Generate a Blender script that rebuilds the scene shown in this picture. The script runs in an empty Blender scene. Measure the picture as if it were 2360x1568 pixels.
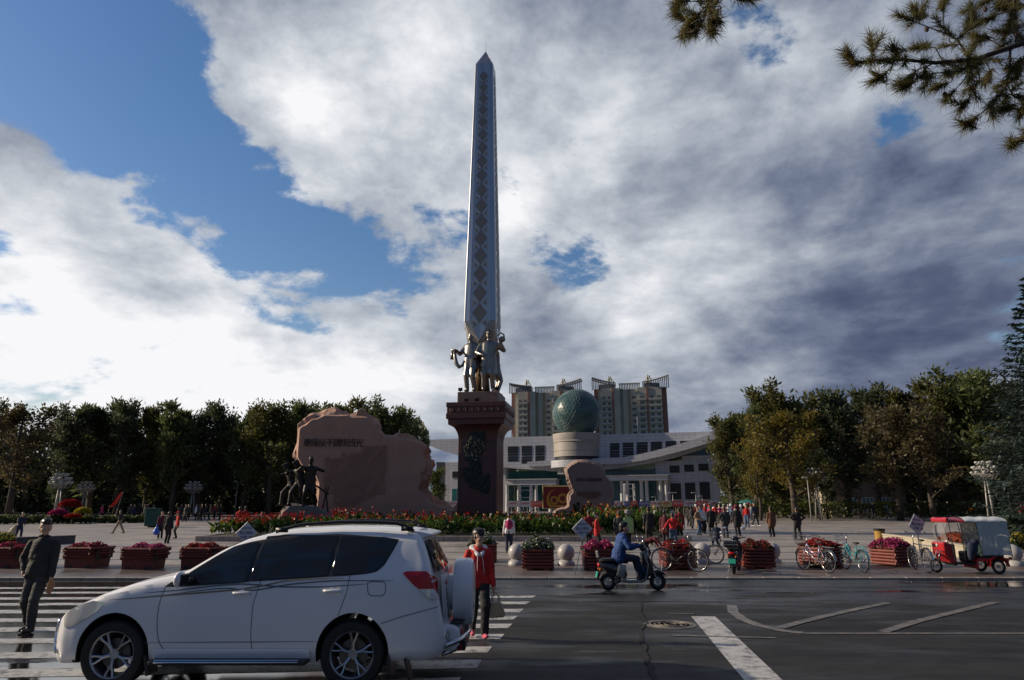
import bpy, math, random
import numpy as np
from mathutils import Vector, Matrix, noise as mnoise
S = bpy.context.scene
COL = S.collection
rad = math.radians
# ---------------------------------------------------------------- camera
H, PITCH, F = 1.95, math.atan(386/1540), 1540.0
cd = bpy.data.cameras.new('camera'); cam = bpy.data.objects.new('camera', cd); COL.objects.link(cam)
cam.location = (0, 0, H); cam.rotation_euler = (rad(90)+PITCH, 0, 0)
cd.sensor_width = 36; cd.lens = F/2360*36; cd.clip_start = 0.1; cd.clip_end = 6000
S.camera = cam
S.render.resolution_x, S.render.resolution_y = 1024, 680
S.view_settings.view_transform = 'Standard'; S.view_settings.look = 'None'
S.view_settings.exposure = 0.0; S.view_settings.gamma = 1
S.render.engine = 'CYCLES'
S.cycles.max_bounces = 6; S.cycles.transparent_max_bounces = 12; S.cycles.caustics_reflective = False
# ---------------------------------------------------------------- light
SUN_AZ, SUN_EL = -83.0, 23.0           # azimuth from +Y towards +X
sv = Vector((math.sin(rad(SUN_AZ))*math.cos(rad(SUN_EL)), math.cos(rad(SUN_AZ))*math.cos(rad(SUN_EL)), math.sin(rad(SUN_EL))))
sl = bpy.data.lights.new('sun', 'SUN'); so = bpy.data.objects.new('sun', sl); COL.objects.link(so)
sl.energy = 5.0; sl.angle = rad(0.5); sl.color = (1.0, .84, .64)
so.rotation_euler = sv.to_track_quat('Z', 'Y').to_euler()
W = bpy.data.worlds.new('World'); S.world = W; W.use_nodes = True
def world():
    nt = W.node_tree; N = nt.nodes; L = nt.links; N.clear()
    def nd(t, **k):
        n = N.new(t)
        for a, b in k.items(): setattr(n, a, b)
        return n
    def m(op, a, b=None, c=None, clamp=False):
        n = nd('ShaderNodeMath', operation=op, use_clamp=clamp)
        for i, x in enumerate((a, b, c)):
            if x is None: continue
            if isinstance(x, (int, float)): n.inputs[i].default_value = x
            else: L.new(x, n.inputs[i])
        return n.outputs[0]
    out = nd('ShaderNodeOutputWorld'); bg = nd('ShaderNodeBackground'); L.new(bg.outputs[0], out.inputs[0])
    bg.inputs[1].default_value = 0.1
    sky = nd('ShaderNodeTexSky', sky_type='NISHITA', sun_disc=False)
    sky.sun_elevation = rad(SUN_EL); sky.sun_rotation = rad(SUN_AZ); sky.air_density = 1.3; sky.dust_density = .5; sky.ozone_density = 2.5
    tc = nd('ShaderNodeTexCoord'); sp = nd('ShaderNodeSeparateXYZ'); L.new(tc.outputs['Generated'], sp.inputs[0])
    X, Y, Z = sp.outputs
    az = m('ARCTAN2', X, Y); el = m('ARCSINE', Z)
    ae = nd('ShaderNodeCombineXYZ'); L.new(az, ae.inputs[0]); L.new(el, ae.inputs[1])
    cp = nd('ShaderNodeCombineXYZ'); L.new(X, cp.inputs[0]); L.new(Y, cp.inputs[1]); L.new(m('MULTIPLY', m('POWER', m('MAXIMUM', Z, .0001), .72), 1.9), cp.inputs[2])
    def noise(scale, detail, rough, off=(0, 0, 0), dist=0.0):
        mp = nd('ShaderNodeMapping'); mp.inputs[1].default_value = off; L.new(cp.outputs[0], mp.inputs[0])
        n = nd('ShaderNodeTexNoise'); L.new(mp.outputs[0], n.inputs[0])
        n.inputs['Scale'].default_value = scale; n.inputs['Detail'].default_value = detail
        n.inputs['Roughness'].default_value = rough; n.inputs['Distortion'].default_value = dist
        return n.outputs[0]
    def field(base, blobs):
        acc = base
        for (px, py, rx, ry, rot, w) in blobs:       # a soft patch of the sky, given in degrees of azimuth and elevation
            d = raydir(px, py); a = math.atan2(d.x, d.y); e = math.asin(d.z)
            k = math.cos(PITCH)/F
            v = nd('ShaderNodeVectorMath', operation='SUBTRACT'); L.new(ae.outputs[0], v.inputs[0]); v.inputs[1].default_value = (a, e, 0)
            mp = nd('ShaderNodeMapping'); L.new(v.outputs[0], mp.inputs[0])
            mp.vector_type = 'TEXTURE'; mp.inputs[2].default_value = (0, 0, rad(rot)); mp.inputs[3].default_value = (rx*k, ry*k, 1)
            g = nd('ShaderNodeTexGradient', gradient_type='QUADRATIC_SPHERE'); L.new(mp.outputs[0], g.inputs[0])
            acc = m('MULTIPLY_ADD', g.outputs['Fac'], w, acc)
        return acc
    n1 = noise(3.6, 12, .60, (3.1, 1.7, 0), .15); n2 = noise(11, 8, .62, (7, 2, 0), .1); n3 = noise(1.8, 5, .5, (1, 5, 0))
    nn = m('ADD', m('MULTIPLY', m('SUBTRACT', n1, .5), 4.6), m('MULTIPLY', m('SUBTRACT', n2, .5), 1.8))
    hz = nd('ShaderNodeMapRange', interpolation_type='SMOOTHSTEP'); L.new(Z, hz.inputs[0]); hz.inputs[1].default_value = -.02; hz.inputs[2].default_value = .13; hz.inputs[3].default_value = 1.3; hz.inputs[4].default_value = 0
    D0 = field(.62, DENS); D = m('ADD', m('ADD', D0, hz.outputs[0]), m('MULTIPLY', m('MINIMUM', m('ADD', Y, -.15), 0.0), .35))
    dens = m('ADD', D, nn)
    mask = nd('ShaderNodeMapRange', interpolation_type='SMOOTHSTEP'); L.new(dens, mask.inputs[0])
    mask.inputs[1].default_value = -.12; mask.inputs[2].default_value = .38
    # thick parts are grey, thin rims and sunward parts white
    li = field(.24, LITE)
    thick = m('MULTIPLY', m('SUBTRACT', m('ADD', m('MULTIPLY', D0, .6), nn), .35), -.20)
    li = m('ADD', m('ADD', li, thick), m('MULTIPLY', m('MINIMUM', m('ADD', Y, -.52), 0.0), .42))
    n4 = noise(4.2, 8, .50, (11, 4, 0), .2)
    li = m('ADD', li, m('MULTIPLY', m('SUBTRACT', n4, .5), .7)); li = m('ADD', li, m('MULTIPLY', m('SUBTRACT', n3, .5), .4))
    n1b = noise(3.6, 12, .60, (3.1-.030, 1.7+.008, .022), .15)
    li = m('ADD', li, m('MULTIPLY', m('SUBTRACT', n1, n1b), 1.5))
    li = m('ADD', li, .10)
    cr = nd('ShaderNodeValToRGB'); L.new(li, cr.inputs[0]); R = cr.color_ramp
    for i, (p, c) in enumerate([(0, (.070, .090, .16)), (.14, (.10, .125, .205)), (.30, (.175, .21, .30)), (.50, (.34, .38, .455)), (.72, (.58, .62, .68)), (1, (.98, .98, 1.0))]):
        e = R.elements[i] if i < 2 else R.elements.new(p)
        e.position = p; e.color = (*c, 1)
    sc = nd('ShaderNodeVectorMath', operation='SCALE'); L.new(cr.outputs[0], sc.inputs[0]); sc.inputs['Scale'].default_value = 9.6
    hs = nd('ShaderNodeHueSaturation'); L.new(sky.outputs[0], hs.inputs['Color']); hs.inputs['Saturation'].default_value = SKY_SAT; hs.inputs['Value'].default_value = SKY_VAL
    tn = nd('ShaderNodeMix', data_type='RGBA', blend_type='MULTIPLY'); tn.inputs[0].default_value = 1; L.new(hs.outputs[0], tn.inputs[6]); tn.inputs[7].default_value = (1.12, .98, 1.06, 1)
    mx = nd('ShaderNodeMix', data_type='RGBA'); L.new(mask.outputs[0], mx.inputs[0]); L.new(tn.outputs[2], mx.inputs[6]); L.new(sc.outputs[0], mx.inputs[7])
    dk = nd('ShaderNodeMapRange', interpolation_type='SMOOTHSTEP'); L.new(Y, dk.inputs[0]); dk.inputs[1].default_value = -.25; dk.inputs[2].default_value = .62; dk.inputs[3].default_value = 1.05; dk.inputs[4].default_value = 1
    fs = nd('ShaderNodeVectorMath', operation='SCALE'); L.new(mx.outputs[2], fs.inputs[0]); L.new(dk.outputs[0], fs.inputs['Scale']); L.new(fs.outputs[0], bg.inputs[0])
SKY_SAT, SKY_VAL = 1.28, 1.0
# (x, y, rx, ry, rotation, weight) of sky patches: first cloud cover, then cloud brightness
DENS = [(60,100,520,430,0,-1.5),(280,180,520,400,-35,-1.3),(400,330,450,300,-35,-1.0),(240,370,260,150,-30,-.6),(560,480,470,235,-28,-1.45),(800,575,410,190,-28,-1.45),
        (1350,655,280,150,0,-.85),(2030,335,420,230,20,-.85),(1770,165,200,120,20,-.42),(1260,610,160,70,0,-.5),(1010,640,160,80,0,-.5),(1100,540,90,60,0,-.4),
        (100,420,260,160,-40,.4),(700,80,330,300,-50,.7),(800,320,280,220,-30,.7),(1650,350,1000,800,0,.55),(1900,850,1000,600,0,.7),(950,40,220,140,0,.6),(1000,450,160,110,0,.4),
        (60,720,220,70,0,-.6),(650,745,260,50,-10,-.8),(560,265,70,30,0,.6),(400,640,700,260,-25,.5),(1150,880,700,300,0,.6)]
LITE = [(300,800,1100,520,-8,.85),(100,520,700,400,0,.2),(150,900,900,300,0,.5),(700,240,560,400,-30,.85),(1000,160,600,460,0,.45),(1400,280,800,560,0,.42),
        (1440,740,260,200,0,.5),(640,520,500,160,30,.3),(850,650,300,160,0,.3),(1180,480,400,400,0,.45),(1650,640,480,280,10,.3),(1950,560,400,160,20,.12),(2150,740,700,330,0,-.24),(1500,900,900,300,0,.3),
        (1960,230,500,250,30,.25),(1100,720,300,300,0,.2),(2100,1060,900,250,0,.3),(950,900,500,300,0,.4),(2200,470,400,160,0,-.05)]
def raydir(x, y):
    r, u = (x-1180)/F, (784-y)/F
    return Vector((r, math.cos(PITCH)-u*math.sin(PITCH), math.sin(PITCH)+u*math.cos(PITCH))).normalized()
world()
# ---------------------------------------------------------------- geometry helpers
KERB_Y = 19.7
def gz(Y):                                    # height of the ground: the square rises very gently behind the kerb
    return 0.0 if Y < KERB_Y else .05+.01*(min(Y, 140)-KERB_Y)
def at(x, y, Y):                              # the point seen at (x, y) on the vertical plane Y
    d = raydir(x, y); return Vector((0, 0, H))+d*(Y/d.y)
def gp(x, y):                                 # the ground point seen at (x, y)
    d = raydir(x, y); t = 10.0
    for _ in range(60): t = (H-gz(t*d.y))/max(-d.z, 1e-5)*.5+t*.5
    return Vector((d.x*t, d.y*t, gz(t*d.y)))
def ppm(Y): return F/(Y*math.cos(PITCH)-.3)
def Rz(a): return Matrix.Rotation(a, 3, 'Z')
class MB:
    def __init__(s): s.v = []; s.f = []; s.m = []
    def add(s, vs, fs, mi=0):
        b = len(s.v); s.v += [tuple(v) for v in vs]; s.f += [tuple(i+b for i in f) for f in fs]; s.m += [mi]*len(fs); return s
    def box(s, c, d, R=None, mi=0, taper=1.0):
        hx, hy, hz = d[0]/2, d[1]/2, d[2]/2; c = Vector(c)
        vs = [Vector((x*hx*(taper if z > 0 else 1), y*hy*(taper if z > 0 else 1), z*hz)) for z in (-1, 1) for x, y in ((-1,-1),(1,-1),(1,1),(-1,1))]
        if R is not None: vs = [R@v for v in vs]
        return s.add([c+v for v in vs], [(3,2,1,0),(4,5,6,7),(0,1,5,4),(1,2,6,5),(2,3,7,6),(3,0,4,7)], mi)
    def tube(s, pts, r, n=8, mi=0, caps=True, closed=False, flat=1.0, up=None):
        pts = [Vector(p) for p in pts]; k = len(pts)
        if not isinstance(r, (list, tuple)): r = [r]*k
        vs, fs = [], []; pu = Vector(up) if up else None
        for i, p in enumerate(pts):
            if closed: t = pts[(i+1) % k]-pts[i-1]
            else: t = pts[min(i+1, k-1)]-pts[max(i-1, 0)]
            t = t.normalized() if t.length > 1e-9 else Vector((0, 0, 1))
            if pu is None: pu = Vector((0, 0, 1)) if abs(t.z) < .9 else Vector((1, 0, 0))
            a = t.cross(pu)
            if a.length < 1e-4: a = t.cross(Vector((0, 1, 0)) if abs(t.y) < .9 else Vector((1, 0, 0)))
            a.normalize(); b = a.cross(t).normalized()
            if not up: pu = b
            for j in range(n):
                q = 2*math.pi*j/n; vs.append(p+a*math.cos(q)*r[i]+b*math.sin(q)*r[i]*flat)
        for i in range(k if closed else k-1):
            i2 = (i+1) % k
            for j in range(n): fs.append((i*n+j, i*n+(j+1) % n, i2*n+(j+1) % n, i2*n+j))
        if caps and not closed: fs += [tuple(reversed(range(n))), tuple(range((k-1)*n, k*n))]
        return s.add(vs, fs, mi)
    def lathe(s, prof, c=(0, 0, 0), axis='Z', n=24, mi=0, a0=0.0, cap=True):
        c = Vector(c); vs, fs = [], []; k = len(prof)
        for (r, h) in prof:
            for j in range(n):
                q = 2*math.pi*j/n+a0; x, y = r*math.cos(q), r*math.sin(q)
                vs.append(c+Vector({'Z': (x, y, h), 'Y': (x, h, y), 'X': (h, x, y)}[axis]))
        for i in range(k-1):
            for j in range(n): fs.append((i*n+j, i*n+(j+1) % n, (i+1)*n+(j+1) % n, (i+1)*n+j))
        if cap and prof[0][0] > 1e-6: fs.append(tuple(reversed(range(n))))
        if cap and prof[-1][0] > 1e-6: fs.append(tuple(range((k-1)*n, k*n)))
        return s.add(vs, fs, mi)
    def ell(s, c, r, n=14, m=9, mi=0, R=None):
        if not isinstance(r, (list, tuple)): r = (r, r, r)
        c = Vector(c); vs, fs = [], []
        for i in range(m+1):
            t = math.pi*i/m-math.pi/2
            for j in range(n):
                q = 2*math.pi*j/n; v = Vector((math.cos(t)*math.cos(q)*r[0], math.cos(t)*math.sin(q)*r[1], math.sin(t)*r[2]))
                vs.append(c+(R@v if R is not None else v))
        for i in range(m):
            for j in range(n): fs.append((i*n+j, i*n+(j+1) % n, (i+1)*n+(j+1) % n, (i+1)*n+j))
        return s.add(vs, fs, mi)
    def prism(s, poly, a, b, plane='XZ', mi=0):          # poly extruded between a and b along the third axis
        n = len(poly)
        f = {'XZ': lambda p, t: (p[0], t, p[1]), 'XY': lambda p, t: (p[0], p[1], t), 'YZ': lambda p, t: (t, p[0], p[1])}[plane]
        vs = [f(p, a) for p in poly]+[f(p, b) for p in poly]
        return s.add(vs, [tuple(range(n)), tuple(reversed(range(n, 2*n)))]+[(i, i+n, (i+1) % n+n, (i+1) % n) for i in range(n)], mi)
    def face(s, vs, mi=0): return s.add(vs, [tuple(range(len(vs)))], mi)
    def grid(s, P, mi=0, wrap=False):                      # P[i][j] points
        a, b = len(P), len(P[0])
        return s.add([p for r in P for p in r], [(i*b+j, (i+1)*b+j, (i+1)*b+(j+1) % b, i*b+(j+1) % b) for i in range(a-1) for j in range(b if wrap else b-1)], mi)
    def xf(s, M):
        s.v = [tuple(M@Vector(v)) for v in s.v]; return s
    def build(s, name, mats, parent=None, smooth=False, bevel=0, loc=None, rz=0, fix=True, seg=1):
        me = bpy.data.meshes.new(name); me.from_pydata(s.v, [], s.f)
        if not isinstance(mats, (list, tuple)): mats = [mats]
        for m_ in mats: me.materials.append(m_)
        if len(mats) > 1: me.polygons.foreach_set('material_index', s.m)
        if fix:
            import bmesh
            bm = bmesh.new(); bm.from_mesh(me); bmesh.ops.remove_doubles(bm, verts=bm.verts, dist=1e-5); bmesh.ops.recalc_face_normals(bm, faces=bm.faces); bm.to_mesh(me); bm.free()
        if smooth: me.shade_smooth()
        if smooth == 'auto': 
            me.set_sharp_from_angle(angle=rad(38))
        o = bpy.data.objects.new(name, me); COL.objects.link(o)
        if parent: o.parent = parent
        if loc: o.location = loc
        o.rotation_euler.z = rz
        if bevel:
            b = o.modifiers.new('b', 'BEVEL'); b.width = bevel; b.segments = seg; b.limit_method = 'ANGLE'; b.angle_limit = rad(40)
        return o
def tag(o, label=None, cat=None, group=None, kind=None):
    if label: o['label'] = label
    if cat: o['category'] = cat
    if group: o['group'] = group
    if kind: o['kind'] = kind
    return o
def thing(name, label, cat, loc=(0, 0, 0), rz=0, group=None):
    o = bpy.data.objects.new(name, None); o.empty_display_size = .2; COL.objects.link(o)
    o.location = loc; o.rotation_euler = (0, 0, rz); return tag(o, label, cat, group)
def struct(name, mb, m, **k): return tag(mb.build(name, m, **k), kind='structure')
def dup(o, parent=None, **k):
    c = o.copy(); COL.objects.link(c)
    if parent: c.parent = parent
    for ch in list(o.children): dup(ch, c)
    for a, b in k.items():
        if a in ('label', 'group'): c[a] = b
        else: setattr(c, a, b)
    return c
# ---------------------------------------------------------------- materials
MATS = {}
def mat(name, col, rough=.6, metal=0.0, var=0.0, scale=3.0, bump=0.0, bscale=None, emit=None, coat=0.0, col2=None, trans=0.0, alpha=1.0, spec=None, stretch=None, sheen=0, thr=None):
    if name in MATS: return MATS[name]
    m = bpy.data.materials.new(name); MATS[name] = m; m.use_nodes = True; nt = m.node_tree; N, L = nt.nodes, nt.links
    b = N['Principled BSDF']; b.inputs['Base Color'].default_value = (*col, 1); b.inputs['Roughness'].default_value = rough; b.inputs['Metallic'].default_value = metal
    if coat: b.inputs['Coat Weight'].default_value = coat; b.inputs['Coat Roughness'].default_value = .04
    if trans: b.inputs['Transmission Weight'].default_value = trans
    if spec is not None: b.inputs['Specular IOR Level'].default_value = spec
    if alpha < 1: b.inputs['Alpha'].default_value = alpha
    if sheen: b.inputs['Sheen Weight'].default_value = sheen
    tc = None
    if var or bump or col2:
        tc = N.new('ShaderNodeTexCoord'); src = tc.outputs['Object']
        if stretch:
            mp = N.new('ShaderNodeMapping'); mp.inputs[3].default_value = stretch; L.new(src, mp.inputs[0]); src = mp.outputs[0]
    if var or col2:
        n = N.new('ShaderNodeTexNoise'); n.inputs['Scale'].default_value = scale; n.inputs['Detail'].default_value = 6; n.inputs['Roughness'].default_value = .6; L.new(src, n.inputs[0])
        mr = N.new('ShaderNodeMapRange'); L.new(n.outputs[0], mr.inputs[0])
        lo, hi = thr or (.3, .7)
        mr.inputs[1].default_value = lo; mr.inputs[2].default_value = hi
        mx = N.new('ShaderNodeMix'); mx.data_type = 'RGBA'; L.new(mr.outputs[0], mx.inputs[0])
        c2 = col2 or tuple(min(1, c*(1+var)) for c in col); c1 = col if col2 else tuple(c*(1-var) for c in col)
        mx.inputs[6].default_value = (*c1, 1); mx.inputs[7].default_value = (*c2, 1); L.new(mx.outputs[2], b.inputs['Base Color'])
    if bump:
        n = N.new('ShaderNodeTexNoise'); n.inputs['Scale'].default_value = bscale or scale*4; n.inputs['Detail'].default_value = 5; L.new(src, n.inputs[0])
        bp = N.new('ShaderNodeBump'); bp.inputs['Strength'].default_value = min(1, bump); bp.inputs['Distance'].default_value = .02*max(1, bump); L.new(n.outputs[0], bp.inputs['Height']); L.new(bp.outputs[0], b.inputs['Normal'])
    if emit: b.inputs['Emission Color'].default_value = (*emit[0], 1); b.inputs['Emission Strength'].default_value = emit[1]
    return m
def leafmat(name, c1, c2, c3, rough=.55, transl=.45):
    if name in MATS: return MATS[name]
    m = bpy.data.materials.new(name); MATS[name] = m; m.use_nodes = True; nt = m.node_tree; N, L = nt.nodes, nt.links
    b = N['Principled BSDF']; b.inputs['Roughness'].default_value = rough
    oi = N.new('ShaderNodeObjectInfo'); g = N.new('ShaderNodeNewGeometry'); tc = N.new('ShaderNodeTexCoord')
    r = N.new('ShaderNodeValToRGB'); R = r.color_ramp; R.elements[0].color = (*c1, 1); R.elements[1].color = (*c3, 1); e = R.elements.new(.5); e.color = (*c2, 1)
    n = N.new('ShaderNodeTexNoise'); n.inputs['Scale'].default_value = .35; n.inputs['Detail'].default_value = 2; L.new(tc.outputs['Object'], n.inputs[0])
    a = N.new('ShaderNodeMath'); a.operation = 'MULTIPLY_ADD'; L.new(g.outputs['Random Per Island'], a.inputs[0]); a.inputs[1].default_value = .55
    s_ = N.new('ShaderNodeMath'); s_.operation = 'SUBTRACT'; L.new(n.outputs[0], s_.inputs[0]); s_.inputs[1].default_value = .28; L.new(s_.outputs[0], a.inputs[2])
    L.new(a.outputs[0], r.inputs[0]); L.new(r.outputs[0], b.inputs['Base Color'])
    t = N.new('ShaderNodeBsdfTranslucent'); L.new(r.outputs[0], t.inputs[0]); mx = N.new('ShaderNodeMixShader'); mx.inputs[0].default_value = transl
    L.new(b.outputs[0], mx.inputs[1]); L.new(t.outputs[0], mx.inputs[2]); L.new(mx.outputs[0], N['Material Output'].inputs[0])
    return m
def nodes_mat(name):
    m = bpy.data.materials.new(name); MATS[name] = m; m.use_nodes = True; return m, m.node_tree.nodes, m.node_tree.links, m.node_tree.nodes['Principled BSDF']
def text(body, size, m, parent=None, loc=(0, 0, 0), rot=(rad(90), 0, 0), extrude=.004, align='CENTER', name='lettering', shear=0, bold=0.0, sx=1.0):
    c = bpy.data.curves.new(name, 'FONT'); c.body = body; c.size = size; c.extrude = extrude; c.align_x = align; c.align_y = 'CENTER'; c.shear = shear; c.offset = bold
    c.materials.append(m); t = bpy.data.objects.new(name, c); COL.objects.link(t)
    dg = bpy.context.evaluated_depsgraph_get(); me = bpy.data.meshes.new_from_object(t.evaluated_get(dg)); bpy.data.objects.remove(t)
    o = bpy.data.objects.new(name, me); COL.objects.link(o)
    o.location = loc; o.rotation_euler = rot; o.scale = (sx, 1, 1)
    if parent: o.parent = parent
    return o
def mods_to_mesh(mb, mods, name):
    me = bpy.data.meshes.new(name); me.from_pydata(mb.v, [], mb.f); o = bpy.data.objects.new(name+'_tmp', me); COL.objects.link(o)
    for t, kw in mods:
        md = o.modifiers.new(t, t)
        for a, b in kw.items(): setattr(md, a, b)
    dg = bpy.context.evaluated_depsgraph_get(); out = bpy.data.meshes.new_from_object(o.evaluated_get(dg)); out.name = name
    bpy.data.objects.remove(o); return out
def obj(name, me, parent=None, loc=None, rz=0):
    o = bpy.data.objects.new(name, me); COL.objects.link(o)
    if parent: o.parent = parent
    if loc is not None: o.location = loc
    o.rotation_euler.z = rz; return o
def ngon_area(p): return sum(p[i][0]*p[(i+1) % len(p)][1]-p[(i+1) % len(p)][0]*p[i][1] for i in range(len(p)))/2
# ---------------------------------------------------------------- ground, road, square
def asphalt():
    m, N, L, b = nodes_mat('wet_asphalt')
    tc = N.new('ShaderNodeTexCoord')
    def nz(scale, detail, sx=1, sy=1, off=0, rough=.6):
        mp = N.new('ShaderNodeMapping'); mp.inputs[3].default_value = (sx, sy, 1); mp.inputs[1].default_value = (off, off, 0); L.new(tc.outputs['Object'], mp.inputs[0])
        n = N.new('ShaderNodeTexNoise'); n.inputs['Scale'].default_value = scale; n.inputs['Detail'].default_value = detail; n.inputs['Roughness'].default_value = rough; L.new(mp.outputs[0], n.inputs[0]); return n.outputs[0]
    def mr(x, a, b_, c, d):
        n = N.new('ShaderNodeMapRange'); L.new(x, n.inputs[0])
        for i, v in enumerate((a, b_, c, d)): n.inputs[i+1].default_value = v
        n.interpolation_type = 'SMOOTHSTEP'; return n.outputs[0]
    def mul(x, y, op='MULTIPLY'):
        n = N.new('ShaderNodeMath'); n.operation = op
        for i, v in enumerate((x, y)):
            if isinstance(v, (int, float)): n.inputs[i].default_value = v
            else: L.new(v, n.inputs[i])
        return n.outputs[0]
    sp = N.new('ShaderNodeSeparateXYZ'); L.new(tc.outputs['Object'], sp.inputs[0])
    # wetter towards the far gutter and on the crossing to the left
    wet = mul(mr(sp.outputs[1], 12, 18, 0, .16), mr(sp.outputs[0], .5, -7, 0, .34), 'ADD')
    pat = mul(nz(.55, 6, .35, 1.4), wet, 'ADD')
    puddle = mr(pat, .64, .74, 0, 1)
    damp = mr(mul(nz(.9, 5, .4, 1, 7), wet, 'ADD'), .46, .72, 0, 1)
    r1 = N.new('ShaderNodeMix'); L.new(damp, r1.inputs[0]); r1.inputs[2].default_value = .72; r1.inputs[3].default_value = .34
    r2 = N.new('ShaderNodeMix'); L.new(puddle, r2.inputs[0]); L.new(r1.outputs[0], r2.inputs[2]); r2.inputs[3].default_value = .10
    L.new(r2.outputs[0], b.inputs['Roughness'])
    c = N.new('ShaderNodeValToRGB'); L.new(mr(mul(mul(nz(2.2, 6, .6, 1.6, 3), mul(nz(70, 3), .9), 'ADD'), mul(nz(1.0, 4, .05, 1.3, 9), .8), 'ADD'), 1.05, 1.65, 0, 1), c.inputs[0])
    c.color_ramp.elements[0].position = 0; c.color_ramp.elements[0].color = (.011, .011, .013, 1); c.color_ramp.elements[1].position = 1.0; c.color_ramp.elements[1].color = (.038, .037, .037, 1)
    d = N.new('ShaderNodeMix'); d.data_type = 'RGBA'; d.blend_type = 'MULTIPLY'; L.new(damp, d.inputs[0]); L.new(c.outputs[0], d.inputs[6]); d.inputs[7].default_value = (.6, .6, .62, 1)
    L.new(d.outputs[2], b.inputs['Base Color'])
    v = N.new('ShaderNodeTexVoronoi'); v.inputs['Scale'].default_value = 90; L.new(tc.outputs['Object'], v.inputs[0])
    inv = mul(mul(puddle, -1, 'MULTIPLY'), 1, 'ADD')
    h = mul(v.outputs['Distance'], inv)
    bp = N.new('ShaderNodeBump'); bp.inputs['Strength'].default_value = .5; bp.inputs['Distance'].default_value = .012; L.new(h, bp.inputs['Height'])
    b2 = N.new('ShaderNodeBump'); b2.inputs['Strength'].default_value = .25; b2.inputs['Distance'].default_value = .1; L.new(mul(nz(1.3, 3, .5, 1.5), inv), b2.inputs['Height']); L.new(bp.outputs[0], b2.inputs['Normal'])
    L.new(b2.outputs[0], b.inputs['Normal']); sm = N.new('ShaderNodeMapRange'); L.new(damp, sm.inputs[0]); sm.inputs[3].default_value = .22; sm.inputs[4].default_value = .8; L.new(sm.outputs[0], b.inputs['Specular IOR Level'])
    return m
def paving(name, c1, c2, w, h, rough=.62, mortar=(.1, .095, .09), ms=.012):
    m, N, L, b = nodes_mat(name); tc = N.new('ShaderNodeTexCoord')
    br = N.new('ShaderNodeTexBrick'); L.new(tc.outputs['Object'], br.inputs[0]); br.offset = .5
    br.inputs['Scale'].default_value = 1; br.inputs['Brick Width'].default_value = w; br.inputs['Row Height'].default_value = h; br.inputs['Mortar Size'].default_value = ms
    br.inputs['Color1'].default_value = (*c1, 1); br.inputs['Color2'].default_value = (*c2, 1); br.inputs['Mortar'].default_value = (*mortar, 1)
    n = N.new('ShaderNodeTexNoise'); n.inputs['Scale'].default_value = .35; n.inputs['Detail'].default_value = 8; n.inputs['Roughness'].default_value = .7; L.new(tc.outputs['Object'], n.inputs[0])
    r = N.new('ShaderNodeMapRange'); L.new(n.outputs[0], r.inputs[0]); r.inputs[1].default_value = .3; r.inputs[2].default_value = .7; r.inputs[3].default_value = .62; r.inputs[4].default_value = 1.12
    mx = N.new('ShaderNodeVectorMath'); mx.operation = 'SCALE'; L.new(br.outputs[0], mx.inputs[0]); L.new(r.outputs[0], mx.inputs['Scale']); L.new(mx.outputs[0], b.inputs['Base Color'])
    rr = N.new('ShaderNodeMapRange'); L.new(n.outputs[0], rr.inputs[0]); rr.inputs[1].default_value = .4; rr.inputs[2].default_value = .6; rr.inputs[3].default_value = rough-.2; rr.inputs[4].default_value = rough+.1; L.new(rr.outputs[0], b.inputs['Roughness'])
    bp = N.new('ShaderNodeBump'); bp.inputs['Strength'].default_value = .3; bp.inputs['Distance'].default_value = .01; L.new(br.outputs['Fac'], bp.inputs['Height']); bp.invert = True; L.new(bp.outputs[0], b.inputs['Normal'])
    return m
M_ASPH = asphalt()
M_PAVE = paving('granite_paving', (.36, .32, .29), (.30, .27, .25), 1.2, .6)
M_SIDE = paving('wet_sidewalk_slabs', (.15, .115, .105), (.12, .10, .095), .8, .4, .5)
M_EARTH = mat('dark_earth', (.05, .055, .03), .9, var=.4, scale=.3)
struct('ground', MB().face([(-3000, -1500, -.03), (3000, -1500, -.03), (3000, 3500, -.03), (-3000, 3500, -.03)]), M_EARTH)
struct('road', MB().face([(-150, -12, 0), (150, -12, 0), (150, KERB_Y, 0), (-150, KERB_Y, 0)]), M_ASPH)
struct('pavement', MB().grid([[(x, y, gz(y)) for y in (KERB_Y+.18, 23.6)] for x in (-150, 150)]), M_SIDE)
M_KERB = mat('kerb_granite', (.30, .26, .23), .6, var=.25, scale=4, bump=.3)
kb = MB()
for i in range(150): kb.box((-75+i+.5, KERB_Y+.09, .0), (.985, .18, .112))
struct('kerb', kb, M_KERB, bevel=.015)
struct('plaza', MB().grid([[(x, y, gz(y)+.004) for y in (23.6, 60, 140)] for x in (-140, 140)]), M_PAVE)
bnd = MB()
for y in (25.4, 28.8, 32.4): bnd.grid([[(x, yy, gz(yy)+.008) for yy in (y, y+.35)] for x in (-140, 140)])
struct('plaza_border_strips', bnd, mat('dark_red_granite_strip', (.11, .085, .08), .5, var=.3, scale=2))
struct('far_lawn', MB().face([(-600, 140, 1.25), (600, 140, 1.25), (600, 700, 1.25), (-600, 700, 1.25)]), mat('lawn', (.05, .075, .025), .9, var=.5, scale=.4))
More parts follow.
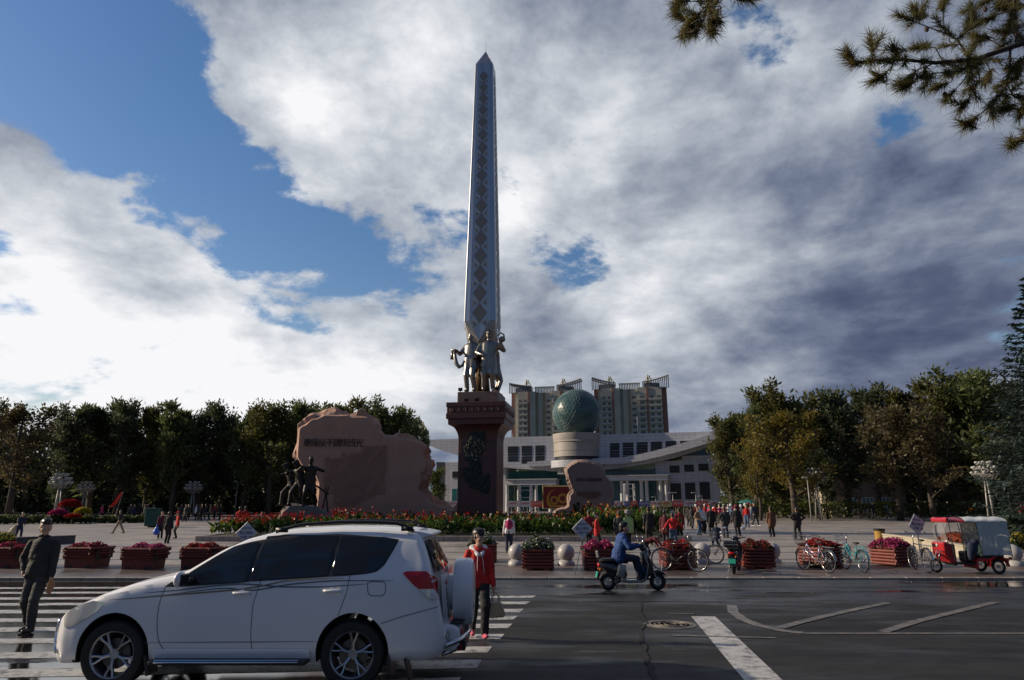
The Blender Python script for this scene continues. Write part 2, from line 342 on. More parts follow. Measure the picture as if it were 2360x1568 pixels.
# road markings -----------------------------------------------------------
def paint(name, c, wear):
    m, N, L, b = nodes_mat(name); tc = N.new('ShaderNodeTexCoord'); b.inputs['Roughness'].default_value = .42
    n = N.new('ShaderNodeTexNoise'); n.inputs['Scale'].default_value = 5; n.inputs['Detail'].default_value = 10; n.inputs['Roughness'].default_value = .75; L.new(tc.outputs['Object'], n.inputs[0])
    r = N.new('ShaderNodeMapRange'); L.new(n.outputs[0], r.inputs[0]); r.inputs[1].default_value = wear; r.inputs[2].default_value = wear+.16
    mx = N.new('ShaderNodeMix'); mx.data_type = 'RGBA'; L.new(r.outputs[0], mx.inputs[0]); mx.inputs[6].default_value = (.06, .06, .06, 1); mx.inputs[7].default_value = (*c, 1); L.new(mx.outputs[2], b.inputs['Base Color'])
    bp = N.new('ShaderNodeBump'); bp.inputs['Strength'].default_value = .4; bp.inputs['Distance'].default_value = .01; n2 = N.new('ShaderNodeTexNoise'); n2.inputs['Scale'].default_value = 120; L.new(tc.outputs['Object'], n2.inputs[0]); L.new(n2.outputs[0], bp.inputs['Height']); L.new(bp.outputs[0], b.inputs['Normal'])
    return m
M_LINE = paint('road_paint', (.50, .49, .47), .36); M_FADE = paint('worn_road_paint', (.22, .19, .16), .42)
cw = MB()
for k, (yr, yl, xr, h) in enumerate(((1376, 1380, 1236, 5), (1390, 1393.5, 1222, 6), (1408, 1410.5, 1207, 8), (1424.5, 1430, 1193, 8.5), (1443, 1451.5, 1181, 10), (1467.5, 1478, 1163, 11.5), (1497.5, 1511, 1134, 14.5), (1530.5, 1552, 1110, 19), (1574, 1604, 1062, 24), (1628, 1668, 1000, 30), (1364, 1367, 900, 4), (1354, 1356, 600, 3.5))):
    a, a2, b, b2 = gp(xr, yr-h/2), gp(xr-10, yr+h/2), gp(60, yl-h/2), gp(60, yl+h/2); n = 40; R0, R1 = [], []
    for i in range(n+1):
        t = i/n*1.25; j1, j2 = (random.Random(k*99+i+o_*7).uniform(-.010, .010) for o_ in (0, 1)); R0.append((a2.x+(b2.x-a2.x)*t, a2.y+(b2.y-a2.y)*t+j1, .004)); R1.append((a.x+(b.x-a.x)*t, a.y+(b.y-a.y)*t+j2, .004))
    cw.grid([R0, R1])
struct('crosswalk_stripes', cw, M_LINE)
def strip(pts, w, z=.004, cut=None):
    P = [gp(*p) for p in pts]; a, b_ = [], []
    for i, p in enumerate(P):
        t = (P[min(i+1, len(P)-1)]-P[max(i-1, 0)]); t.z = 0; t.normalize(); nrm = Vector((-t.y, t.x, 0))*w/2
        a.append((p.x+nrm.x, p.y+nrm.y, z)); b_.append((p.x-nrm.x, p.y-nrm.y, z))
    return [a, b_]
A, B = gp(1620, 1422), gp(1758, 1568); d = (B-A).normalized(); e = Vector((-d.y, d.x, 0)); w1 = (gp(1648, 1422).x-gp(1593, 1422).x)/2*abs(d.y)
P0, P1 = A, A+d*9
struct('lane_line', MB().face([(*(p.xy), .008) for p in (gp(1593, 1422), P1-Vector((w1*1.05, 0, 0)), P1+Vector((w1*1.05, 0, 0)), gp(1648, 1422))]), M_LINE)
fl = MB()
fl.grid(strip([(1687, 1396), (1690, 1412), (1712, 1428), (1748, 1442), (1800, 1454), (1850, 1460)], .2, .0085)).grid(strip([(1850, 1461), (2100, 1461), (2360, 1461), (2700, 1462)], .11, .0085))
fl.grid(strip([(1795, 1449), (1850, 1434), (1930, 1415), (1990, 1402), (2045, 1391)], .17, .012)).grid(strip([(2035, 1458), (2115, 1433), (2200, 1412), (2295, 1389)], .17, .012))
fl.grid(strip([(1540, 1415), (1600, 1416)], .07, .012)).grid(strip([(1550, 1466), (1700, 1470), (1790, 1472)], .07, .012))
struct('worn_lane_markings', fl, M_FADE)
ck = MB(); rr = random.Random(5)
pts = [(1478, 1388), (1474, 1410), (1480, 1422), (1492, 1438), (1476, 1452), (1480, 1470), (1476, 1478), (1486, 1492), (1483, 1503), (1492, 1518), (1490, 1528), (1503, 1540), (1500, 1552), (1510, 1568), (1514, 1590)]
P = []
for i in range(len(pts)-1):
    for t in range(5):
        f = t/5; P.append((pts[i][0]*(1-f)+pts[i+1][0]*f+rr.uniform(-1.8, 1.8), pts[i][1]*(1-f)+pts[i+1][1]*f))
G = [gp(*p) for p in P]
ck.grid([[(g.x-.016-rr.random()*.035*(i/len(G)+.25), g.y, .0125) for i, g in enumerate(G)], [(g.x+.014+rr.random()*.035*(i/len(G)+.25), g.y, .0125) for i, g in enumerate(G)]])
struct('road_crack', ck, mat('crack_black', (.006, .006, .006), .9))
ck = MB()
for y, x0, x1, w in ((17.9, .8, 14, .10), (18.1, -12, -2.2, .09), (16.2, -10, -3.6, .10), (16.8, 6, 20, .06), (14.6, -9.5, -5.5, .07), (15.2, 1.5, 4.6, .06)):
    n = 60; ys = [y+.09*mnoise.noise(Vector((x0+(x1-x0)*i/n, y, 0))*.8) for i in range(n+1)]
    ck.grid([[(x0+(x1-x0)*i/n, ys[i]-w*abs(mnoise.noise(Vector((i*.31, y, 2))))-.01, .0045) for i in range(n+1)], [(x0+(x1-x0)*i/n, ys[i]+w*abs(mnoise.noise(Vector((i*.23, y, 4))))+.01, .0045) for i in range(n+1)]])
struct('road_seam', ck, mat('bitumen_seam', (.012, .012, .013), .12))
# manhole
c = gp(1545, 1440); mh = thing('manhole_cover', 'round cast iron manhole cover in the road beside the broad white line', 'manhole cover', (c.x, c.y, .004))
M_IRON = mat('worn_cast_iron', (.16, .14, .12), .55, .3, var=.4, scale=9, bump=.5)
q = MB().lathe([(0, .004), (.36, .004), (.365, 0)], n=48)
for r in (.34, .27, .19, .1): q.lathe([(r-.012, .004), (r-.009, .011), (r+.009, .011), (r+.012, .004)], n=48)
for i in range(8):
    a = i*math.pi/4; q.box((math.cos(a)*.23, math.sin(a)*.23, .007), (.06, .018, .008), Rz(a))
q.build('lid', M_IRON, mh, 'auto'); MB().lathe([(.372, -.002), (.372, .006), (.44, .006), (.45, -.002)], n=48).build('frame', M_IRON, mh, 'auto')
# ---------------------------------------------------------------- people: tapered limbs merged into one continuous surface
def ik(a, c, l1, l2, pole):
    a, c = Vector(a), Vector(c); d = c-a; L = min(d.length, (l1+l2)*.999); d.normalize()
    x = (l1*l1-l2*l2+L*L)/(2*L); h = math.sqrt(max(0, l1*l1-x*x))
    p = Vector(pole)-d*Vector(pole).dot(d); p.normalize(); return a+d*x+p*h, a+d*L
def capsule(mb, a, b, ra, rb, w=1.0, dp=1.0, n=12):
    a, b = Vector(a), Vector(b); ax = b-a; L = ax.length
    ax = ax.normalized() if L > 1e-6 else Vector((0, 0, 1))
    k = 4; P = []
    for i in range(k+1): t = -math.pi/2+i*math.pi/2/k; P.append((a+ax*ra*math.sin(t), ra*math.cos(t)))
    for i in range(k+1): t = i*math.pi/2/k; P.append((b+ax*rb*math.sin(t), rb*math.cos(t)))
    e1 = Vector((1, 0, 0)); e1 = e1-ax*e1.dot(ax)
    if e1.length < .2: e1 = Vector((0, 0, 1))-ax*ax.z
    e1.normalize(); e2 = ax.cross(e1)
    if L < 1e-6: e1, e2 = Vector((1, 0, 0)), Vector((0, 1, 0))
    rings = [[p+e1*math.cos(2*math.pi*j/n)*max(r, 1e-4)*w+e2*math.sin(2*math.pi*j/n)*max(r, 1e-4)*dp for j in range(n)] for p, r in P]
    m = len(rings); b0 = len(mb.v); mb.grid(rings, wrap=True)
    mb.f += [tuple(b0+j for j in reversed(range(n))), tuple(b0+(m-1)*n+j for j in range(n))]; mb.m += [0, 0]
def blend(name, prims, voxel, smooth=3, nmat=1, dec=None):
    """prims: (a, b, ra, rb, slot[, width, depth]); returns one continuous mesh, each face given the slot of its nearest limb"""
    mb = MB()
    for p in prims: capsule(mb, *p[:4], *(p[5:7] if len(p) > 5 else ()))
    md = [('REMESH', dict(mode='VOXEL', voxel_size=voxel)), ('SMOOTH', dict(iterations=smooth, factor=.5))]
    if dec: md.append(('DECIMATE', dict(ratio=dec)))
    me = mods_to_mesh(mb, md, name)
    if nmat > 1:
        n = len(me.polygons); c = np.zeros(n*3); me.polygons.foreach_get('center', c); c = c.reshape(-1, 3)
        best = np.full(n, 1e9); slot = np.zeros(n, int)
        for p in prims:
            a, b = np.array(p[0], float), np.array(p[1], float); w, d = (p[5], p[6]) if len(p) > 5 else (1, 1)
            ax = b-a; L2 = ax@ax; t = np.clip(((c-a)@ax)/L2, 0, 1) if L2 > 1e-9 else np.zeros(n)
            v = c-(a+t[:, None]*ax); r = p[2]*(1-t)+p[3]*t
            if w != 1 or d != 1: v = v/np.array([w, d, 1])
            q = np.linalg.norm(v, axis=1)-r+(p[7] if len(p) > 7 else 0); k = q < best; best[k] = q[k]; slot[k] = p[4]
        me.polygons.foreach_set('material_index', slot)
    me.shade_smooth(); return me
SK, TO, TR, SH, HA, X2 = 0, 1, 2, 3, 4, 5
def human(lean=0, yaw=0, hands=((-.26, -.03, .80), (.26, -.03, .80)), feet=((-.1, 0, 0), (.1, 0, 0)), hip=.92, hipy=0, coat=0.0, puff=1.0, elbow=((-.5, .8, -.2), (.5, .8, -.2)),
          knee=((0, -1, 0), (0, -1, 0)), head=(0, 0), hat=None, fingers=False, hair='short', female=False, sit=False, skirt=0, face=False, shw=1.0, curl=.35, headtilt=0):
    """a body 1.72 tall facing -Y; lean, yaw, head turn in degrees"""
    P = []; V = Vector
    Rl = Matrix.Rotation(rad(lean), 3, 'X'); pel = V((0, hipy, hip))
    def T(x, y, z): return pel+Rl@(Rz(rad(yaw))@V((x, y, z)))           # torso frame, z measured from the hips
    sw = .185*shw*(.92 if female else 1)
    P.append((pel+V((-.055, 0, 0)), pel+V((.055, 0, 0)), .115, .115, TR, 1, 1))
    P.append((T(0, 0, .02), T(0, 0, .24), .115*puff, .12*puff, TO, 1.32, .92)); P.append((T(0, 0, .22), T(0, .005, .42), .125*puff, .12*puff, TO, 1.42, .9))
    P.append((T(-sw+.03, .01, .452), T(sw-.03, .01, .452), .058*puff, .058*puff, TO)); P.append((T(0, .01, .44), T(0, .0, .53), .085, .06, TO, 1.3, 1))
    if coat:
        for s in (-1, 1): P.append((T(s*.06, .01, .08), T(s*.085, .0, -coat+.03), .125*puff, .118*puff, TO))
        P.append((T(-.08, 0, -coat+.05), T(.08, 0, -coat+.05), .115*puff, .115*puff, TO))
    if skirt: P.append((T(0, 0, 0), T(0, 0, -skirt), .14, .2, X2, 1.2, .95))
    nk = T(0, 0, .50); hc = T(0, -.015, .69)+V((0, 0, -.01)); P.append((nk, hc-V((0, .0, .05)), .056, .052, SK))
    hy, hp = head; Rh = Rz(rad(hy))@Matrix.Rotation(rad(hp), 3, 'X')@Matrix.Rotation(rad(headtilt), 3, 'Y')
    def Hd(x, y, z): return hc+Rh@V((x, y, z))
    P.append((Hd(0, .012, .035), Hd(0, .012, .04), .098, .098, SK, .86, 1.05)); P.append((Hd(0, -.022, -.03), Hd(0, -.03, -.058), .072, .055, SK, .95, 1))
    if face:
        P.append((Hd(0, -.092, .012), Hd(0, -.108, -.018), .010, .016, SK)); P.append((Hd(-.016, -.098, -.022), Hd(.016, -.098, -.022), .008, .008, SK))
        P.append((Hd(-.04, -.082, .032), Hd(.04, -.082, .032), .012, .012, SK)); P.append((Hd(-.02, -.086, -.052), Hd(.02, -.086, -.052), .008, .008, SK)); P.append((Hd(0, -.078, -.085), Hd(0, -.078, -.085), .02, .02, SK))
        for s in (-1, 1): P.append((Hd(s*.048, -.07, -.01), Hd(s*.052, -.05, -.02), .022, .02, SK)); P.append((Hd(s*.083, .01, .02), Hd(s*.082, .015, -.02), .016, .01, SK, .6, 1))
    else:
        P.append((Hd(0, -.095, .0), Hd(0, -.1, -.015), .012, .014, SK))
    if hair:
        P.append((Hd(0, .03, .06), Hd(0, .035, .065), .092, .092, HA, .93, 1.02)); P.append((Hd(0, .05, .0), Hd(0, .05, -.02), .075, .07, HA, 1, .9))
        P.append((Hd(0, -.03, .105), Hd(0, .0, .11), .055, .06, HA, 1.2, 1))
        if hair == 'long': P.append((Hd(0, .05, .02), Hd(0, .075, -.16), .085, .06, HA, 1.1, .8))
        if hair == 'pony': P.append((Hd(0, .10, .06), Hd(0, .15, .0), .035, .035, HA)); P.append((Hd(0, .15, .0), Hd(.0, .14, -.22), .035, .015, HA))
    if hat == 'cap':
        P.append((Hd(0, .01, .10), Hd(0, .01, .105), .092, .09, X2, .95, 1.08)); P.append((Hd(0, -.1, .075), Hd(0, -.14, .068), .045, .04, X2, 1.2, 1))
    if hat == 'sun':
        P.append((Hd(0, .01, .10), Hd(0, .01, .115), .09, .085, X2)); P.append((Hd(0, 0, .07), Hd(0, 0, .072), .15, .15, X2, 1, 1))
    for i, s in enumerate((-1, 1)):
        sh = T(s*sw, .01, .445); hd = V(hands[i]); hd = hd if not sit else hd
        el, hd = ik(sh, hd, .285, .26, elbow[i])
        P.append((sh, el, .062*puff, .052*puff, TO)); P.append((el, el+(hd-el)*.93, .05*puff, .038*puff, TO))
        fd = (hd-el).normalized()
        if fingers:
            wd = V((0, 1, 0)) if abs(fd.z) > .5 else V((0, 0, 1)); wd = (wd-fd*wd.dot(fd)).normalized(); nn = fd.cross(wd)*(-s)
            P.append((hd-fd*.01, hd+fd*.03, .027, .028, SK)); 
            P.append((hd+fd*.03+wd*.028, hd+fd*.075+wd*.03, .018, .016, SK)); P.append((hd+fd*.03-wd*.026, hd+fd*.07-wd*.03, .017, .015, SK)); P.append((hd+fd*.03, hd+fd*.075, .02, .018, SK))
            for k, (o, l) in enumerate(((-.033, .9), (-.012, 1.0), (.011, 1.06), (.033, .85))):
                b0 = hd+fd*.085-wd*o; c1, c2 = curl, curl*2.3
                m1 = b0+(fd*math.cos(c1)+nn*math.sin(c1))*.036*l; m2 = m1+(fd*math.cos(c2)+nn*math.sin(c2))*.034*l
                P.append((b0, m1, .0095, .009, SK)); P.append((m1, m2, .009, .0075, SK))
            t0 = hd+fd*.02+wd*.03; t1 = t0+(fd*.6+wd*.6+nn*.35).normalized()*.045; P.append((t0, t1, .014, .011, SK)); P.append((t1, t1+(fd*.9+nn*.4).normalized()*.03, .011, .009, SK))
        else:
            P.append((hd-fd*.01, hd+fd*.06, .034, .034, SK, .8, 1.1)); P.append((hd+fd*.06, hd+fd*.13, .03, .018, SK, .7, 1))
            P.append((hd+fd*.03, hd+fd*.07+V((0, -.035, 0)), .014, .012, SK))
    for i, s in enumerate((-1, 1)):
        hj = pel+V((s*.085, 0, -.02)); ft = V(feet[i][:3])
        an = ft+V((0, 0, .085))
        kn, an = ik(hj, an, .435, .42, knee[i])
        P.append((hj, kn, .108, .082, TR)); P.append((kn, an+V((0, 0, .02)), .078, .068, TR))
        tw = V((s*.04, -1, 0)).normalized(); up = feet[i][3] if len(feet[i]) > 3 else 0
        toe = an+tw*.17+V((0, 0, -.05+up)); P.append((an+V((0, .045, -.04)), an+tw*.09+V((0, 0, -.045+up*.5)), .045, .04, SH)); P.append((an+tw*.08+V((0, 0, -.045+up*.5)), toe, .042, .034, SH, 1.1, .8))
    return P, Hd
M_SKIN = mat('skin', (.50, .30, .20), .5, var=.08, scale=20); M_HAIR = mat('black_hair', (.012, .010, .010), .4); M_SHOE = mat('black_shoe', (.02, .02, .022), .4)
CL = {}
def cloth(name, c):
    if name not in CL: CL[name] = mat('cloth_'+name, c, .8, var=.25, scale=6, bump=.5, bscale=14)
    return CL[name]
for n, c in dict(black=(.013, .013, .015), charcoal=(.035, .037, .036), navy=(.02, .028, .06), red=(.50, .02, .018), darkred=(.20, .015, .02), pink=(.55, .10, .16), magenta=(.38, .02, .10), white=(.72, .72, .72), cream=(.55, .48, .36), tan=(.30, .20, .11),
                 brown=(.11, .05, .025), blue=(.012, .05, .18), sky=(.10, .40, .60), grey=(.20, .20, .21), denim=(.05, .09, .17), orange=(.55, .18, .02), yellow=(.60, .42, .04), green=(.18, .32, .10), lime=(.35, .5, .2), purple=(.12, .04, .16), olive=(.024, .024, .023), maroon=(.10, .012, .02), khaki=(.25, .21, .15), teal=(.02, .16, .16)).items(): cloth(n, c)
def person(P, top, trousers, label, loc, rz=0, sc=1.0, voxel=.02, extra='grey', shoe=None, group=None, smooth=3, hair=None, dec=None, cat='person'):
    me = blend('person', P, voxel, smooth, 6, dec)
    if voxel < .013:                                            # folds in the cloth
        mi = np.zeros(len(me.polygons), int); me.polygons.foreach_get('material_index', mi); cv = {v for p_, k_ in zip(me.polygons, mi) if k_ in (TO, TR) for v in p_.vertices}
        nv = len(me.vertices); co = np.zeros(nv*3); me.vertices.foreach_get('co', co); co = co.reshape(-1, 3); no = np.zeros(nv*3); me.vertices.foreach_get('normal', no); no = no.reshape(-1, 3)
        for v in cv: q = co[v].copy(); co[v] = q+no[v]*(.011*mnoise.noise(Vector((q[0]*11, q[1]*11, q[2]*6)))+.006*mnoise.noise(Vector((q[0]*5+q[2]*24, q[1]*9, q[2]*16))))
        me.vertices.foreach_set('co', co.ravel())
    for m in (M_SKIN, CL[top], CL[trousers], CL[shoe] if shoe else M_SHOE, hair or M_HAIR, CL[extra]): me.materials.append(m)
    o = obj('person', me, None, loc, rz); o.scale = (sc,)*3; return tag(o, label, cat, group)
# ---------------------------------------------------------------- the obelisk monument
M_RED = mat('red_granite', (.085, .03, .026), .38, var=.3, scale=14, col2=(.12, .045, .038), bump=.05)
M_RED2 = mat('carved_red_granite', (.12, .06, .045), .6, var=.3, scale=14)
M_RED3 = mat('pale_red_granite', (.20, .135, .11), .5, var=.25, scale=10)
M_STEEL = mat('brushed_steel', (.42, .43, .45), .30, 1.0, var=.12, scale=1.2, stretch=(1, 1, .1))
M_STEELD = mat('dark_steel_pattern', (.19, .185, .18), .5, .7)
M_STEELL = mat('satin_steel', (.40, .385, .36), .45, .8)
M_BRZ = mat('green_bronze', (.03, .042, .036), .65, .2, var=.5, scale=6, bump=.8, bscale=14)
M_BRZD = mat('dark_bronze', (.03, .028, .025), .5, .5, var=.5, scale=8, bump=.4, bscale=20)
M_STAT = mat('statue_steel', (.26, .245, .22), .36, 1.0, var=.2, scale=4)
MC = at(1108, 1170, 48.2); MC.z = gz(48.2); TH = rad(-9)
def mz(y, Y=46.6): return at(1108, y, Y).z-MC.z
mon = thing('obelisk_monument', 'tall steel obelisk on a dark red granite pedestal in the middle of the flower bed', 'monument', MC, TH)
def sq(hw, z, ch=0): return [(-hw, -hw, z), (hw, -hw, z), (hw, hw, z), (-hw, hw, z)]
ped = MB(); zc = [mz(y) for y in (905, 928.5, 939, 953.5, 966, 979, 1013)]
zc[0] = mz(905, 47.2)
prof = [(1.37, 0), (1.37, zc[6])]
for i in range(1, 9):
    a = i/8*math.pi/2; prof.append((1.37+.62*(1-math.cos(a)), zc[6]+(zc[5]-zc[6])*math.sin(a)))
prof += [(2.0, zc[4]), (2.12, zc[4]), (2.12, zc[3]), (2.07, zc[3]), (2.07, zc[2]), (2.12, zc[2]), (2.12, zc[1])]
R4 = [sq(r, z) for r, z in prof]
ped.grid([[Vector(p) for p in r] for r in R4], wrap=True); ped.face(sq(2.12, zc[1])); ped.face(list(reversed(sq(1.37, 0))))
P_ = ped.build('pedestal', M_RED, mon, bevel=.02)
MB().box((0, 0, zc[1]+(zc[0]-zc[1])/2), (2.95, 2.95, zc[0]-zc[1])).build('upper_block', M_RED3, mon, bevel=.02)
for k in range(4):                                       # carved frieze, one strip for each side
    fr = MB(); zf = (zc[2]+zc[3])/2; hh = (zc[2]-zc[3])/2
    for i in range(8):
        x = -1.85+3.7*(i+.5)/8; fr.tube([(x+.22*math.cos(t*.7), -2.085, zf+hh*.62*math.sin(t*.7+i*math.pi)) for t in range(9)], .035, 6); fr.ell((x, -2.08, zf), (.09, .05, hh*.5))
        fr.tube([(x-.2, -2.085, zf-hh*.6), (x-.05, -2.085, zf+hh*.1), (x+.1, -2.085, zf-hh*.3), (x+.24, -2.085, zf+hh*.6)], .03, 6)
    fr.xf(Matrix.Rotation(k*math.pi/2, 4, 'Z')).build('frieze', M_RED2, mon, True)
pn = MB()
for s in (-1, 1): pn.box((s*1.18, -1.376, zc[6]/2), (.05, .03, zc[6]-.2))
pn.box((0, -1.376, zc[6]-.08), (2.3, .03, .12)); pn.build('panel_frame', mat('darker_granite', (.05, .028, .026), .35), mon, bevel=.008)
zb = lambda q: mz((760+q/3.017)/1.0407)
xb = lambda q: (q-385)/3.017/1.0407/34.2
rel = [(325,822),(440,822),(438,960),(402,1000),(418,1100),(432,1165),(460,1130),(482,1160),(480,1250),(462,1285),(430,1262),(350,1240),(300,1190),(278,1150),(285,1090),(328,1080),(330,1040),(292,1040),(288,945),(322,920)]
rp = [(xb(a), zb(b)) for a, b in rel]; me = MB(); me.prism(rp, -1.47, -1.36)
def inpoly(x, z, P):
    r = False; j = len(P)-1
    for i in range(len(P)):
        if (P[i][1] > z) != (P[j][1] > z) and x < (P[j][0]-P[i][0])*(z-P[i][1])/(P[j][1]-P[i][1])+P[i][0]: r = not r
        j = i
    return r
rr = random.Random(3)
for i in range(420):
    x, z = rr.uniform(-1, 1), rr.uniform(zb(1285), zb(822))
    if inpoly(x, z, rp): me.ell((x, -1.47, z), (rr.uniform(.03, .09), rr.uniform(.03, .07), rr.uniform(.04, .14)), 7, 5)
for i in range(60):
    x, z = rr.uniform(-1, 1), rr.uniform(zb(1285), zb(822))
    if inpoly(x, z, rp): a = rr.uniform(0, 6); me.tube([(x+.12*math.cos(a+t*.8), -1.5, z+.16*math.sin(a+t*.8)) for t in range(5)], .022, 5)
me.build('bronze_relief', M_BRZ, mon, 'auto')
# shaft
ztip, zsh, zcor, zv = mz(115, 48), mz(141, 47.2), mz(738, 46.9), mz(772, 46.9)
def hw(z): t = (z-zcor)/(zsh-zcor); return 1.22*(1-t)+.74*t
sh = MB(); 
def ring(z):
    h = hw(z); c = h*.62; f = h*1.0; e = h*.93                            # shallow fold beside the middle band, bevelled corners
    r = [(-h*.96, -e), (-c, -f), (-.02, -f*.985), (.02, -f*.985), (c, -f), (h*.96, -e)]; out = []
    for k in range(4):
        q = Matrix.Rotation(k*math.pi/2, 3, 'Z'); out += [q@Vector((x, y, z)) for x, y in r]
    return out
sh.grid([ring(zcor+(zsh-zcor)*i/12) for i in range(13)], wrap=True)
top = ring(zsh); n0 = len(top)
for i in range(n0): sh.face([top[i], top[(i+1) % n0], Vector((0, 0, ztip))])
for k in range(4):                                         # each face ends below in a point
    q = Matrix.Rotation(k*math.pi/2, 3, 'Z'); r = ring(zcor)[0:6]; tip = Vector((0, -1.15, zv-.35))
    for i in range(5): sh.face([q@r[i], q@tip, q@r[i+1]])
sh.build('shaft', M_STEEL, mon)
MB().tube([(0, 0, ztip-.2), (0, 0, ztip+1.0)], [.018, .008], 6).build('lightning_rod', M_STEELD, mon)
fl = MB()                                                  # curled undersides at the corners
hc_ = hw(zcor); zt_f = zv-.35
for k in range(4):
    q = Matrix.Rotation(k*math.pi/2, 3, 'Z'); Cc = Vector((hc_*.95, -hc_*.94, zcor)); tF, tS = Vector((.03, -1.13, zt_f)), Vector((1.13, -.03, zt_f)); co_ = Vector((.50, -.50, zt_f-1.3)); rows = []
    for i in range(9):
        t = i/8; L_, R__ = Cc.lerp(tF, t), Cc.lerp(tS, t); ct = Cc.lerp(co_, t**.85)+Vector((.16, -.16, 0))*math.sin(math.pi*t)
        rows.append([q@(L_*(1-s)**2+ct*2*s*(1-s)+R__*s*s) for s in [j/8 for j in range(9)]])
    b_ = rows[-1]; lowr = [q@Vector((.08+.42*math.sin(math.pi*.5*s), -.08-.42*math.cos(math.pi*.5*s), zt_f-1.9)) for s in [j/8 for j in range(9)]]
    rows += [[p.lerp(l, u)*1 for p, l in zip(b_, lowr)] for u in (.4, .75, 1)]
    fl.grid(rows)
fl.build('curled_base', M_STEELL, mon, True)
MB().tube([(0, 0, zc[0]), (0, 0, zc[0]+2.2), (0, 0, zv+.6)], [.62, .42, .5], 16).build('core', mat('bronze_core', (.13, .09, .05), .5, .8), mon, True)
for k in range(4):                                         # diamond lattice band on each face
    q = Matrix.Rotation(k*math.pi/2, 4, 'Z'); d1, d2 = MB(), MB(); z = zcor-.2; i = 0
    while z < zsh-1.0:
        h = hw(z); u = h*1.28; w = h*.46; y = -(h*1.0+.012); y2 = -(hw(z+u)+.012); ym = (y+y2)/2
        d1.face([(0, y, z), (w, ym, z+u/2), (0, y2, z+u), (-w, ym, z+u/2)])
        for s in (-1, 1):
            d1.face([(s*w*.12, y-.004, z+u*.02), (s*w, y-.004, z-u*.22), (s*w, ym-.004, z+u*.30)][::s], 1)
            d1.face([(s*w*.5, y-.006, z-u*.02), (s*w*.86, y-.006, z-u*.14), (s*w*.86, y-.006, z+u*.14)][::s])
        z += u; i += 1
    d1.xf(q).build('lattice', [M_STEELD, M_STEELL], mon)
# statues at the foot of the shaft
def statue(label, P, extra, x, y, rz, sc):
    M = Matrix.Translation((MC.x, MC.y, MC.z+zc[0]+.02))@Matrix.Rotation(TH, 4, 'Z')
    me = blend('statue', P, .03, 2); me.materials.append(M_STAT)
    o = obj('statue', me, None, M@Vector((x, y, 0)), rz+TH); o.scale = (sc,)*3; tag(o, label, 'statue', 'steel figures at the foot of the obelisk'); return o
P, _ = human(hands=((-.34, -.32, 1.20), (.20, -.12, 1.0)), elbow=((-.3, 1, -.8), (.6, .6, -.2)), feet=((-.1, -.02, 0), (.12, 0, 0)), head=(-25, 0), coat=.26, face=True, hair='long', female=True, puff=1.22)
s1 = statue('steel figure holding a large looped horn on the pedestal', P, None, -.66, -.85, rad(-10), 2.52)
hn = MB().tube([(-.38, -.32, 1.20), (-.36, -.33, 1.0), (-.31, -.34, .80), (-.22, -.34, .70), (-.13, -.32, .74), (-.08, -.3, .88)], [.045, .05, .06, .055, .045, .03], 10).tube([(-.46, -.3, 1.22), (-.47, -.3, .95)], [.03, .055], 8).tube([(-.50, -.3, 1.23), (-.30, -.28, 1.20)], .03, 8)
hn.build('horn', M_STAT, s1, True)
P, _ = human(hands=((-.16, -.24, 1.02), (.34, -.06, 1.40)), elbow=((-1, .4, -.4), (1, .2, -.6)), feet=((-.13, -.04, 0), (.13, .02, 0)), head=(8, -4), coat=.42, puff=1.32, face=True, hat='cap', shw=1.1)
s2 = statue('steel figure in a long coat with a round load on one shoulder', P, None, .66, -1.0, rad(4), 2.56)
MB().ell((.38, -.02, 1.5), (.10, .10, .09)).tube([(.26, 0, 1.60), (.34, 0, 1.70), (.43, 0, 1.64), (.45, 0, 1.5)], .025, 8).build('load', M_STAT, s2, True)
P, _ = human(hands=((-.3, 0, 1.5), (.3, -.02, .9)), feet=((-.1, 0, 0), (.1, 0, 0)), coat=.3)
s3 = statue('steel figure on the far side of the pedestal behind the other two', P, None, .9, .8, rad(120), 2.3)
M_FLOOD = mat('floodlight_black', (.02, .02, .02), .4)
def floodlight(x, y, z, rz, label, g, sc=1.0):
    t = thing('floodlight', label, 'floodlight', (x, y, z), rz, g)
    MB().box((0, 0, .2), (.3*sc, .14*sc, .22*sc), Matrix.Rotation(.5, 3, 'X')).build('housing', M_FLOOD, t, bevel=.01); MB().box((0, 0, .05), (.05, .05, .12)).build('bracket', M_FLOOD, t)
M = Matrix.Translation((MC.x, MC.y, MC.z))@Matrix.Rotation(TH, 4, 'Z')
for x, y, z, l in ((-1.3, -1.35, zc[0], 'black floodlight on the block at the horn player statue\'s feet'), (1.35, -1.3, zc[0], 'black floodlight on the block beside the coat statue'),
                   (-.75, -1.8, zc[1], 'black floodlight on the pedestal ledge under the horn player statue'), (.0, -1.8, zc[1], 'black floodlight at the middle of the pedestal ledge')):
    p = M@Vector((x, y, z)); floodlight(p.x, p.y, p.z, TH, l, 'floodlights on the pedestal')
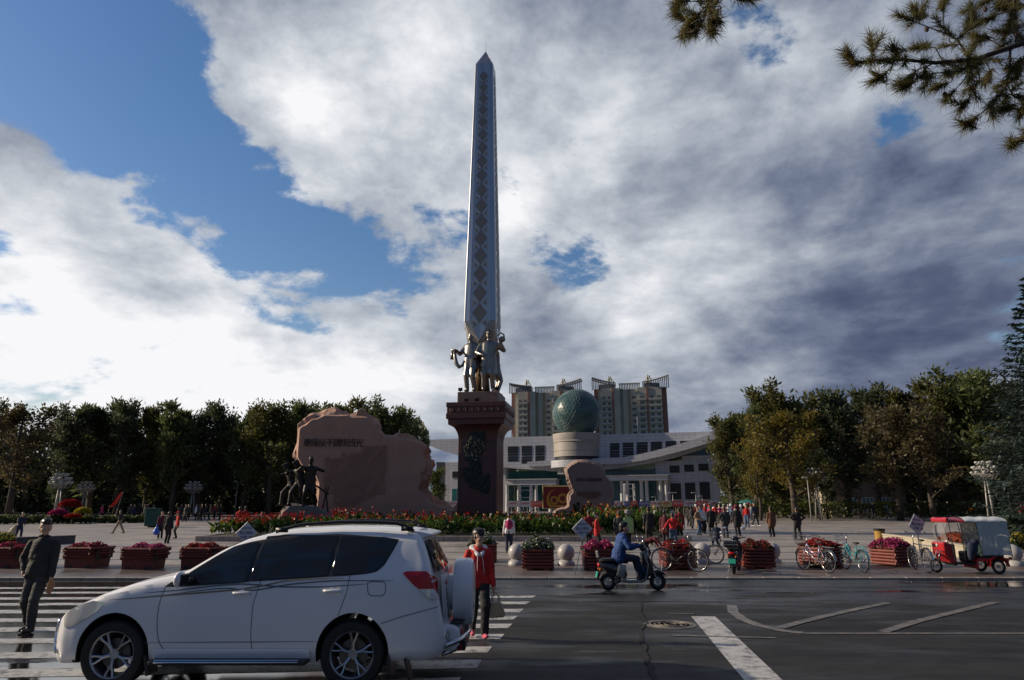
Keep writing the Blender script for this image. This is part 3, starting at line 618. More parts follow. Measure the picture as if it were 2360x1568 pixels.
# ---------------------------------------------------------------- inscribed boulders
def zz(x, y): return ((660+x/4.9)/1.0407, (940+y/4.9)/1.0407)
def boulder(name, outline, Y, depth, m, seed, vox=.16, step=.9, slope=None):
    C = at(sum(p[0] for p in outline)/len(outline), 1185, Y); C.z = gz(Y)-.3
    pts = [(at(x, y, Y).x-C.x, at(x, y, Y).z-C.z) for x, y in outline]
    mb = MB(); cx = sum(p[0] for p in pts)/len(pts); cz = sum(p[1] for p in pts)/len(pts)
    def shr(f): return [(cx+(x-cx)*f, cz*.7+(z-cz*.7)*f if z > .6 else z) for x, z in pts]
    mb.prism(pts, depth*.10, depth*.62); mb.prism(shr(.955), 0, depth*.8); mb.prism(shr(.88), depth*.5, depth)
    me = mods_to_mesh(mb, [('REMESH', dict(mode='VOXEL', voxel_size=vox)), ('SMOOTH', dict(iterations=2, factor=.5))], name)
    rs = np.random.RandomState(seed)
    nv = len(me.vertices); co = np.zeros(nv*3); me.vertices.foreach_get('co', co); co = co.reshape(-1, 3); no = np.zeros(nv*3); me.vertices.foreach_get('normal', no); no = no.reshape(-1, 3)
    for i in range(nv):
        p = Vector(co[i]); k = 1 if (p.y > depth*.08) else .12
        n = mnoise.noise(p*.55+Vector((seed, 0, 0)))*.75+mnoise.noise(p*1.4+Vector((0, seed, 0)))*.34+mnoise.noise(p*4)*.08
        c_ = mnoise.voronoi(p*.5+Vector((seed*3., 0, 0)))[0][0]*.55+mnoise.voronoi(p*1.3)[0][0]*.2
        co[i] += no[i]*np.array((1, .7, 1))*(n+c_-.35)*k*step
    me.vertices.foreach_set('co', co.ravel())
    me.materials.append(m); me.shade_smooth(); me.set_sharp_from_angle(angle=rad(24))
    o = obj(name, me, None, C); o.modifiers.new('facets', 'DECIMATE').ratio = .22; me.set_sharp_from_angle(angle=rad(180)) if False else None
    for p_ in me.polygons: p_.use_smooth = False
    return o, C
M_ROCK = mat('red_sandstone', (.38, .23, .175), .85, scale=.8, col2=(.48, .29, .215), bump=1.6, bscale=6)
M_ROCK2 = mat('pink_sandstone', (.27, .19, .165), .8, scale=1.2, col2=(.32, .22, .18), bump=.8, bscale=7)
M_CARVE = mat('carved_black_paint', (.05, .035, .03), .7)
ol = [(290,890),(245,820),(210,770),(215,560),(215,480),(240,395),(290,370),(340,350),(400,290),(480,275),(560,235),(720,235),(850,245),(1000,260),(1090,262),(1130,310),(1190,370),(1220,450),(1300,480),(1420,500),(1540,550),(1600,540),(1700,565),(1760,620),(1775,680),(1770,770),(1815,810),(1810,880),(1760,960),(1740,1060),(1700,1170),(1790,1220),(1810,1280),(1900,1320),(2000,1370),(2150,1400),(2150,1500),(430,1500),(470,1250),(480,1080),(430,960),(350,930)]
OL = [zz(*p) for p in ol]
b1, C1 = boulder('inscribed_boulder', OL, 46.5, 3.4, M_ROCK, 7)
tag(b1, 'huge red sandstone boulder carved with a long inscription beside the obelisk', 'boulder')
def onrock(x, y, Y, C): p = at(x, y, Y); return (p.x-C.x, -.05, p.z-C.z)
chars = '車保从千建庚班光'
for i, ch in enumerate(chars):
    x, y = zz(372+i*88, 605); text(ch, .62, M_CARVE, b1, onrock(x, y, 46.4, C1), extrude=.02, name='carved_character', bold=-.004)
src = '一九五零年军垦战士在这里开荒造田屯戍边疆建设新城艰苦创业无私奉献功在千秋'
lt = MB(); rows = []
for r in range(25):
    n = 26; ln = ''
    for c in range(n):
        k = r*n+c; ok = (r > 4 or c > 14 or r > 2 and c > 6) and (r < 20 or 4 < c < 22-(r-20)*2)
        ln += src[(k*7+r) % len(src)] if ok else '\u3000'
    rows.append(ln)
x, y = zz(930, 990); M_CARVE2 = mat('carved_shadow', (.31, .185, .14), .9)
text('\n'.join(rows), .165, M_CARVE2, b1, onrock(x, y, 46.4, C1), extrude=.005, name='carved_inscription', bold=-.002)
sm = [(1322,1178),(1300,1120),(1303,1075),(1325,1062),(1350,1060),(1378,1064),(1388,1068),(1392,1080),(1408,1100),(1416,1120),(1411,1150),(1414,1195),(1285,1195)]
sz = lambda x, y: ((1200+x/4.356)/1.0407, (880+y/4.356)/1.0407)
ol2 = [(700,1470),(720,1340),(755,1300),(740,1262),(715,1200),(680,1060),(735,1010),(800,970),(900,972),(1040,1010),(1090,1060),(1120,1140),(1185,1210),(1190,1330),(1165,1400),(1180,1500),(1180,1560),(560,1560),(560,1500)]
OL2 = [sz(*p) for p in ol2]
b2, C2 = boulder('small_inscribed_boulder', OL2, 50.5, 2.0, M_ROCK2, 12, .11, .2)
tag(b2, 'smaller pink stone boulder with a carved heading standing next to the red 60 board', 'boulder')
for i, ch in enumerate('忘军八达纪念碑'):
    x, y = sz(812+i*38, 1182); text(ch, .27, M_CARVE, b2, onrock(x, y, 50.45, C2), extrude=.02, name='carved_character', bold=-.002)
x, y = sz(920, 1340); text('新疆生产建设兵团农八师\n石河子市人民政府敬立碑\n　　二零零四年八月', .17, M_CARVE2, b2, onrock(x, y, 50.45, C2), extrude=.02, name='carved_inscription', bold=.003)
lw = MB(); a_, b_ = at(985, 1180, 47.5), at(1420, 1180, 50.5)
lw.box(((a_.x+b_.x)/2, 50, 1.0), (b_.x-a_.x, 1.2, 1.1))
tag(lw.build('stone_plinth', M_RED3, None, bevel=.04), 'low reddish stone plinth running between the two boulders behind the obelisk', 'plinth')
# bronze group on its own rock, before the big boulder
C3 = at(700, 1180, 42.5); C3.z = gz(42.5)
gb, _c = boulder('statue_base_rock', [(640,1192),(650,1178),(664,1166),(700,1163),(735,1166),(752,1180),(762,1200),(636,1200)], 41.6, 2.4, mat('grey_rock', (.20, .17, .15), .8, var=.3, scale=2, bump=1), 21, .12, .3)
tag(gb, 'low grey rock under the dark bronze figures at the flower bed', 'rock')
zg = at(700, 1166, 42.5).z-.05
def bronze(P, label, x, Y, rz, sc, add=None):
    me = blend('bronze_figure', P, .03, 2); me.materials.append(M_BRZD); p = at(x, 1160, Y)
    o = obj('bronze_figure', me, None, (p.x, Y, zg), rz); o.scale = (sc,)*3; tag(o, label, 'statue', 'bronze pioneers hauling a plough'); return o
P, _ = human(lean=22, hands=((-.1, -.55, 1.25), (.3, -.42, 1.2)), feet=((-.12, -.32, .0), (.14, .38, .0, -.02)), hip=.84, hat='cap', coat=.18)
bronze(P, 'bronze figure leaning forward at the outer end of the bronze group', 669, 42.6, rad(-50), 1.62)
P, _ = human(lean=16, hands=((-.1, -.5, 1.3), (.34, -.3, 1.45)), feet=((-.12, -.3, .0), (.14, .3, .0, -.02)), hip=.86, coat=.2, hat='cap')
bronze(P, 'bronze figure pulling with a raised arm in the middle of the group', 687, 42.0, rad(-35), 1.66)
P, _ = human(lean=6, hands=((-.30, -.3, 1.35), (.34, -.3, 1.3)), elbow=((-.8, .3, -.5), (.9, .2, -.4)), feet=((-.16, -.1, .0), (.18, .12, .0)), hip=.9, coat=.35, puff=1.15, hat='cap')
bz = bronze(P, 'broad bronze figure with spread arms next to the bronze plough', 711, 42.0, rad(8), 1.72)
pl = thing('bronze_plough', 'bronze plough frame with forked handles leaning beside the bronze figures', 'plough', (at(745, 1180, 42.2).x, 42.2, gz(42)))
MB().tube([(-.9, 0, 3.2), (-.1, 0, 2.7), (.25, 0, 2.45)], .06, 6).tube([(.1, 0, 2.55), (-.28, -.1, 0)], .05, 6).tube([(.1, 0, 2.55), (.52, -.1, 0)], .05, 6).tube([(.05, 0, 2.4), (.02, 0, 3.0)], .035, 6).tube([(.15, 0, 2.4), (.22, 0, 2.95)], .035, 6).build('frame', M_BRZD, pl)
# ---------------------------------------------------------------- museum with glass dome
MTH = rad(-16); M0 = at(1330, 1170, 132); M0.z = 1.2
U = Vector((math.cos(MTH), math.sin(MTH), 0)); NN = Vector((math.sin(MTH), -math.cos(MTH), 0))   # towards the camera
def fa(x, y, off=0):            # disp pixel -> (u, z) on the facade plane
    d = raydir(x, y); o = Vector((0, 0, H)); p0 = M0+NN*off
    t = (p0-o).dot(NN)/d.dot(NN); p = o+d*t; return (p-p0).dot(U), p.z-M0.z
def fz(x, y, off=0): return fa(*sz(x, y), off)
M_PANEL = None
def panelmat():
    m, N, L, b = nodes_mat('grey_cladding'); tc = N.new('ShaderNodeTexCoord'); br = N.new('ShaderNodeTexBrick'); mp = N.new('ShaderNodeMapping'); mp.inputs[2].default_value = (rad(90), 0, 0)
    L.new(tc.outputs['Object'], mp.inputs[0]); L.new(mp.outputs[0], br.inputs[0]); br.offset = 0; br.inputs['Scale'].default_value = 1; br.inputs['Brick Width'].default_value = 1.2; br.inputs['Row Height'].default_value = .6; br.inputs['Mortar Size'].default_value = .02
    br.inputs['Color1'].default_value = (.50, .51, .55, 1); br.inputs['Color2'].default_value = (.45, .46, .51, 1); br.inputs['Mortar'].default_value = (.22, .22, .25, 1); L.new(br.outputs[0], b.inputs['Base Color']); b.inputs['Roughness'].default_value = .45
    return m
M_PANEL = panelmat(); M_GLASS = mat('teal_glass', (.03, .13, .15), .16, 0, var=.3, scale=.3, spec=.8); M_DARK = mat('dark_opening', (.012, .014, .018), .4)
M_WHITE = mat('white_stone', (.55, .55, .55), .5, var=.1, scale=1); M_CYL = mat('beige_drum_cladding', (.34, .31, .28), .55, var=.15, scale=.6)
mu = thing('museum_building', 'grey museum with a green glass dome and swept winged roof behind the square', 'museum', M0, MTH)
# local coordinates: x = u, y = -off (towards camera negative)
def pz(pts, off=0): return [fz(*p, off) for p in pts]
zt = [fa(975, 1019), fa(1665, 993)]
# winged roof slab with arched lower edge
top_ = [fa(975, 1018), fa(1250, 1008.5), fa(1400, 1003), fa(1672, 993)]
ztop = sum(p[1] for p in top_)/4
low = [fa(1672, 999)]+pz([(2150, 850), (1980, 905), (1800, 960), (1600, 1005), (1400, 1043), (1200, 1070), (1050, 1080), (800, 1092), (550, 1092), (400, 1080), (200, 1068), (50, 1055)])+[fa(1030, 1042), fa(1000, 1029)]
poly = [(top_[0][0], ztop), (top_[0][0], ztop-.5)]+[(u, min(z, ztop-.8)) for u, z in reversed(low)][1:]+[(top_[-1][0], ztop)]
rf = MB().prism(poly, -1.5, 13); rf.build('winged_roof', M_PANEL, mu)
lip = pz([(320, 1052), (560, 1040), (800, 1034), (1060, 1028), (1300, 1022), (1500, 990), (1700, 945), (1900, 893), (2100, 835), (2265, 785)])
lp = MB(); lp.prism([(u, z) for u, z in lip]+[(u, z+.9+.6*i/9) for i, (u, z) in reversed(list(enumerate(lip)))], -3.0, -1.5); lp.build('canopy_edge', M_PANEL, mu)
# louvred openings
for x0, x1, ys in ((78, 188, (845, 868, 892, 920, 950, 978)), (222, 330, (840, 865, 890, 918, 950, 978, 1000)), (365, 463, (836, 862, 888, 916, 946, 972, 995)),
                   (1145, 1245, (812, 838, 862, 890, 918, 945, 972)), (1280, 1392, (806, 832, 860, 887, 914, 943, 970)), (1425, 1540, (802, 830, 856, 882, 910, 938)), (1572, 1690, (798, 824, 850, 877, 906)), (1725, 1838, (792, 818, 846, 872)), (1875, 1985, (788, 814, 838)), (2020, 2085, (780,))):
    lv = MB()
    for y in ys:
        a, b_ = fz(x0, y, 1.5), fz(x1, y-2, 1.5); lv.box(((a[0]+b_[0])/2, -1.5, a[1]), (b_[0]-a[0], .12, .42))
    lv.build('louvre_opening', M_DARK, mu)
# walls behind
a, b_ = fa(1027, 1066)[0], fa(1655, 1060)[0]; zr = fz(1620, 990)[1]
wl = MB()
zl0 = fa(1030, 1066)[1]; l1 = fa(1060, 1066)[0]
wl.box(((a+fz(45, 1100)[0])/2+.1, 4, zl0/2), (fz(45, 1100)[0]-a+.2, 8, zl0))
r0 = fz(1618, 1000)[0]; wl.box(((r0+b_)/2, 4, fz(1700, 985)[1]/2), (b_-r0, 8, fz(1700, 985)[1]))
zq = fz(2200, 925)[1]; q0 = fz(1900, 935)[0]; wl.box(((q0+b_)/2, 4.2, zq/2), (b_-q0, 8.2, zq))
wl.build('wall', M_PANEL, mu)
def rect(name, m, x0, y0, x1, y1, off, th=.3, parent=mu, par=fz):
    a, b2_ = par(x0, y1, off), par(x1, y0, off); return MB().box(((a[0]+b2_[0])/2, -off+th/2, (a[1]+b2_[1])/2), (abs(b2_[0]-a[0]), th, abs(b2_[1]-a[1]))).build(name, m, parent)
fr_ = MB().box(((a+b_)/2, 2.4, fz(1000, 1100)[1]/2+.2), (b_-a, 1.0, fz(1000, 1090)[1]+.4)).build('glass_curtain_wall', M_GLASS, mu)
g2 = MB().prism(pz([(1900, 932), (2030, 905), (2210, 822), (2210, 925)]), 1, 1.4).build('glass_gable', M_GLASS, mu)
for x0, y0, x1, y1 in ((1770, 1032, 1870, 1108), (1922, 1022, 2020, 1098), (2072, 1012, 2172, 1088), (1783, 1218, 1885, 1385), (1935, 1212, 2035, 1385), (2090, 1204, 2185, 1385)):
    f = rect('window', M_WHITE, x0-4, y0-4, x1+4, y1+4, .12, .14); rect('pane', M_DARK, x0, y0, x1, y1, .16, .1, f)
f = rect('window', M_WHITE, 188, 1115, 237, 1167, .12, .14, par=lambda x, y, o: fa((1020+x/3.017)/1.0407, (760+y/3.017)/1.0407, o)); rect('pane', M_DARK, 194, 1119, 237, 1163, .16, .1, f, par=lambda x, y, o: fa((1020+x/3.017)/1.0407, (760+y/3.017)/1.0407, o))
f = rect('window', M_WHITE, 188, 1240, 232, 1335, .12, .14, par=lambda x, y, o: fa((1020+x/3.017)/1.0407, (760+y/3.017)/1.0407, o)); rect('pane', M_GLASS, 192, 1244, 228, 1333, .16, .1, f, par=lambda x, y, o: fa((1020+x/3.017)/1.0407, (760+y/3.017)/1.0407, o))
# colonnades
for x0, x1, yt, yb, cols in ((55, 582, 1172, 1235, (70, 190, 320, 372, 520)), (1110, 1748, 1130, 1190, (1265, 1322, 1470, 1525, 1668, 1728))):
    bm_ = rect('portico_beam', M_WHITE, x0, yt, x1, yb, 3.2, 3.0); rect('portico_cornice', M_WHITE, x0-6, yt-4, x1+8, yt+10, 3.5, 3.6)
    for x in cols:
        u, z = fz(x, yb, 2.8); MB().lathe([(.42, 0), (.36, .3), (.33, z*.5), (.31, z-.3), (.42, z-.02)], (u, -2.6, 0), n=14).build('column', M_WHITE, mu, 'auto')
# drum and dome
u0 = fz(805, 700)[0]; rr_ = (fz(1060, 800, 2)[0]-fz(550, 800, 2)[0])/2; z1, z2, z3, z4, z5 = [fz(805, y, 4)[1] for y in (975, 932, 870, 775, 685)]
MB().lathe([(rr_*.97, z1), (rr_*.97, z2)], (u0, .2, 0), n=48).build('drum_glazing', M_DARK, mu, 'auto')
MB().lathe([(rr_, z2), (rr_, z3-.1), (rr_*1.0, z3-.1), (rr_*.985, z3-.1), (rr_*.985, z3), (rr_, z3), (rr_, z4), (rr_*1.03, z4), (rr_*1.0, z4+.25), (rr_*1.03, z4+1.0), (rr_*1.03, z5), (rr_*.9, z5)], (u0, .2, 0), n=48).build('drum', M_CYL, mu, 'auto')
MB().lathe([(rr_+.9, z1-1.3), (rr_+.9, z1), (rr_*.9, z1)], (u0, .2, 0), n=48).build('drum_ledge', M_PANEL, mu, 'auto')
MB().box((u0, 1, z1-1.6), (rr_*1.5, 7, 1.8)).build('entrance_soffit', M_WHITE, mu); MB().box((u0, 2.2, (z1-2.5)/2), (rr_*1.6, 2.2, z1-2.5)).build('entrance_glazing', M_GLASS, mu)
import bmesh as _bm
bm = _bm.new(); _bm.ops.create_icosphere(bm, subdivisions=4, radius=1.0)
zd = fz(800, 490, 0)[1]; rd = (fz(1050, 500, 0)[0]-fz(545, 500, 0)[0])/2
dr = random.Random(4)
for v in bm.verts: v.co = v.co*rd*(1+dr.uniform(-.004, .004))
_bm.ops.bisect_plane(bm, geom=bm.verts[:]+bm.edges[:]+bm.faces[:], plane_co=(0, 0, z5-zd-.1), plane_no=(0, 0, 1), clear_inner=True)
me = bpy.data.meshes.new('dome'); bm.to_mesh(me); bm.free()
md, N, L, b = nodes_mat('dome_glass'); g = N.new('ShaderNodeNewGeometry'); tc = N.new('ShaderNodeTexCoord'); vt = N.new('ShaderNodeTexVoronoi'); vt.inputs['Scale'].default_value = .75; L.new(tc.outputs['Object'], vt.inputs[0])
r = N.new('ShaderNodeValToRGB'); r.color_ramp.elements[0].color = (.02, .07, .075, 1); r.color_ramp.elements[1].color = (.10, .17, .17, 1); L.new(vt.outputs['Color'], r.inputs[0]); L.new(r.outputs[0], b.inputs['Base Color']); b.inputs['Roughness'].default_value = .28
me.materials.append(md); o = obj('dome', me, mu, (u0, .2, zd))
me2 = me.copy(); me2.materials.clear(); me2.materials.append(mat('dome_ribs', (.05, .10, .10), .5)); fo = obj('dome_ribs', me2, o); w = fo.modifiers.new('w', 'WIREFRAME'); w.thickness = .05
# rooftop masts
for i, (x, y, h) in enumerate(((1468, 1003, 4.2), (1175, 1017, 1.5), (1565, 1002, 1.4), (1640, 999, 3.0), (1042, 992, 0))):
    if h: u, z = fa(x, y, -4); MB().tube([(u, 6, ztop-.1), (u, 6, ztop+h)], .06, 5).build('rooftop_mast', M_WHITE, mu)
# ---------------------------------------------------------------- two apartment towers
M_TW = mat('tower_render', (.52, .48, .41), .8, var=.12, scale=.2); M_TRED = mat('tower_red', (.32, .16, .13), .8); M_TWIN = mat('tower_glass', (.13, .13, .13), .35, var=.6, scale=.5); M_TWH = mat('tower_trim', (.46, .45, .42), .7)
M_TOR = mat('tower_ochre', (.34, .26, .18), .8); M_PERG = mat('pergola_grey', (.30, .31, .34), .7); M_TYEL = mat('tower_yellow_slabs', (.48, .46, .40), .8)
def tower(x0, x1, ytop, Y, label, sty):
    a, b_ = at(x0, 1000, Y), at(x1, 1000, Y); Wd = (b_.x-a.x)/math.cos(.2); c = (a+b_)/2; c.z = 1.0
    t = thing('apartment_tower', label, 'apartment block', c, rad(-11)); Ht = at((x0+x1)/2, ytop, Y).z-1.0; nf = 20; fh = Ht/nf; D_ = 16
    segs = [(0, .06, 0, M_TRED), (.06, .10, -.6, M_TYEL), (.10, .25, -1.4, M_TW), (.25, .28, -1.6, M_TRED), (.28, .36, -1.4, M_TW), (.36, .40, .4, M_TW), (.40, .47, -.4, M_TW), (.47, .50, -.8, M_TOR), (.50, .60, -.4, M_TW), (.60, .72, -1.4, M_TW), (.72, .75, -1.6, M_TRED), (.75, .93, -1.4, M_TW), (.93, 1, -.3, M_TRED)]
    for i, (u0_, u1_, off, m) in enumerate(segs):
        w = (u1_-u0_)*Wd; dh = 0 if .4 <= u0_ < .6 else .5
        MB().box((-Wd/2+(u0_+u1_)/2*Wd, off/2+4, (Ht+dh)/2), (w, 8-off, Ht+dh)).build('facade_bay', m, t)
    for f in range(nf-1):
        z = f*fh+fh*.58; wb = MB()
        for u0_, u1_, off, m in segs:
            w = (u1_-u0_)*Wd
            if w < 2.6: continue
            n = max(1, int(w/1.9))
            for k in range(n): x = -Wd/2+u0_*Wd+w*(k+.5)/n; wb.box((x, off+.0, z), (w/n*.55, .12, fh*.42))
            if off < -1: MB().box((-Wd/2+(u0_+u1_)/2*Wd, off-.25, f*fh+.35), (w*.96, .6, .7)).build('balcony', M_TYEL if f % 6 == 5 else M_TWH, t)
        wb.build('window_band', M_TWIN, t)
    for s, u0_, u1_ in ((-1, -.02, .30), (1, .68, 1.03)):           # curved roof pergolas
        pg = MB(); n = 14; rows = []
        for i in range(n+1):
            f = i/n; x = -Wd/2+(u0_+(u1_-u0_)*f)*Wd; e = (1-f) if s < 0 else f; zt_ = Ht+2.6+2.3*e**1.5*(1 if sty == 1 or s > 0 else .6)
            rows.append((x, zt_)); pg.box((x, -1.2, (Ht+zt_)/2), (.35, .35, zt_-Ht)); pg.box((x, 1.5, zt_), (.28, 6.5, .25))
        for i in range(n): pg.tube([(rows[i][0], -2, rows[i][1]), (rows[i+1][0], -2, rows[i+1][1])], .32, 4)
        pg.build('roof_pergola', M_PERG, t)
    cc = MB()
    for i in range(13): x = -Wd/2+(.36+.27*i/12)*Wd; cc.box((x, -.3, Ht+1.1), (.45, .4, 2.2))
    cc.box((-Wd/2+.495*Wd, -.3, Ht+2.3), (.3*Wd, .6, .5)); cc.build('roof_colonnade', M_TWH, t)
    for u_ in (.22, .76):
        fg = MB(); x = -Wd/2+u_*Wd
        for i in range(6): fg.tube([(x+math.cos(i)*1.3, 2, Ht), (x+math.cos(i*2.1)*.6, 2, Ht+5.4+1.1*math.sin(i*3))], .16, 5)
        fg.tube([(x-1.8, 2, Ht+3.2), (x, 2, Ht+5.8), (x+1.8, 2, Ht+3.6)], .15, 5); fg.build('roof_ornament', mat('gilt_ornament', (.5, .4, .12), .5, .3), t)
    MB().box((-Wd/2+.18*Wd, 2, Ht+1.2), (.22*Wd, 6, 2)).box((-Wd/2+.8*Wd, 2, Ht+1.2), (.22*Wd, 6, 2)).build('roof_house', M_TRED, t)
tower(1179, 1336, 906, 265, 'left of two beige high-rise blocks, its lower right part hidden by the glass dome', 0)
tower(1374, 1538, 898, 262, 'right of two beige high-rise blocks standing behind the dome', 1)
tb = thing('distant_block', 'narrow tan building far behind, seen between the boulder and the museum', 'building', at(1014, 1170, 240))
hh = at(1014, 1082, 240).z; MB().box((0, 0, hh/2), (2.6, 6, hh)).build('wall', mat('tan_wall', (.35, .25, .19), .8), tb); MB().box((0, 0, hh+.2), (2.9, 6.3, .4)).build('parapet', M_TWH, tb)
# ---------------------------------------------------------------- white SUV (local: x forward, +y the side the camera sees)
M_WCAR = mat('white_car_paint', (.82, .82, .82), .30, 0, coat=.45); M_CGL = mat('tinted_car_glass', (.012, .014, .017), .05, 0, spec=.6); M_BLK = mat('black_plastic', (.015, .015, .016), .45)
M_RUB = mat('tyre_rubber', (.014, .014, .014), .75, var=.3, scale=20); M_ALLOY = mat('alloy_rim', (.42, .43, .45), .28, .9); M_CHR = mat('chrome', (.7, .7, .72), .12, 1); M_GAP = mat('panel_gap', (.05, .05, .055), .7)
M_TLR = mat('red_lamp_lens', (.50, .006, .012), .25); M_CLR = mat('clear_lamp_lens', (.62, .60, .55), .10, .3, coat=1)
CX, CYc = -1.775, 8.92
SZ = 1.062
def cl(x, y, Y=8.0): p = at(x, y, Y); return CX-p.x, p.z/SZ
suv = thing('white_suv', 'white SUV with roof rails and a covered spare wheel driving over the crossing', 'car', (CX, CYc, .004), math.pi); suv.scale = (1, 1, SZ)
XS = [-1.04, -1.02, -.985, -.955, -.92, -.86, -.78, -.72, -.67, -.55, -.2, .3, .8, 1.1, 1.4, 1.65, 1.92, 2.08, 2.3, 2.6, 2.9, 3.1, 3.25, 3.35, 3.44, 3.49]
ZT = [.44, .60, .64, .86, .98, 1.14, 1.36, 1.50, 1.56, 1.585, 1.605, 1.61, 1.59, 1.56, 1.49, 1.385, 1.22, 1.125, 1.088, 1.03, .94, .86, .80, .73, .62, .46]
ZB = [.40, .36, .33, .31, .30, .29, .28, .28, .28, .27, .26, .26, .26, .26, .26, .26, .26, .26, .26, .26, .26, .25, .24, .24, .26, .34]
WM = [.66, .76, .82, .855, .87, .885, .895, .90, .90, .905, .91, .91, .91, .91, .91, .91, .91, .91, .91, .91, .905, .895, .865, .80, .66, .42]
BL = [1.0]*len(XS)
def ip(x, A): return float(np.interp(x, XS, A))
def isx(x, A):                                                  # lightly smoothed
    return .5*ip(x, A)+.25*ip(x-.03, A)+.25*ip(x+.03, A)
def belt(x): return 1.095-.035*max(0, x)+.02*max(0, -x) if x < 2.1 else 1.02
def prof_car(x):
    zt, zb, wm = isx(x, ZT), isx(x, ZB), isx(x, WM)
    fl = .022*math.exp(-((x-2.66)/.42)**2)+.022*math.exp(-(x/.42)**2)
    wm += fl; bz = min(belt(x), zt-.10*min(1, max(.2, (zt-.5))))
    mid = zb+(bz-zb)*.5
    P = [(wm*.90, zb), (wm*.965, zb+.05), (wm*.985, zb+.16), (wm, mid), (wm*.995, mid+(bz-mid)*.45), (wm*.968, bz)]
    hi = max(0, zt-bz)
    if hi > .14: wr = wm*(1-.31*min(1, hi/.5)); P += [(wm*.965-(wm*.965-wr)*.5+.012, bz+hi*.5), (wr+.02, zt-.06), (wr-.06, zt-.018), (wr*.6, zt+.01), (0, zt+.022)]
    else: P += [(wm*.945, bz+hi*.45), (wm*.90, zt-.035), (wm*.82, zt-.008), (wm*.5, zt+.014), (0, zt+.028)]
    return P
def resample(P, n):
    A = np.array(P); s = np.r_[0, np.cumsum(np.linalg.norm(np.diff(A, axis=0), axis=1))]; t = np.linspace(0, s[-1], n); return np.c_[np.interp(t, s, A[:, 0]), np.interp(t, s, A[:, 1])]
def yside(x, z):
    P = prof_car(x)[:9]; return float(np.interp(z, [p[1] for p in P], [p[0] for p in P]))
xs = np.r_[np.linspace(-1.04, -.5, 28), np.linspace(-.46, 3.0, 84), np.linspace(3.03, 3.49, 24)]
rows = []
for x in xs:
    q = resample(prof_car(x), 30); q[1:-1] = .5*q[1:-1]+.25*q[:-2]+.25*q[2:]
    rows.append([(x, y, z) for y, z in q]+[(x, -y, z) for y, z in q[::-1][1:]])
mb = MB().grid(rows, wrap=True); n = len(rows[0]); mb.face(rows[0]); mb.face(list(reversed(rows[-1])))
me = bpy.data.meshes.new('body'); me.from_pydata(mb.v, [], mb.f)
bm = _bm.new(); bm.from_mesh(me); _bm.ops.remove_doubles(bm, verts=bm.verts, dist=1e-5); _bm.ops.recalc_face_normals(bm, faces=bm.faces); bm.to_mesh(me); bm.free()
tmp = bpy.data.objects.new('t', me); COL.objects.link(tmp); cuts = []
for ax in (0, 2.66):
    for s in (1, -1):
        c = MB(); c.lathe([(0, .52*s), (.405, .52*s), (.405, 1.2*s), (0, 1.2*s)], (ax, 0, .352), 'Y', 48); c.box((ax, s*.86, .2), (.8, .68, .35)); cm = mods_to_mesh(c, [], 'c')
        bmc = _bm.new(); bmc.from_mesh(cm); _bm.ops.remove_doubles(bmc, verts=bmc.verts, dist=1e-5); _bm.ops.recalc_face_normals(bmc, faces=bmc.faces); bmc.to_mesh(cm); bmc.free()
        co = bpy.data.objects.new('c', cm); COL.objects.link(co); cuts.append(co); m_ = tmp.modifiers.new('b', 'BOOLEAN'); m_.object = co; m_.operation = 'DIFFERENCE'; m_.solver = 'EXACT'; m_.use_self = True
dg = bpy.context.evaluated_depsgraph_get(); bme = bpy.data.meshes.new_from_object(tmp.evaluated_get(dg)); bme.name = 'body'
for c in cuts+[tmp]: bpy.data.objects.remove(c)
bme.materials.clear(); bme.materials.append(M_WCAR); bme.materials.append(M_BLK)
for p in bme.polygons:
    c = p.center; inside = any((c.x-ax)**2+(c.z-.352)**2 < .413**2 and abs(c.y) < .95 for ax in (0, 2.66)) and (abs(p.normal.y) < .5 or abs(c.y) < .6)
    inside = inside or any((c.x-ax)**2+(c.z-.352)**2 < .4**2 for ax in (0, 2.66))
    p.material_index = 1 if inside or (c.z < .42 and abs(p.normal.z) > .7) else 0
if sum(p.normal.z*p.area for p in bme.polygons if p.center.z > 1.4) < 0: bme.flip_normals()
bme.shade_smooth(); bme.set_sharp_from_angle(angle=rad(32)); body = obj('body', bme, suv)
def patch(poly, name, m, par, off=.0075, nx=26, nz=8, sides=(1, -1), mi=0, mbx=None):
    xs_ = [p[0] for p in poly]; a, b = min(xs_)+1e-4, max(xs_)-1e-4; q = mbx or MB()
    for s in sides:
        R = []
        for i in range(nx+1):
            x = a+(b-a)*i/nx; zs = []
            for k in range(len(poly)):
                p, p2 = poly[k], poly[(k+1) % len(poly)]
                if (p[0] <= x) != (p2[0] <= x): zs.append(p[1]+(p2[1]-p[1])*(x-p[0])/(p2[0]-p[0]))
            z0, z1 = min(zs), max(zs); R.append([(x, s*(yside(x, z0+(z1-z0)*j/nz)+off), z0+(z1-z0)*j/nz) for j in range(nz+1)])
        q.grid(R, mi)
    if mbx is None: return q.build(name, m, par, True)
z1c = lambda x, y: ((x/3.469)/1.0407, (1180+y/3.469)/1.0407)
z2c = lambda x, y: ((600+x/3.469)/1.0407, (1180+y/3.469)/1.0407)
C1z = lambda x, y: cl(*z1c(x, y), 8.08); C2z = lambda x, y: cl(*z2c(x, y), 8.08)
C1s = lambda x, y: cl(*z1c(x, y), 8.01); C2s = lambda x, y: cl(*z2c(x, y), 8.01)
def adj(p): x, z = p; return (x, z-.050*min(1, max(0, (x-.55)/.6))*min(1, max(0, (z-1.06)/.08)))
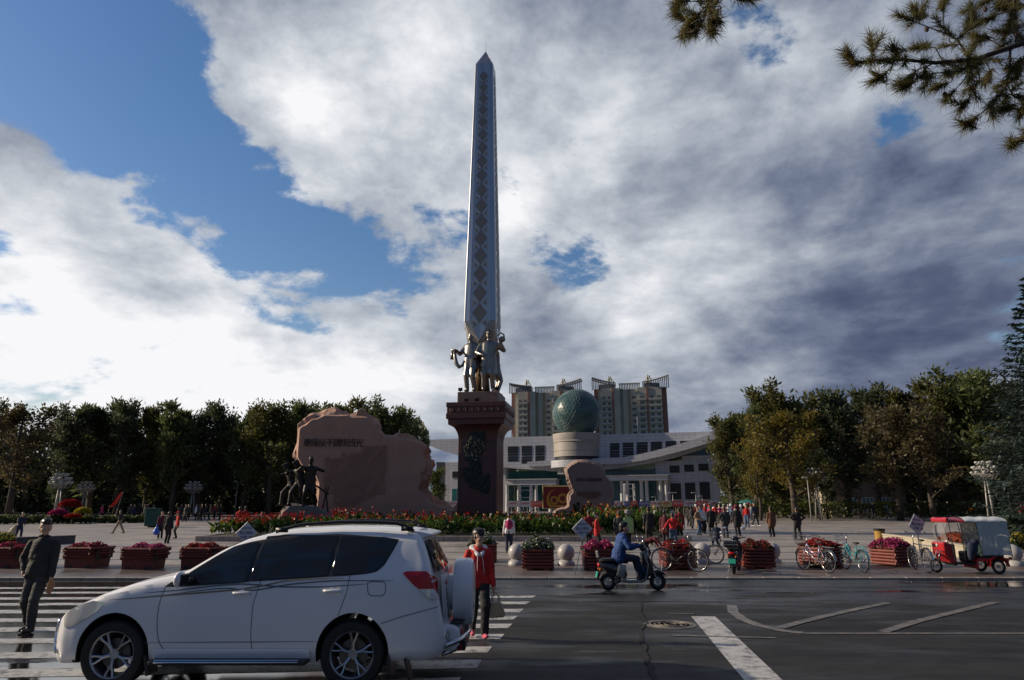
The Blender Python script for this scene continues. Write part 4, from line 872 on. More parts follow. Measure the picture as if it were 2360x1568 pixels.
for s in (1, -1):
    wf = [C1z(1425, 768), C1z(1500, 700), C1z(1600, 622), C1z(1750, 520), C1z(1900, 430), C1z(2050, 392), C2z(30, 385), C2z(45, 385), C2z(20, 560), C2z(-25, 730), C1z(2000, 745), C1z(1700, 765)]
    wf = [adj(p) for p in wf]
    w = patch(wf, 'window', M_CGL, suv, sides=(s,)) 
    wr = [C2z(75, 380), C2z(250, 366), C2z(500, 366), C2z(705, 374), C2z(700, 400), C2z(670, 560), C2z(655, 692), C2z(400, 712), C2z(0, 733), C2z(30, 560)]
    patch(wr, 'window', M_CGL, suv, sides=(s,))
    wq = [C2z(728, 376), C2z(900, 382), C2z(1100, 396), C2z(1200, 408), C2z(1195, 440), C2z(1150, 530), C2z(1090, 620), C2z(1040, 655), C2z(980, 672), C2z(800, 686), C2z(680, 692), C2z(695, 560)]
    patch(wq, 'window', M_CGL, suv, sides=(s,))
    pil = [C1z(1385, 790), C1z(1440, 740), C1z(1510, 690), C1z(1606, 614), C1z(1755, 512), C1z(1902, 422), C1z(2050, 384), C2z(0, 378), C2z(250, 352), C2z(705, 358), C2z(1100, 384), C2z(1222, 404), C2z(1205, 450), C2z(1110, 625), C2z(1050, 668), C2z(980, 682), C2z(800, 698), C2z(0, 745), C1z(2000, 757), C1z(1500, 790)]
    pil = [adj(p) for p in pil]
    patch(pil, 'window_trim', M_BLK, suv, off=.0035, nx=60, sides=(s,))
ws = MB(); R_ = []
for x in np.linspace(1.14, 1.97, 14):
    q = np.array(prof_car(x)); k = q[q[:, 0].argsort()]; ye = np.interp(.95, [0, 1], [0, max(0.05, float(np.interp(isx(x, ZT)-.07, q[:, 1][4:8], q[:, 0][4:8])))]); R_.append([(x+.006, ye*u, float(np.interp(abs(ye*u), k[:, 0], k[:, 1]))+.006) for u in np.linspace(-.70, .70, 17)])
ws.grid(R_).build('windscreen', M_CGL, suv, True)
def ribbon(pts, w, off=.0025, tapered=False):
    q = MB(); P = np.array(pts, float); n = 40; s = np.r_[0, np.cumsum(np.linalg.norm(np.diff(P, axis=0), axis=1))]; t = np.linspace(0, s[-1], n)
    x = np.interp(t, s, P[:, 0]); z = np.interp(t, s, P[:, 1])
    for _ in range(3): x[1:-1] = (x[:-2]+x[1:-1]*2+x[2:])/4; z[1:-1] = (z[:-2]+z[1:-1]*2+z[2:])/4
    dx, dz = np.gradient(x), np.gradient(z); l = np.hypot(dx, dz); R = []
    for i in range(n):
        ww = w/2*((math.sin(math.pi*min(1, (i+.5)/n))**.5) if tapered else 1); nx_, nz_ = -dz[i]/l[i]*ww, dx[i]/l[i]*ww
        R.append([(x[i]+nx_, yside(x[i]+nx_, z[i]+nz_)+off, z[i]+nz_), (x[i]-nx_, yside(x[i]-nx_, z[i]-nz_)+off, z[i]-nz_)])
    return q.grid(R)
gaps = [[C1s(1370, 800), C1s(1325, 900), C1s(1305, 1100), C1s(1310, 1250), C1s(1345, 1335), C1s(1400, 1350), C1s(2151, 1362), C2s(0, 1362), C2s(460, 1368)], [C2s(80, 740), C2s(20, 950), C2s(2, 1200), C2s(10, 1360)],
        [C2s(830, 690), C2s(800, 850), C2s(735, 1030)], [C2s(1088, 1100), C2s(1250, 1045), C2s(1400, 1005), C2s(1560, 965)], [C2s(975, 765), C2s(990, 750), C2s(1110, 752), C2s(1128, 770), C2s(1122, 850), C2s(1105, 870), C2s(1000, 868), C2s(980, 850), C2s(975, 765)]]
gm = MB()
for g in gaps: r = ribbon(g, .007); gm.add(r.v, r.f)
gm.build('door_seams', M_GAP, body)
M_STR = [mat('stripe_grey', (.13, .14, .17), .4), mat('stripe_gold', (.24, .19, .11), .4)]
for k, (pts, w, c) in enumerate(([[C1s(1200, 845), C1s(1500, 822), C1s(1750, 790), C1s(1950, 772), C2s(-30, 772), C2s(250, 797), C2s(600, 797), C2s(970, 770)], .016, 0], [[C1s(900, 905), C1s(1300, 872), C1s(1700, 842), C2s(-60, 815), C2s(60, 795), C2s(300, 742), C2s(500, 728), C2s(780, 724)], .016, 1],
      [[C1s(1400, 858), C1s(1750, 815), C1s(1900, 800), C2s(-40, 830), C2s(60, 825), C2s(300, 775), C2s(700, 742), C2s(1190, 742)], .014, 0])):
    r = ribbon(pts, w, .0035+.001*k, True); r.build('side_stripe', M_STR[c], body)
sill = MB().grid([[(x, yside(x, .40)+.004, .40), (x, yside(x, .36)+.022, .365), (x, yside(x, .30)+.015, .30)] for x in np.linspace(.47, 2.2, 30)]); sill.build('sill_moulding', M_WCAR, body, True)
for k_, zz_ in ((0, .475), (1, .60)): pass
g_ = ribbon([(.36, .475), (1.0, .468), (2.2, .462), (2.30, .46)], .012, .003, True); g_.build('door_crease_shade', mat('crease_shade_line', (.30, .31, .33), .5), body)  # flat ribbon, its grey stands for the shade along the door crease
for x, z in (C1s(2000, 850), C2s(680, 830)):
    y = yside(x, z); h = MB().tube([(x-.11, y+.004, z), (x-.08, y+.035, z+.004), (x+.06, y+.035, z+.006), (x+.09, y+.004, z+.006)], .014, 8).ell((x-.01, y-.002, z+.01), (.05, .012, .03)); h.build('door_handle', M_WCAR, suv, True)
# lamps
def cutp(poly, z0, z1, x0=-9, x1=9):
    out = []
    xs_ = np.linspace(min(p[0] for p in poly)+.001, max(p[0] for p in poly)-.001, 24); a, b = [], []
    for x in xs_:
        if not x0 < x < x1: continue
        zs = [poly[k][1]+(poly[(k+1) % len(poly)][1]-poly[k][1])*(x-poly[k][0])/(poly[(k+1) % len(poly)][0]-poly[k][0]) for k in range(len(poly)) if (poly[k][0] <= x) != (poly[(k+1) % len(poly)][0] <= x)]
        l, h = max(min(zs), z0), min(max(zs), z1)
        if h > l+.003: a.append((x, l)); b.append((x, h))
    return a+b[::-1]
tl = [C2s(1265, 680), C2s(1300, 667), C2s(1460, 667), C2s(1540, 735), C2s(1556, 800), C2s(1556, 905), C2s(1500, 898), C2s(1420, 832), C2s(1340, 762)]
for s in (1, -1):
    t = patch(tl if s > 0 else cutp(tl, 0, 2, -.90, 9), 'tail_lamp', M_TLR, suv, off=.012 if s > 0 else .002, sides=(s,)); zt_ = C2s(1400, 710)[1]
    if s < 0: continue
    for z0, z1, m, x1 in ((zt_-.008, zt_+.018, M_CLR, -.83), (zt_-.062, zt_-.036, M_CLR, -.85), (.3, zt_-.125, M_CLR, 9)):
        q = cutp(tl, z0, z1, -9, x1)
        if len(q) > 3: patch(q, 'lens_bar', m, t, off=.026, sides=(s,), nx=8, nz=3)
hl = [(3.24, .60), (3.14, .62), (2.98, .70), (2.86, .78), (2.80, .86), (2.95, .872), (3.1, .83), (3.22, .775), (3.30, .70)]
for s in (1, -1): patch(hl, 'headlamp', M_CLR, suv, off=.006, sides=(s,))
# rear end
rg = MB(); n = 12
rg.grid([[(-.715-.17*j/4-.02-.012*math.sin(math.pi*i/n)*1.5, (-.60-.10*j/4)*(1-2*i/n), 1.475-.33*j/4) for i in range(n+1)] for j in range(5)]); rg.build('rear_window', M_CGL, suv, True)
MB().prism([(-.50, 1.583), (-.66, 1.572), (-.80, 1.545), (-.82, 1.525), (-.70, 1.50), (-.55, 1.53)], -.57, .57).build('roof_spoiler', M_WCAR, suv, bevel=.01, seg=2)
tg = MB(); n = 14
tg.grid([[(-.93-.045*j/4-.02*math.sin(math.pi*i/n)-.02, .74*(1-2*i/n)*(1 if 0 < i < n else 1), 1.12-.50*j/4) for i in range(n+1)] for j in range(5)]); tgo = tg.build('tailgate', M_WCAR, suv, True)
MB().tube([(-1.0, .62, 1.15), (-.955, .2, 1.16)], .012, 6).build('wiper', M_BLK, suv)
sp_ = MB().lathe([(0, -1.30), (.30, -1.30), (.355, -1.285), (.378, -1.25), (.382, -1.20), (.378, -1.10), (.36, -1.06), (.2, -1.055), (.2, -.98), (0, -.98)], (0, .0, .87), 'X', 56); spo = sp_.build('spare_wheel_cover', M_WCAR, suv, 'auto')
text('Green', .085, mat('red_script', (.45, .02, .04), .5), tgo, (-1.0, .60, 1.03), (rad(90), 0, rad(-90)), name='script_lettering', shear=.3, extrude=.002)
for i, (z, w_) in enumerate(((.95, .07), (.88, .09), (.80, .06), (.715, .11))): MB().lathe([(0, -.003), (w_/2, -.003), (w_/2, .003), (0, .003)], (-1.005-.01*i, .60, z), 'X', 12).xf(Matrix.Identity(4)).build('badge', M_BLK, tgo)
text('4WD', .05, M_BLK, spo, (-1.302, .12, .72), (rad(90), 0, rad(-90)), name='cover_lettering', extrude=.001)
bp_ = MB().prism([(-1.0, .60), (-1.10, .585), (-1.17, .55), (-1.18, .40), (-1.12, .33), (-.9, .30), (-.9, .6)], -.62, .62); bp_.build('rear_bumper', M_WCAR, suv, bevel=.03, seg=3)
MB().box((-1.13, 0, .595), (.16, 1.12, .02)).box((-1.18, 0, .36), (.1, 1.0, .1)).build('bumper_step', M_BLK, suv, bevel=.006)
MB().tube([(-1.02, .72, .40), (-1.17, .60, .44), (-1.24, .3, .455), (-1.25, 0, .455), (-1.24, -.3, .455), (-1.1, -.7, .42)], .03, 10).tube([(-.98, .62, .30), (-1.12, .5, .33), (-1.17, .35, .36)], .026, 10).build('nudge_bar', M_CHR, suv, True)
MB().box((-1.19, .50, .52), (.012, .14, .07)).box((-1.185, .56, .36), (.012, .16, .045)).build('reflector', M_TLR, suv, bevel=.004)
MB().box((-.62, .80, .20), (.02, .24, .22), Matrix.Rotation(.3, 3, 'Y')).build('mud_flap', M_BLK, suv); MB().box((-.42, .80, .24), (.03, .22, .2), Matrix.Rotation(.25, 3, 'Y')).build('splash_guard', M_BLK, suv); MB().box((2.26, .80, .24), (.03, .22, .2), Matrix.Rotation(.25, 3, 'Y')).build('splash_guard', M_BLK, suv)
# roof rails, side steps, mirrors, front bar
for s in (1, -1):
    MB().tube([C + Vector((0, 0, 0)) for C in [Vector((x, s*.60, z)) for x, z in ((1.05, 1.565), (.95, 1.60), (.75, 1.645), (.3, 1.672), (-.1, 1.672), (-.38, 1.66), (-.50, 1.63), (-.60, 1.575))]], .019, 8).box((-.52, s*.60, 1.60), (.14, .035, .05)).box((.98, s*.60, 1.585), (.14, .035, .05)).build('roof_rail', M_BLK, suv, True)
    st = MB().box((1.33, s*.93, .285), (1.72, .20, .045)); sto = st.build('side_step', M_BLK, suv, bevel=.015, seg=2)
    MB().tube([(.55, s*1.034, .295), (2.12, s*1.034, .295)], .009, 6).tube([(.55, s*1.02, .312), (2.12, s*1.02, .312)], .006, 6).build('chrome_strip', M_CHR, sto)
    mr_ = MB().ell((1.93, s*1.04, 1.10), (.055, .11, .082), 14, 9); mro = mr_.build('wing_mirror', M_WCAR, suv, True); MB().box((1.885, s*1.03, 1.095), (.03, .17, .12)).tube([(1.95, s*.86, 1.05), (1.93, s*.97, 1.07)], .03, 8).build('mirror_housing', M_BLK, mro, bevel=.01)
MB().tube([(3.42, .55, .50), (3.50, .5, .62), (3.53, 0, .64), (3.50, -.5, .62), (3.42, -.55, .50)], .028, 8).tube([(3.34, .80, .36), (3.42, .70, .40), (3.46, .64, .56), (3.40, .70, .66)], .022, 8).build('front_guard', M_CHR, suv, True)
MB().tube([(-.42, 0, 1.62), (-.62, 0, 1.76)], .006, 5).build('aerial', M_BLK, suv)
def car_wheel(ax, s, rot):
    w = MB().lathe([(.245, -.10), (.30, -.112), (.335, -.108), (.356, -.085), (.362, -.03), (.362, .03), (.356, .085), (.335, .108), (.30, .112), (.245, .10)], n=64, axis='Y', cap=False); o = w.build('wheel', M_RUB, suv, 'auto', loc=(ax, s*.79, .362/SZ)); o.scale = (1, 1, 1/SZ)
    r = MB().lathe([(.25, -.1), (.25, .098), (.243, .107), (.232, .098), (.222, .06), (.215, -.09)], n=48, axis='Y', cap=False); r.lathe([(0, .06), (.055, .06), (.062, .045), (.062, .0)], n=20, axis='Y')
    for k in range(5):
        a = rot+k*2*math.pi/5
        for d in (-.13, .13):
            ca, sa = math.cos(a+d*.35), math.sin(a+d*.35); cb, sb = math.cos(a+d*1.35), math.sin(a+d*1.35)
            r.tube([(ca*.045, .052, sa*.045), (ca*.12, .062, sa*.12), (cb*.20, .07, sb*.20), (cb*.235, .075, sb*.235)], [.022, .020, .019, .022], 8, flat=.75)
    ro = r.build('rim', M_ALLOY, o, 'auto'); ro.rotation_euler = (0, 0, 0 if s > 0 else math.pi)
    MB().lathe([(0, .0), (.16, .0), (.16, .02), (0, .02)], n=32, axis='Y').build('brake_disc', mat('brake_disc', (.12, .11, .10), .4, .8), o)
for ax, rot in ((0, .35), (2.66, 1.0)):
    for s in (1, -1):
        car_wheel(ax, s, rot); MB().grid([[(ax+.399*math.cos(rad(a)), s*y, .352+.399*math.sin(rad(a))) for y in (.5, .70, .895)] for a in range(-12, 193, 6)]).build('arch_liner', M_BLK, suv, True)
ub = MB().box((1.3, 0, .33), (3.6, 1.1, .14)).tube([(-.9, -.5, .27), (.2, -.5, .3)], .05, 8); ub.build('underbody', M_BLK, suv)
# ---------------------------------------------------------------- planters, bollards, signs, bins
def foliage(n, fn, size, rnd, mb=None, tilt=.9, mi=0, asp=1.6, notch=False):
    q = mb or MB()
    for i in range(n):
        p = Vector(fn(rnd)); s = size*rnd.uniform(.6, 1.3); a = rnd.uniform(0, 6.28); b = rnd.uniform(-tilt, tilt); c = rnd.uniform(-tilt, tilt)
        R = Matrix.Rotation(a, 3, 'Z')@Matrix.Rotation(b, 3, 'X')@Matrix.Rotation(c, 3, 'Y')
        q.face([p+R@Vector(v) for v in ((-s/2, 0, 0), (0, -s*asp*.28, s*.08), (s/2, 0, 0), (0, s*asp*.28, s*.08))], mi)
    return q
def petalmat(name, a, b): return leafmat(name, a, tuple((x+y)/2 for x, y in zip(a, b)), b, .5, .3)
M_LEAF = leafmat('planter_leaf', (.015, .035, .010), (.03, .06, .015), (.06, .10, .02))
PET = dict(red=petalmat('petal_red', (.22, .004, .01), (.50, .02, .02)), magenta=petalmat('petal_magenta', (.30, .01, .09), (.60, .07, .25)), crimson=petalmat('petal_crimson', (.22, .006, .03), (.42, .02, .08)), white=petalmat('petal_white', (.45, .45, .40), (.75, .75, .70)), yellow=petalmat('petal_yellow', (.40, .30, .02), (.60, .50, .05)), darkred=petalmat('petal_darkred', (.12, .004, .006), (.28, .012, .012)))
M_PLW = mat('red_painted_wood', (.17, .035, .024), .55, var=.35, scale=5, bump=.6, bscale=20, stretch=(1, 1, 4))
def blooms(par, w, d, z, colr, seed, n=900, hump=.16, leafy=.5):
    r = random.Random(seed)
    def f(r): x, y = r.uniform(-1, 1), r.uniform(-1, 1); e = (1-abs(x)**3)*(1-abs(y)**3); return (x*w/2, y*d/2, z-.05+hump*e*r.uniform(.35, 1.1)+.05*math.sin(x*7+seed))
    foliage(int(n*leafy), lambda r: (Vector(f(r))-Vector((0, 0, .04))), .09, r).build('leaves', M_LEAF, par, fix=False)
    foliage(n, f, .065, r).build('flowers', PET[colr], par, fix=False)
def flared_planter(label, colr, seed):
    t = thing('flower_planter', label, 'planter'); b = MB()
    q = [(-.54, -.46), (.54, -.46), (.54, .46), (-.54, .46)]
    b.grid([[(x*k, y*k, z) for x, y in q] for k, z in ((.95, 0), (1.0, .42))], wrap=True); b.face([(x, y, .42) for x, y in q]); b.build('base', M_PLW, t)
    b = MB()
    for s in (-1, 1): b.box((s*.32, -.445, .05), (.16, .02, .08))
    b.build('foot_opening', M_BLK, t)
    for i, z in enumerate((.40, .485, .57, .655)):
        k = .72+.05*(i % 2)+(.03 if i == 3 else 0); hx = [(-k, 0), (-k*.62, -.56), (k*.62, -.56), (k, 0), (k*.62, .56), (-k*.62, .56)]; bb = MB()
        for j in range(6):
            p, p2 = Vector((*hx[j], z)), Vector((*hx[(j+1) % 6], z)); dd = (p2-p).normalized(); e = .09 if (i+j) % 2 else .02
            bb.tube([p-dd*e, p2+dd*e], .048, 4, up=(0, 0, 1))
        bb.build('slat_ring', M_PLW, t, bevel=.008)
    MB().prism([(-.6, -.45), (.6, -.45), (.6, .45), (-.6, .45)], .3, .64, 'XY').build('soil', M_EARTH, t)
    blooms(t, 1.25, 1.0, .70, colr, seed, 1100); return t
def box_planter(label, colr, seed, w=.86, n=900, hump=.16, leafy=.5):
    t = thing('flower_planter', label, 'planter')
    for i in range(6):
        z = .09+i*.098; bb = MB(); e = .035 if i % 2 else -.01
        for s in (-1, 1):
            bb.tube([(-w/2-e, s*w/2, z), (w/2+e, s*w/2, z)], .052, 8, flat=.9); bb.tube([(s*w/2, -w/2+e, z+.001), (s*w/2, w/2-e, z+.001)], .052, 8, flat=.9)
        bb.build('plank_course', M_PLW, t, 'auto')
    MB().box((0, 0, .36), (w-.07, w-.07, .56)).build('liner', M_PLW, t)
    bb = MB()
    for s in (-1, 1): bb.box((s*w*.3, -w/2-.02, .02), (.16, .1, .08))
    bb.build('foot', M_PLW, t); MB().box((0, 0, .655), (w-.1, w-.1, .04)).build('soil', M_EARTH, t)
    blooms(t, w*1.16, w*1.1, .70, colr, seed, n, hump, leafy); return t
def place(o, x, y, rz=0, sc=1): p = gp(x, y); o.location = p; o.rotation_euler.z = rz; o.scale = (sc,)*3; return o
GP = 'red wooden planters of flowers along the pavement'
for x, y, c, l, rz in ((14, 1311, 'crimson', 'flared wooden planter cut off by the left edge, behind the walking man', .02), (200, 1311, 'crimson', 'flared red wooden planter with dark pink flowers right beside the walking man', -.05), (330, 1314, 'magenta', 'flared red wooden planter full of bright pink flowers, above the white car hood', .03), (464, 1312, 'red', 'flared red wooden planter of red flowers partly behind the car windscreen', 0)):
    o = flared_planter(l, c, int(x)); o['group'] = GP; place(o, x, y-4, rz, .92)
for x, y, c, l, rz, n, hump in ((1112, 1300, 'white', 'square planter with white flowers behind the woman in the red hoodie', .05, 260, .3), (1240, 1317, 'white', 'square wooden planter of green plants with white flowers between two stone spheres', -.03, 300, .34), (1380, 1316, 'magenta', 'square wooden planter of bright pink flowers at the diamond sign', .0, 1300, .2), (1563, 1316, 'red', 'square planter of red flowers behind the black bicycle', .02, 900, .2),
        (1744, 1314, 'darkred', 'dark square planter of deep red flowers beside the parked moped', -.12, 800, .2), (1893, 1312, 'red', 'square planter of red flowers behind the silver and teal bicycles', .5, 900, .2), (2060, 1309, 'magenta', 'pink-flowered square planter with a sunlit plank side left of the red tricycle', .42, 1300, .2)):
    o = box_planter(l, c, int(x), .90, n, hump, 3.0 if c == 'white' else .5); o['group'] = GP; place(o, x, y-5, rz)
M_GRAN = mat('grey_granite_sphere', (.40, .385, .38), .42, var=.2, scale=40)
for x, y, l, m in ((1191, 1306, 'round grey stone bollard between the white-flowered planters', 0), (1305, 1307, 'round grey stone bollard between the white-flowered planter and the diamond sign', 0), (1620, 1303, 'round grey stone bollard behind the black bicycle front wheel', 0), (1781, 1302, 'round grey stone bollard just right of the dark planter with deep red flowers', 0), (1945, 1301, 'round grey stone bollard hidden behind the teal bicycle', 0), (2338, 1308, 'dark round stone bollard behind the red motor tricycle', 0)):
    t = thing('stone_bollard', l, 'bollard', group='round stone bollards along the pavement'); MB().ell((0, 0, .40), .285, 32, 20).build('ball', M_GRAN, t, True)
    MB().lathe([(.29, 0), (.29, .08), (.26, .12), (.21, .16), (.15, .19)], n=32).build('plinth', M_GRAN, t, 'auto'); place(t, x, y-4)
M_SGN = mat('sign_white', (.55, .57, .62), .35); M_SGT = mat('sign_blue_ink', (.06, .05, .14), .5)
def diamond(label, x, y, Y, wd, tilt=0, rz=0, leg=True):
    p = at(x, y, Y); g = gz(Y); t = thing('diamond_sign', label, 'sign', (p.x, Y, g), rz, 'white diamond notice boards'); hz = p.z-g; r = wd/2
    R = Matrix.Rotation(tilt, 3, 'Y'); c = Vector((0, 0, hz)); q = MB().prism([(0, -r), (r, 0), (0, r), (-r, 0)], -.012, .012); q.v = [tuple(c+R@Vector(v)) for v in q.v]; b = q.build('board', M_SGN, t)
    fr = MB(); cs = [c+R@Vector(v) for v in ((0, 0, -r), (r, 0, 0), (0, 0, r), (-r, 0, 0))]; fr.tube(cs, .014, 4, closed=True).build('border_strip', mat('sign_edge', (.6, .6, .6), .4, .5), b)
    for k, (s_, z_, ln) in enumerate(((.075, .13, '石河子市'), (.10, .0, '禁止停车'), (.085, -.12, '文明广场'))): text(ln, s_*wd/.6, M_SGT, b, c+R@Vector((0, -.018, z_*wd/.6)), (rad(90), -tilt if tilt else 0, 0), extrude=.002, name='sign_lettering')
    MB().tube([(0, .02, 0), (0, .02, hz-r*.9)], .018, 8).build('post', M_CHR, t)
    if leg: MB().tube([(0, .0, hz-r), (-.28, -.35, 0)], .012, 6).build('prop', M_BLK, t)
    return t
diamond('white diamond notice sign on a thin post beside the pink-flowered planter', 1342, 1219, 20.9, .60)
diamond('white diamond notice sign whose tip shows above the roof of the white car', 568, 1229, 20.5, .62, leg=False)
diamond('tilted white diamond notice sign next to the red tricycle front', 2113, 1209, 21.2, .62, rad(-9), rad(14), False)
# litter bin on the square
p = gp(2030, 1251); t = thing('litter_bin', 'round ochre litter bin with a dark rim at the end of the low cream wall', 'litter bin', p)
MB().lathe([(.19, 0), (.24, .05), (.25, .62), (.26, .66), (.22, .66), (.2, .1), (0, .1)], n=24).build('drum', mat('ochre_bin', (.38, .22, .04), .5, var=.2, scale=5), t, 'auto'); MB().lathe([(.255, .58), (.27, .60), (.27, .68), (.23, .69), (.23, .6)], n=24, cap=False).build('rim', M_BLK, t, 'auto')
p = gp(349, 1216); t = thing('waste_bin', 'large green wheeled waste bin standing far back on the square', 'waste bin', p)
MB().box((0, 0, .75), (.85, .8, 1.3), taper=1.05).build('bin', cloth('bin_green', (.015, .07, .06)), t, bevel=.03); MB().box((0, 0, 1.45), (.95, .9, .1)).build('lid', CL['bin_green'], t, bevel=.03); MB().lathe([(.1, -.45), (.1, .45)], (0, .3, .1), 'X', 12).build('axle_wheels', M_BLK, t)
# ---------------------------------------------------------------- bicycles
M_SPK = mat('spoke_steel', (.5, .5, .5), .25, 1)
def wheel(par, x, r, tire=.02, spokes=28, hub=.02, mt=None, rimm=None, y=0, yaw=0, name='wheel', wide=1.0, steer=None):
    q = MB(); n = 40
    q.grid([[(r-tire+tire*math.cos(a))*math.cos(b) if k == 0 else ((y+tire*wide*math.sin(a)) if k == 1 else (r-tire+tire*math.cos(a))*math.sin(b)) for k in range(3)] for a in [j*2*math.pi/8 for j in range(8)] ] for b in [i*2*math.pi/n for i in range(n)]) if False else None
    rows = [[Vector(((r-tire+tire*math.cos(a))*math.cos(b), tire*wide*math.sin(a), (r-tire+tire*math.cos(a))*math.sin(b))) for a in [j*2*math.pi/8 for j in range(8)]] for b in [i*2*math.pi/n for i in range(n+1)]]
    q.grid(rows, wrap=True); o = q.build(name, mt or M_RUB, par, True, loc=(x, y, r)); o.rotation_euler.z = yaw
    MB().lathe([(r-2*tire, -.012), (r-2*tire-.018, 0), (r-2*tire, .012), (r-2*tire+.006, 0), (r-2*tire, -.012)], n=n, axis='Y', cap=False).build('rim', rimm or M_SPK, o, True)
    s = MB().lathe([(hub, -.04), (hub, .04)], n=10, axis='Y')
    for i in range(spokes): a = i*2*math.pi/spokes; s.tube([(hub*math.cos(a+.8), (.03 if i % 2 else -.03), hub*math.sin(a+.8)), ((r-2*tire-.01)*math.cos(a), 0, (r-2*tire-.01)*math.sin(a))], .0022, 3, caps=False)
    s.build('spokes', M_SPK, o); return o
def bicycle(label, m, front, rear, basket=False, rack=True, ladies=True, r=.33, fender=None, saddle=.86, bars=1.02, straight=False, steer=.0, seatm=None, wb=1.06, grp='bicycles parked along the pavement'):
    a, b = gp(*rear), gp(*front); d = (b-a); ang = math.atan2(d.y, d.x); t = thing('bicycle', label, 'bicycle', a, ang, grp)
    fm = fender or m; W_ = wb; wheel(t, 0, r, .018); wheel(t, W_, r, .018, yaw=steer, name='wheel')
    bb = (.42, 0, .30); st = (.30, 0, saddle-.1); hd0 = (W_-.22, 0, .80); hd1 = (W_-.17, 0, .62); f = MB()
    f.tube([bb, st], .016); f.tube([hd0, hd1], .02)
    if ladies: f.tube([hd1, (W_-.42, 0, .42), bb], .017); f.tube([hd0, (W_-.40, 0, .56), (.36, 0, .48)], .015)
    else: f.tube([hd1, bb], .017); f.tube([hd0, (.31, 0, saddle-.14)], .015)
    for s in (-1, 1): f.tube([bb, (0, s*.06, r)], .009); f.tube([(.31, s*.01, saddle-.16), (0, s*.06, r)], .008)
    f.build('frame', m, t, True); fk = MB().tube([hd1, (W_-.12, 0, .60)], .016)
    for s in (-1, 1): fk.tube([(W_-.13, s*.03, .62), (W_-.12, s*.055, .5), (W_, s*.055, r)], .010)
    fk.build('fork', m, t, True)
    h = MB().tube([hd0, (W_-.26, 0, bars)], .012)
    if straight: h.tube([(W_-.24, -.29, bars+.01), (W_-.24, .29, bars+.01)], .012)
    else: h.tube([(W_-.48, -.27, bars+.02), (W_-.30, -.24, bars+.05), (W_-.22, -.08, bars), (W_-.22, .08, bars), (W_-.30, .24, bars+.05), (W_-.48, .27, bars+.02)], .011)
    ho = h.build('handlebar', M_SPK, t, True)
    for s in (-1, 1):
        g = MB(); g.tube([(W_-.50, s*.275, bars+.02), (W_-.38, s*.262, bars+.035)] if not straight else [(W_-.24, s*.2, bars+.01), (W_-.24, s*.3, bars+.01)], .017)
        g.build('grip', M_BLK, ho)
    MB().ell((.26, 0, saddle), (.13, .085, .035), 12, 7).ell((.38, 0, saddle+.0), (.08, .03, .025), 10, 6).tube([(.28, 0, saddle-.1), (.28, 0, saddle)], .012).build('saddle', seatm or M_BLK, t, True)
    c = MB().lathe([(.075, -.003), (.09, -.003), (.09, .003), (.075, .003)], (bb[0], .05, bb[2]), 'Y', 20, cap=False).tube([(bb[0], .055, bb[2]), (bb[0]+.12, .06, bb[2]-.11)], .008).tube([(bb[0], -.055, bb[2]), (bb[0]-.12, -.06, bb[2]+.11)], .008).tube([(bb[0], .05, bb[2]+.09), (0, .05, r+.03)], .004).tube([(bb[0], .05, bb[2]-.09), (0, .05, r-.03)], .004)
    c.box((bb[0]+.12, .11, bb[2]-.11), (.09, .08, .02)).box((bb[0]-.12, -.11, bb[2]+.11), (.09, .08, .02)).build('crank_and_chain', M_IRON, t)
    for xx, a0, a1 in ((0, 10, 175), (W_, 20, 150)):
        rows = []
        for i in range(15):
            aa = rad(a0+(a1-a0)*i/14); rows.append([(xx+(r+.022+.006*(1-abs(k)))*math.cos(aa), k*.028, r+(r+.022+.006*(1-abs(k)))*math.sin(aa)) for k in (-1, -.5, 0, .5, 1)])
        MB().grid(rows).build('mudguard', fm, t, True)
    if rack:
        k = MB().tube([(.22, -.06, r*2+.08), (-.28, -.06, r*2+.07), (-.28, .06, r*2+.07), (.22, .06, r*2+.08)], .006, closed=True)
        for s in (-1, 1): k.tube([(-.2, s*.06, r*2+.07), (0, s*.07, r)], .005); k.tube([(-.02, s*.06, r*2+.07), (0, s*.07, r)], .005)
        k.box((-.05, 0, r*2+.08), (.42, .03, .006)).build('rear_rack', M_SPK if fender else m, t)
    if basket:
        k = MB()
        for z, e in ((0, .11), (.12, .13), (.24, .16)): k.tube([(W_+.04-e*.5, -e, .78+z), (W_+.04+e*1.2, -e, .78+z), (W_+.04+e*1.2, e, .78+z), (W_+.04-e*.5, e, .78+z)], .005, 5, closed=True)
        for i in range(20):
            f_ = i/20*4; s_ = int(f_); u = f_-s_
            def cp(e, z): C = [(-e*.5, -e), (e*1.2, -e), (e*1.2, e), (-e*.5, e)]; p, q_ = C[s_], C[(s_+1) % 4]; return (W_+.04+p[0]*(1-u)+q_[0]*u, p[1]*(1-u)+q_[1]*u, z)
            k.tube([cp(.11, .78), cp(.16, 1.02)], .003, 4)
        for i in range(5): k.tube([(W_-.01, -.1+.05*i, .78), (W_+.17, -.1+.05*i, .78)], .003, 4)
        k.build('basket', M_SPK if basket is True else basket, t)
    kk = MB().tube([(.02, -.08, r), (-.02, -.16, .01)], .007).build('kickstand', M_SPK, t); return t
M_PS = mat('silver_blue_paint', (.33, .36, .50), .25, .5); M_PT = mat('teal_paint', (.03, .28, .32), .3, coat=.5); M_PB = mat('black_paint', (.015, .015, .018), .25, coat=.6)
bicycle('silver and blue step-through bicycle with a front basket leaning toward the kerb', M_PS, (1846, 1312), (1911, 1321), basket=M_BLK, fender=M_SPK, bars=1.0)
bicycle('teal step-through bicycle parked beside the silver one', M_PT, (1925, 1308), (1992, 1321), basket=True, bars=1.08, saddle=.84)
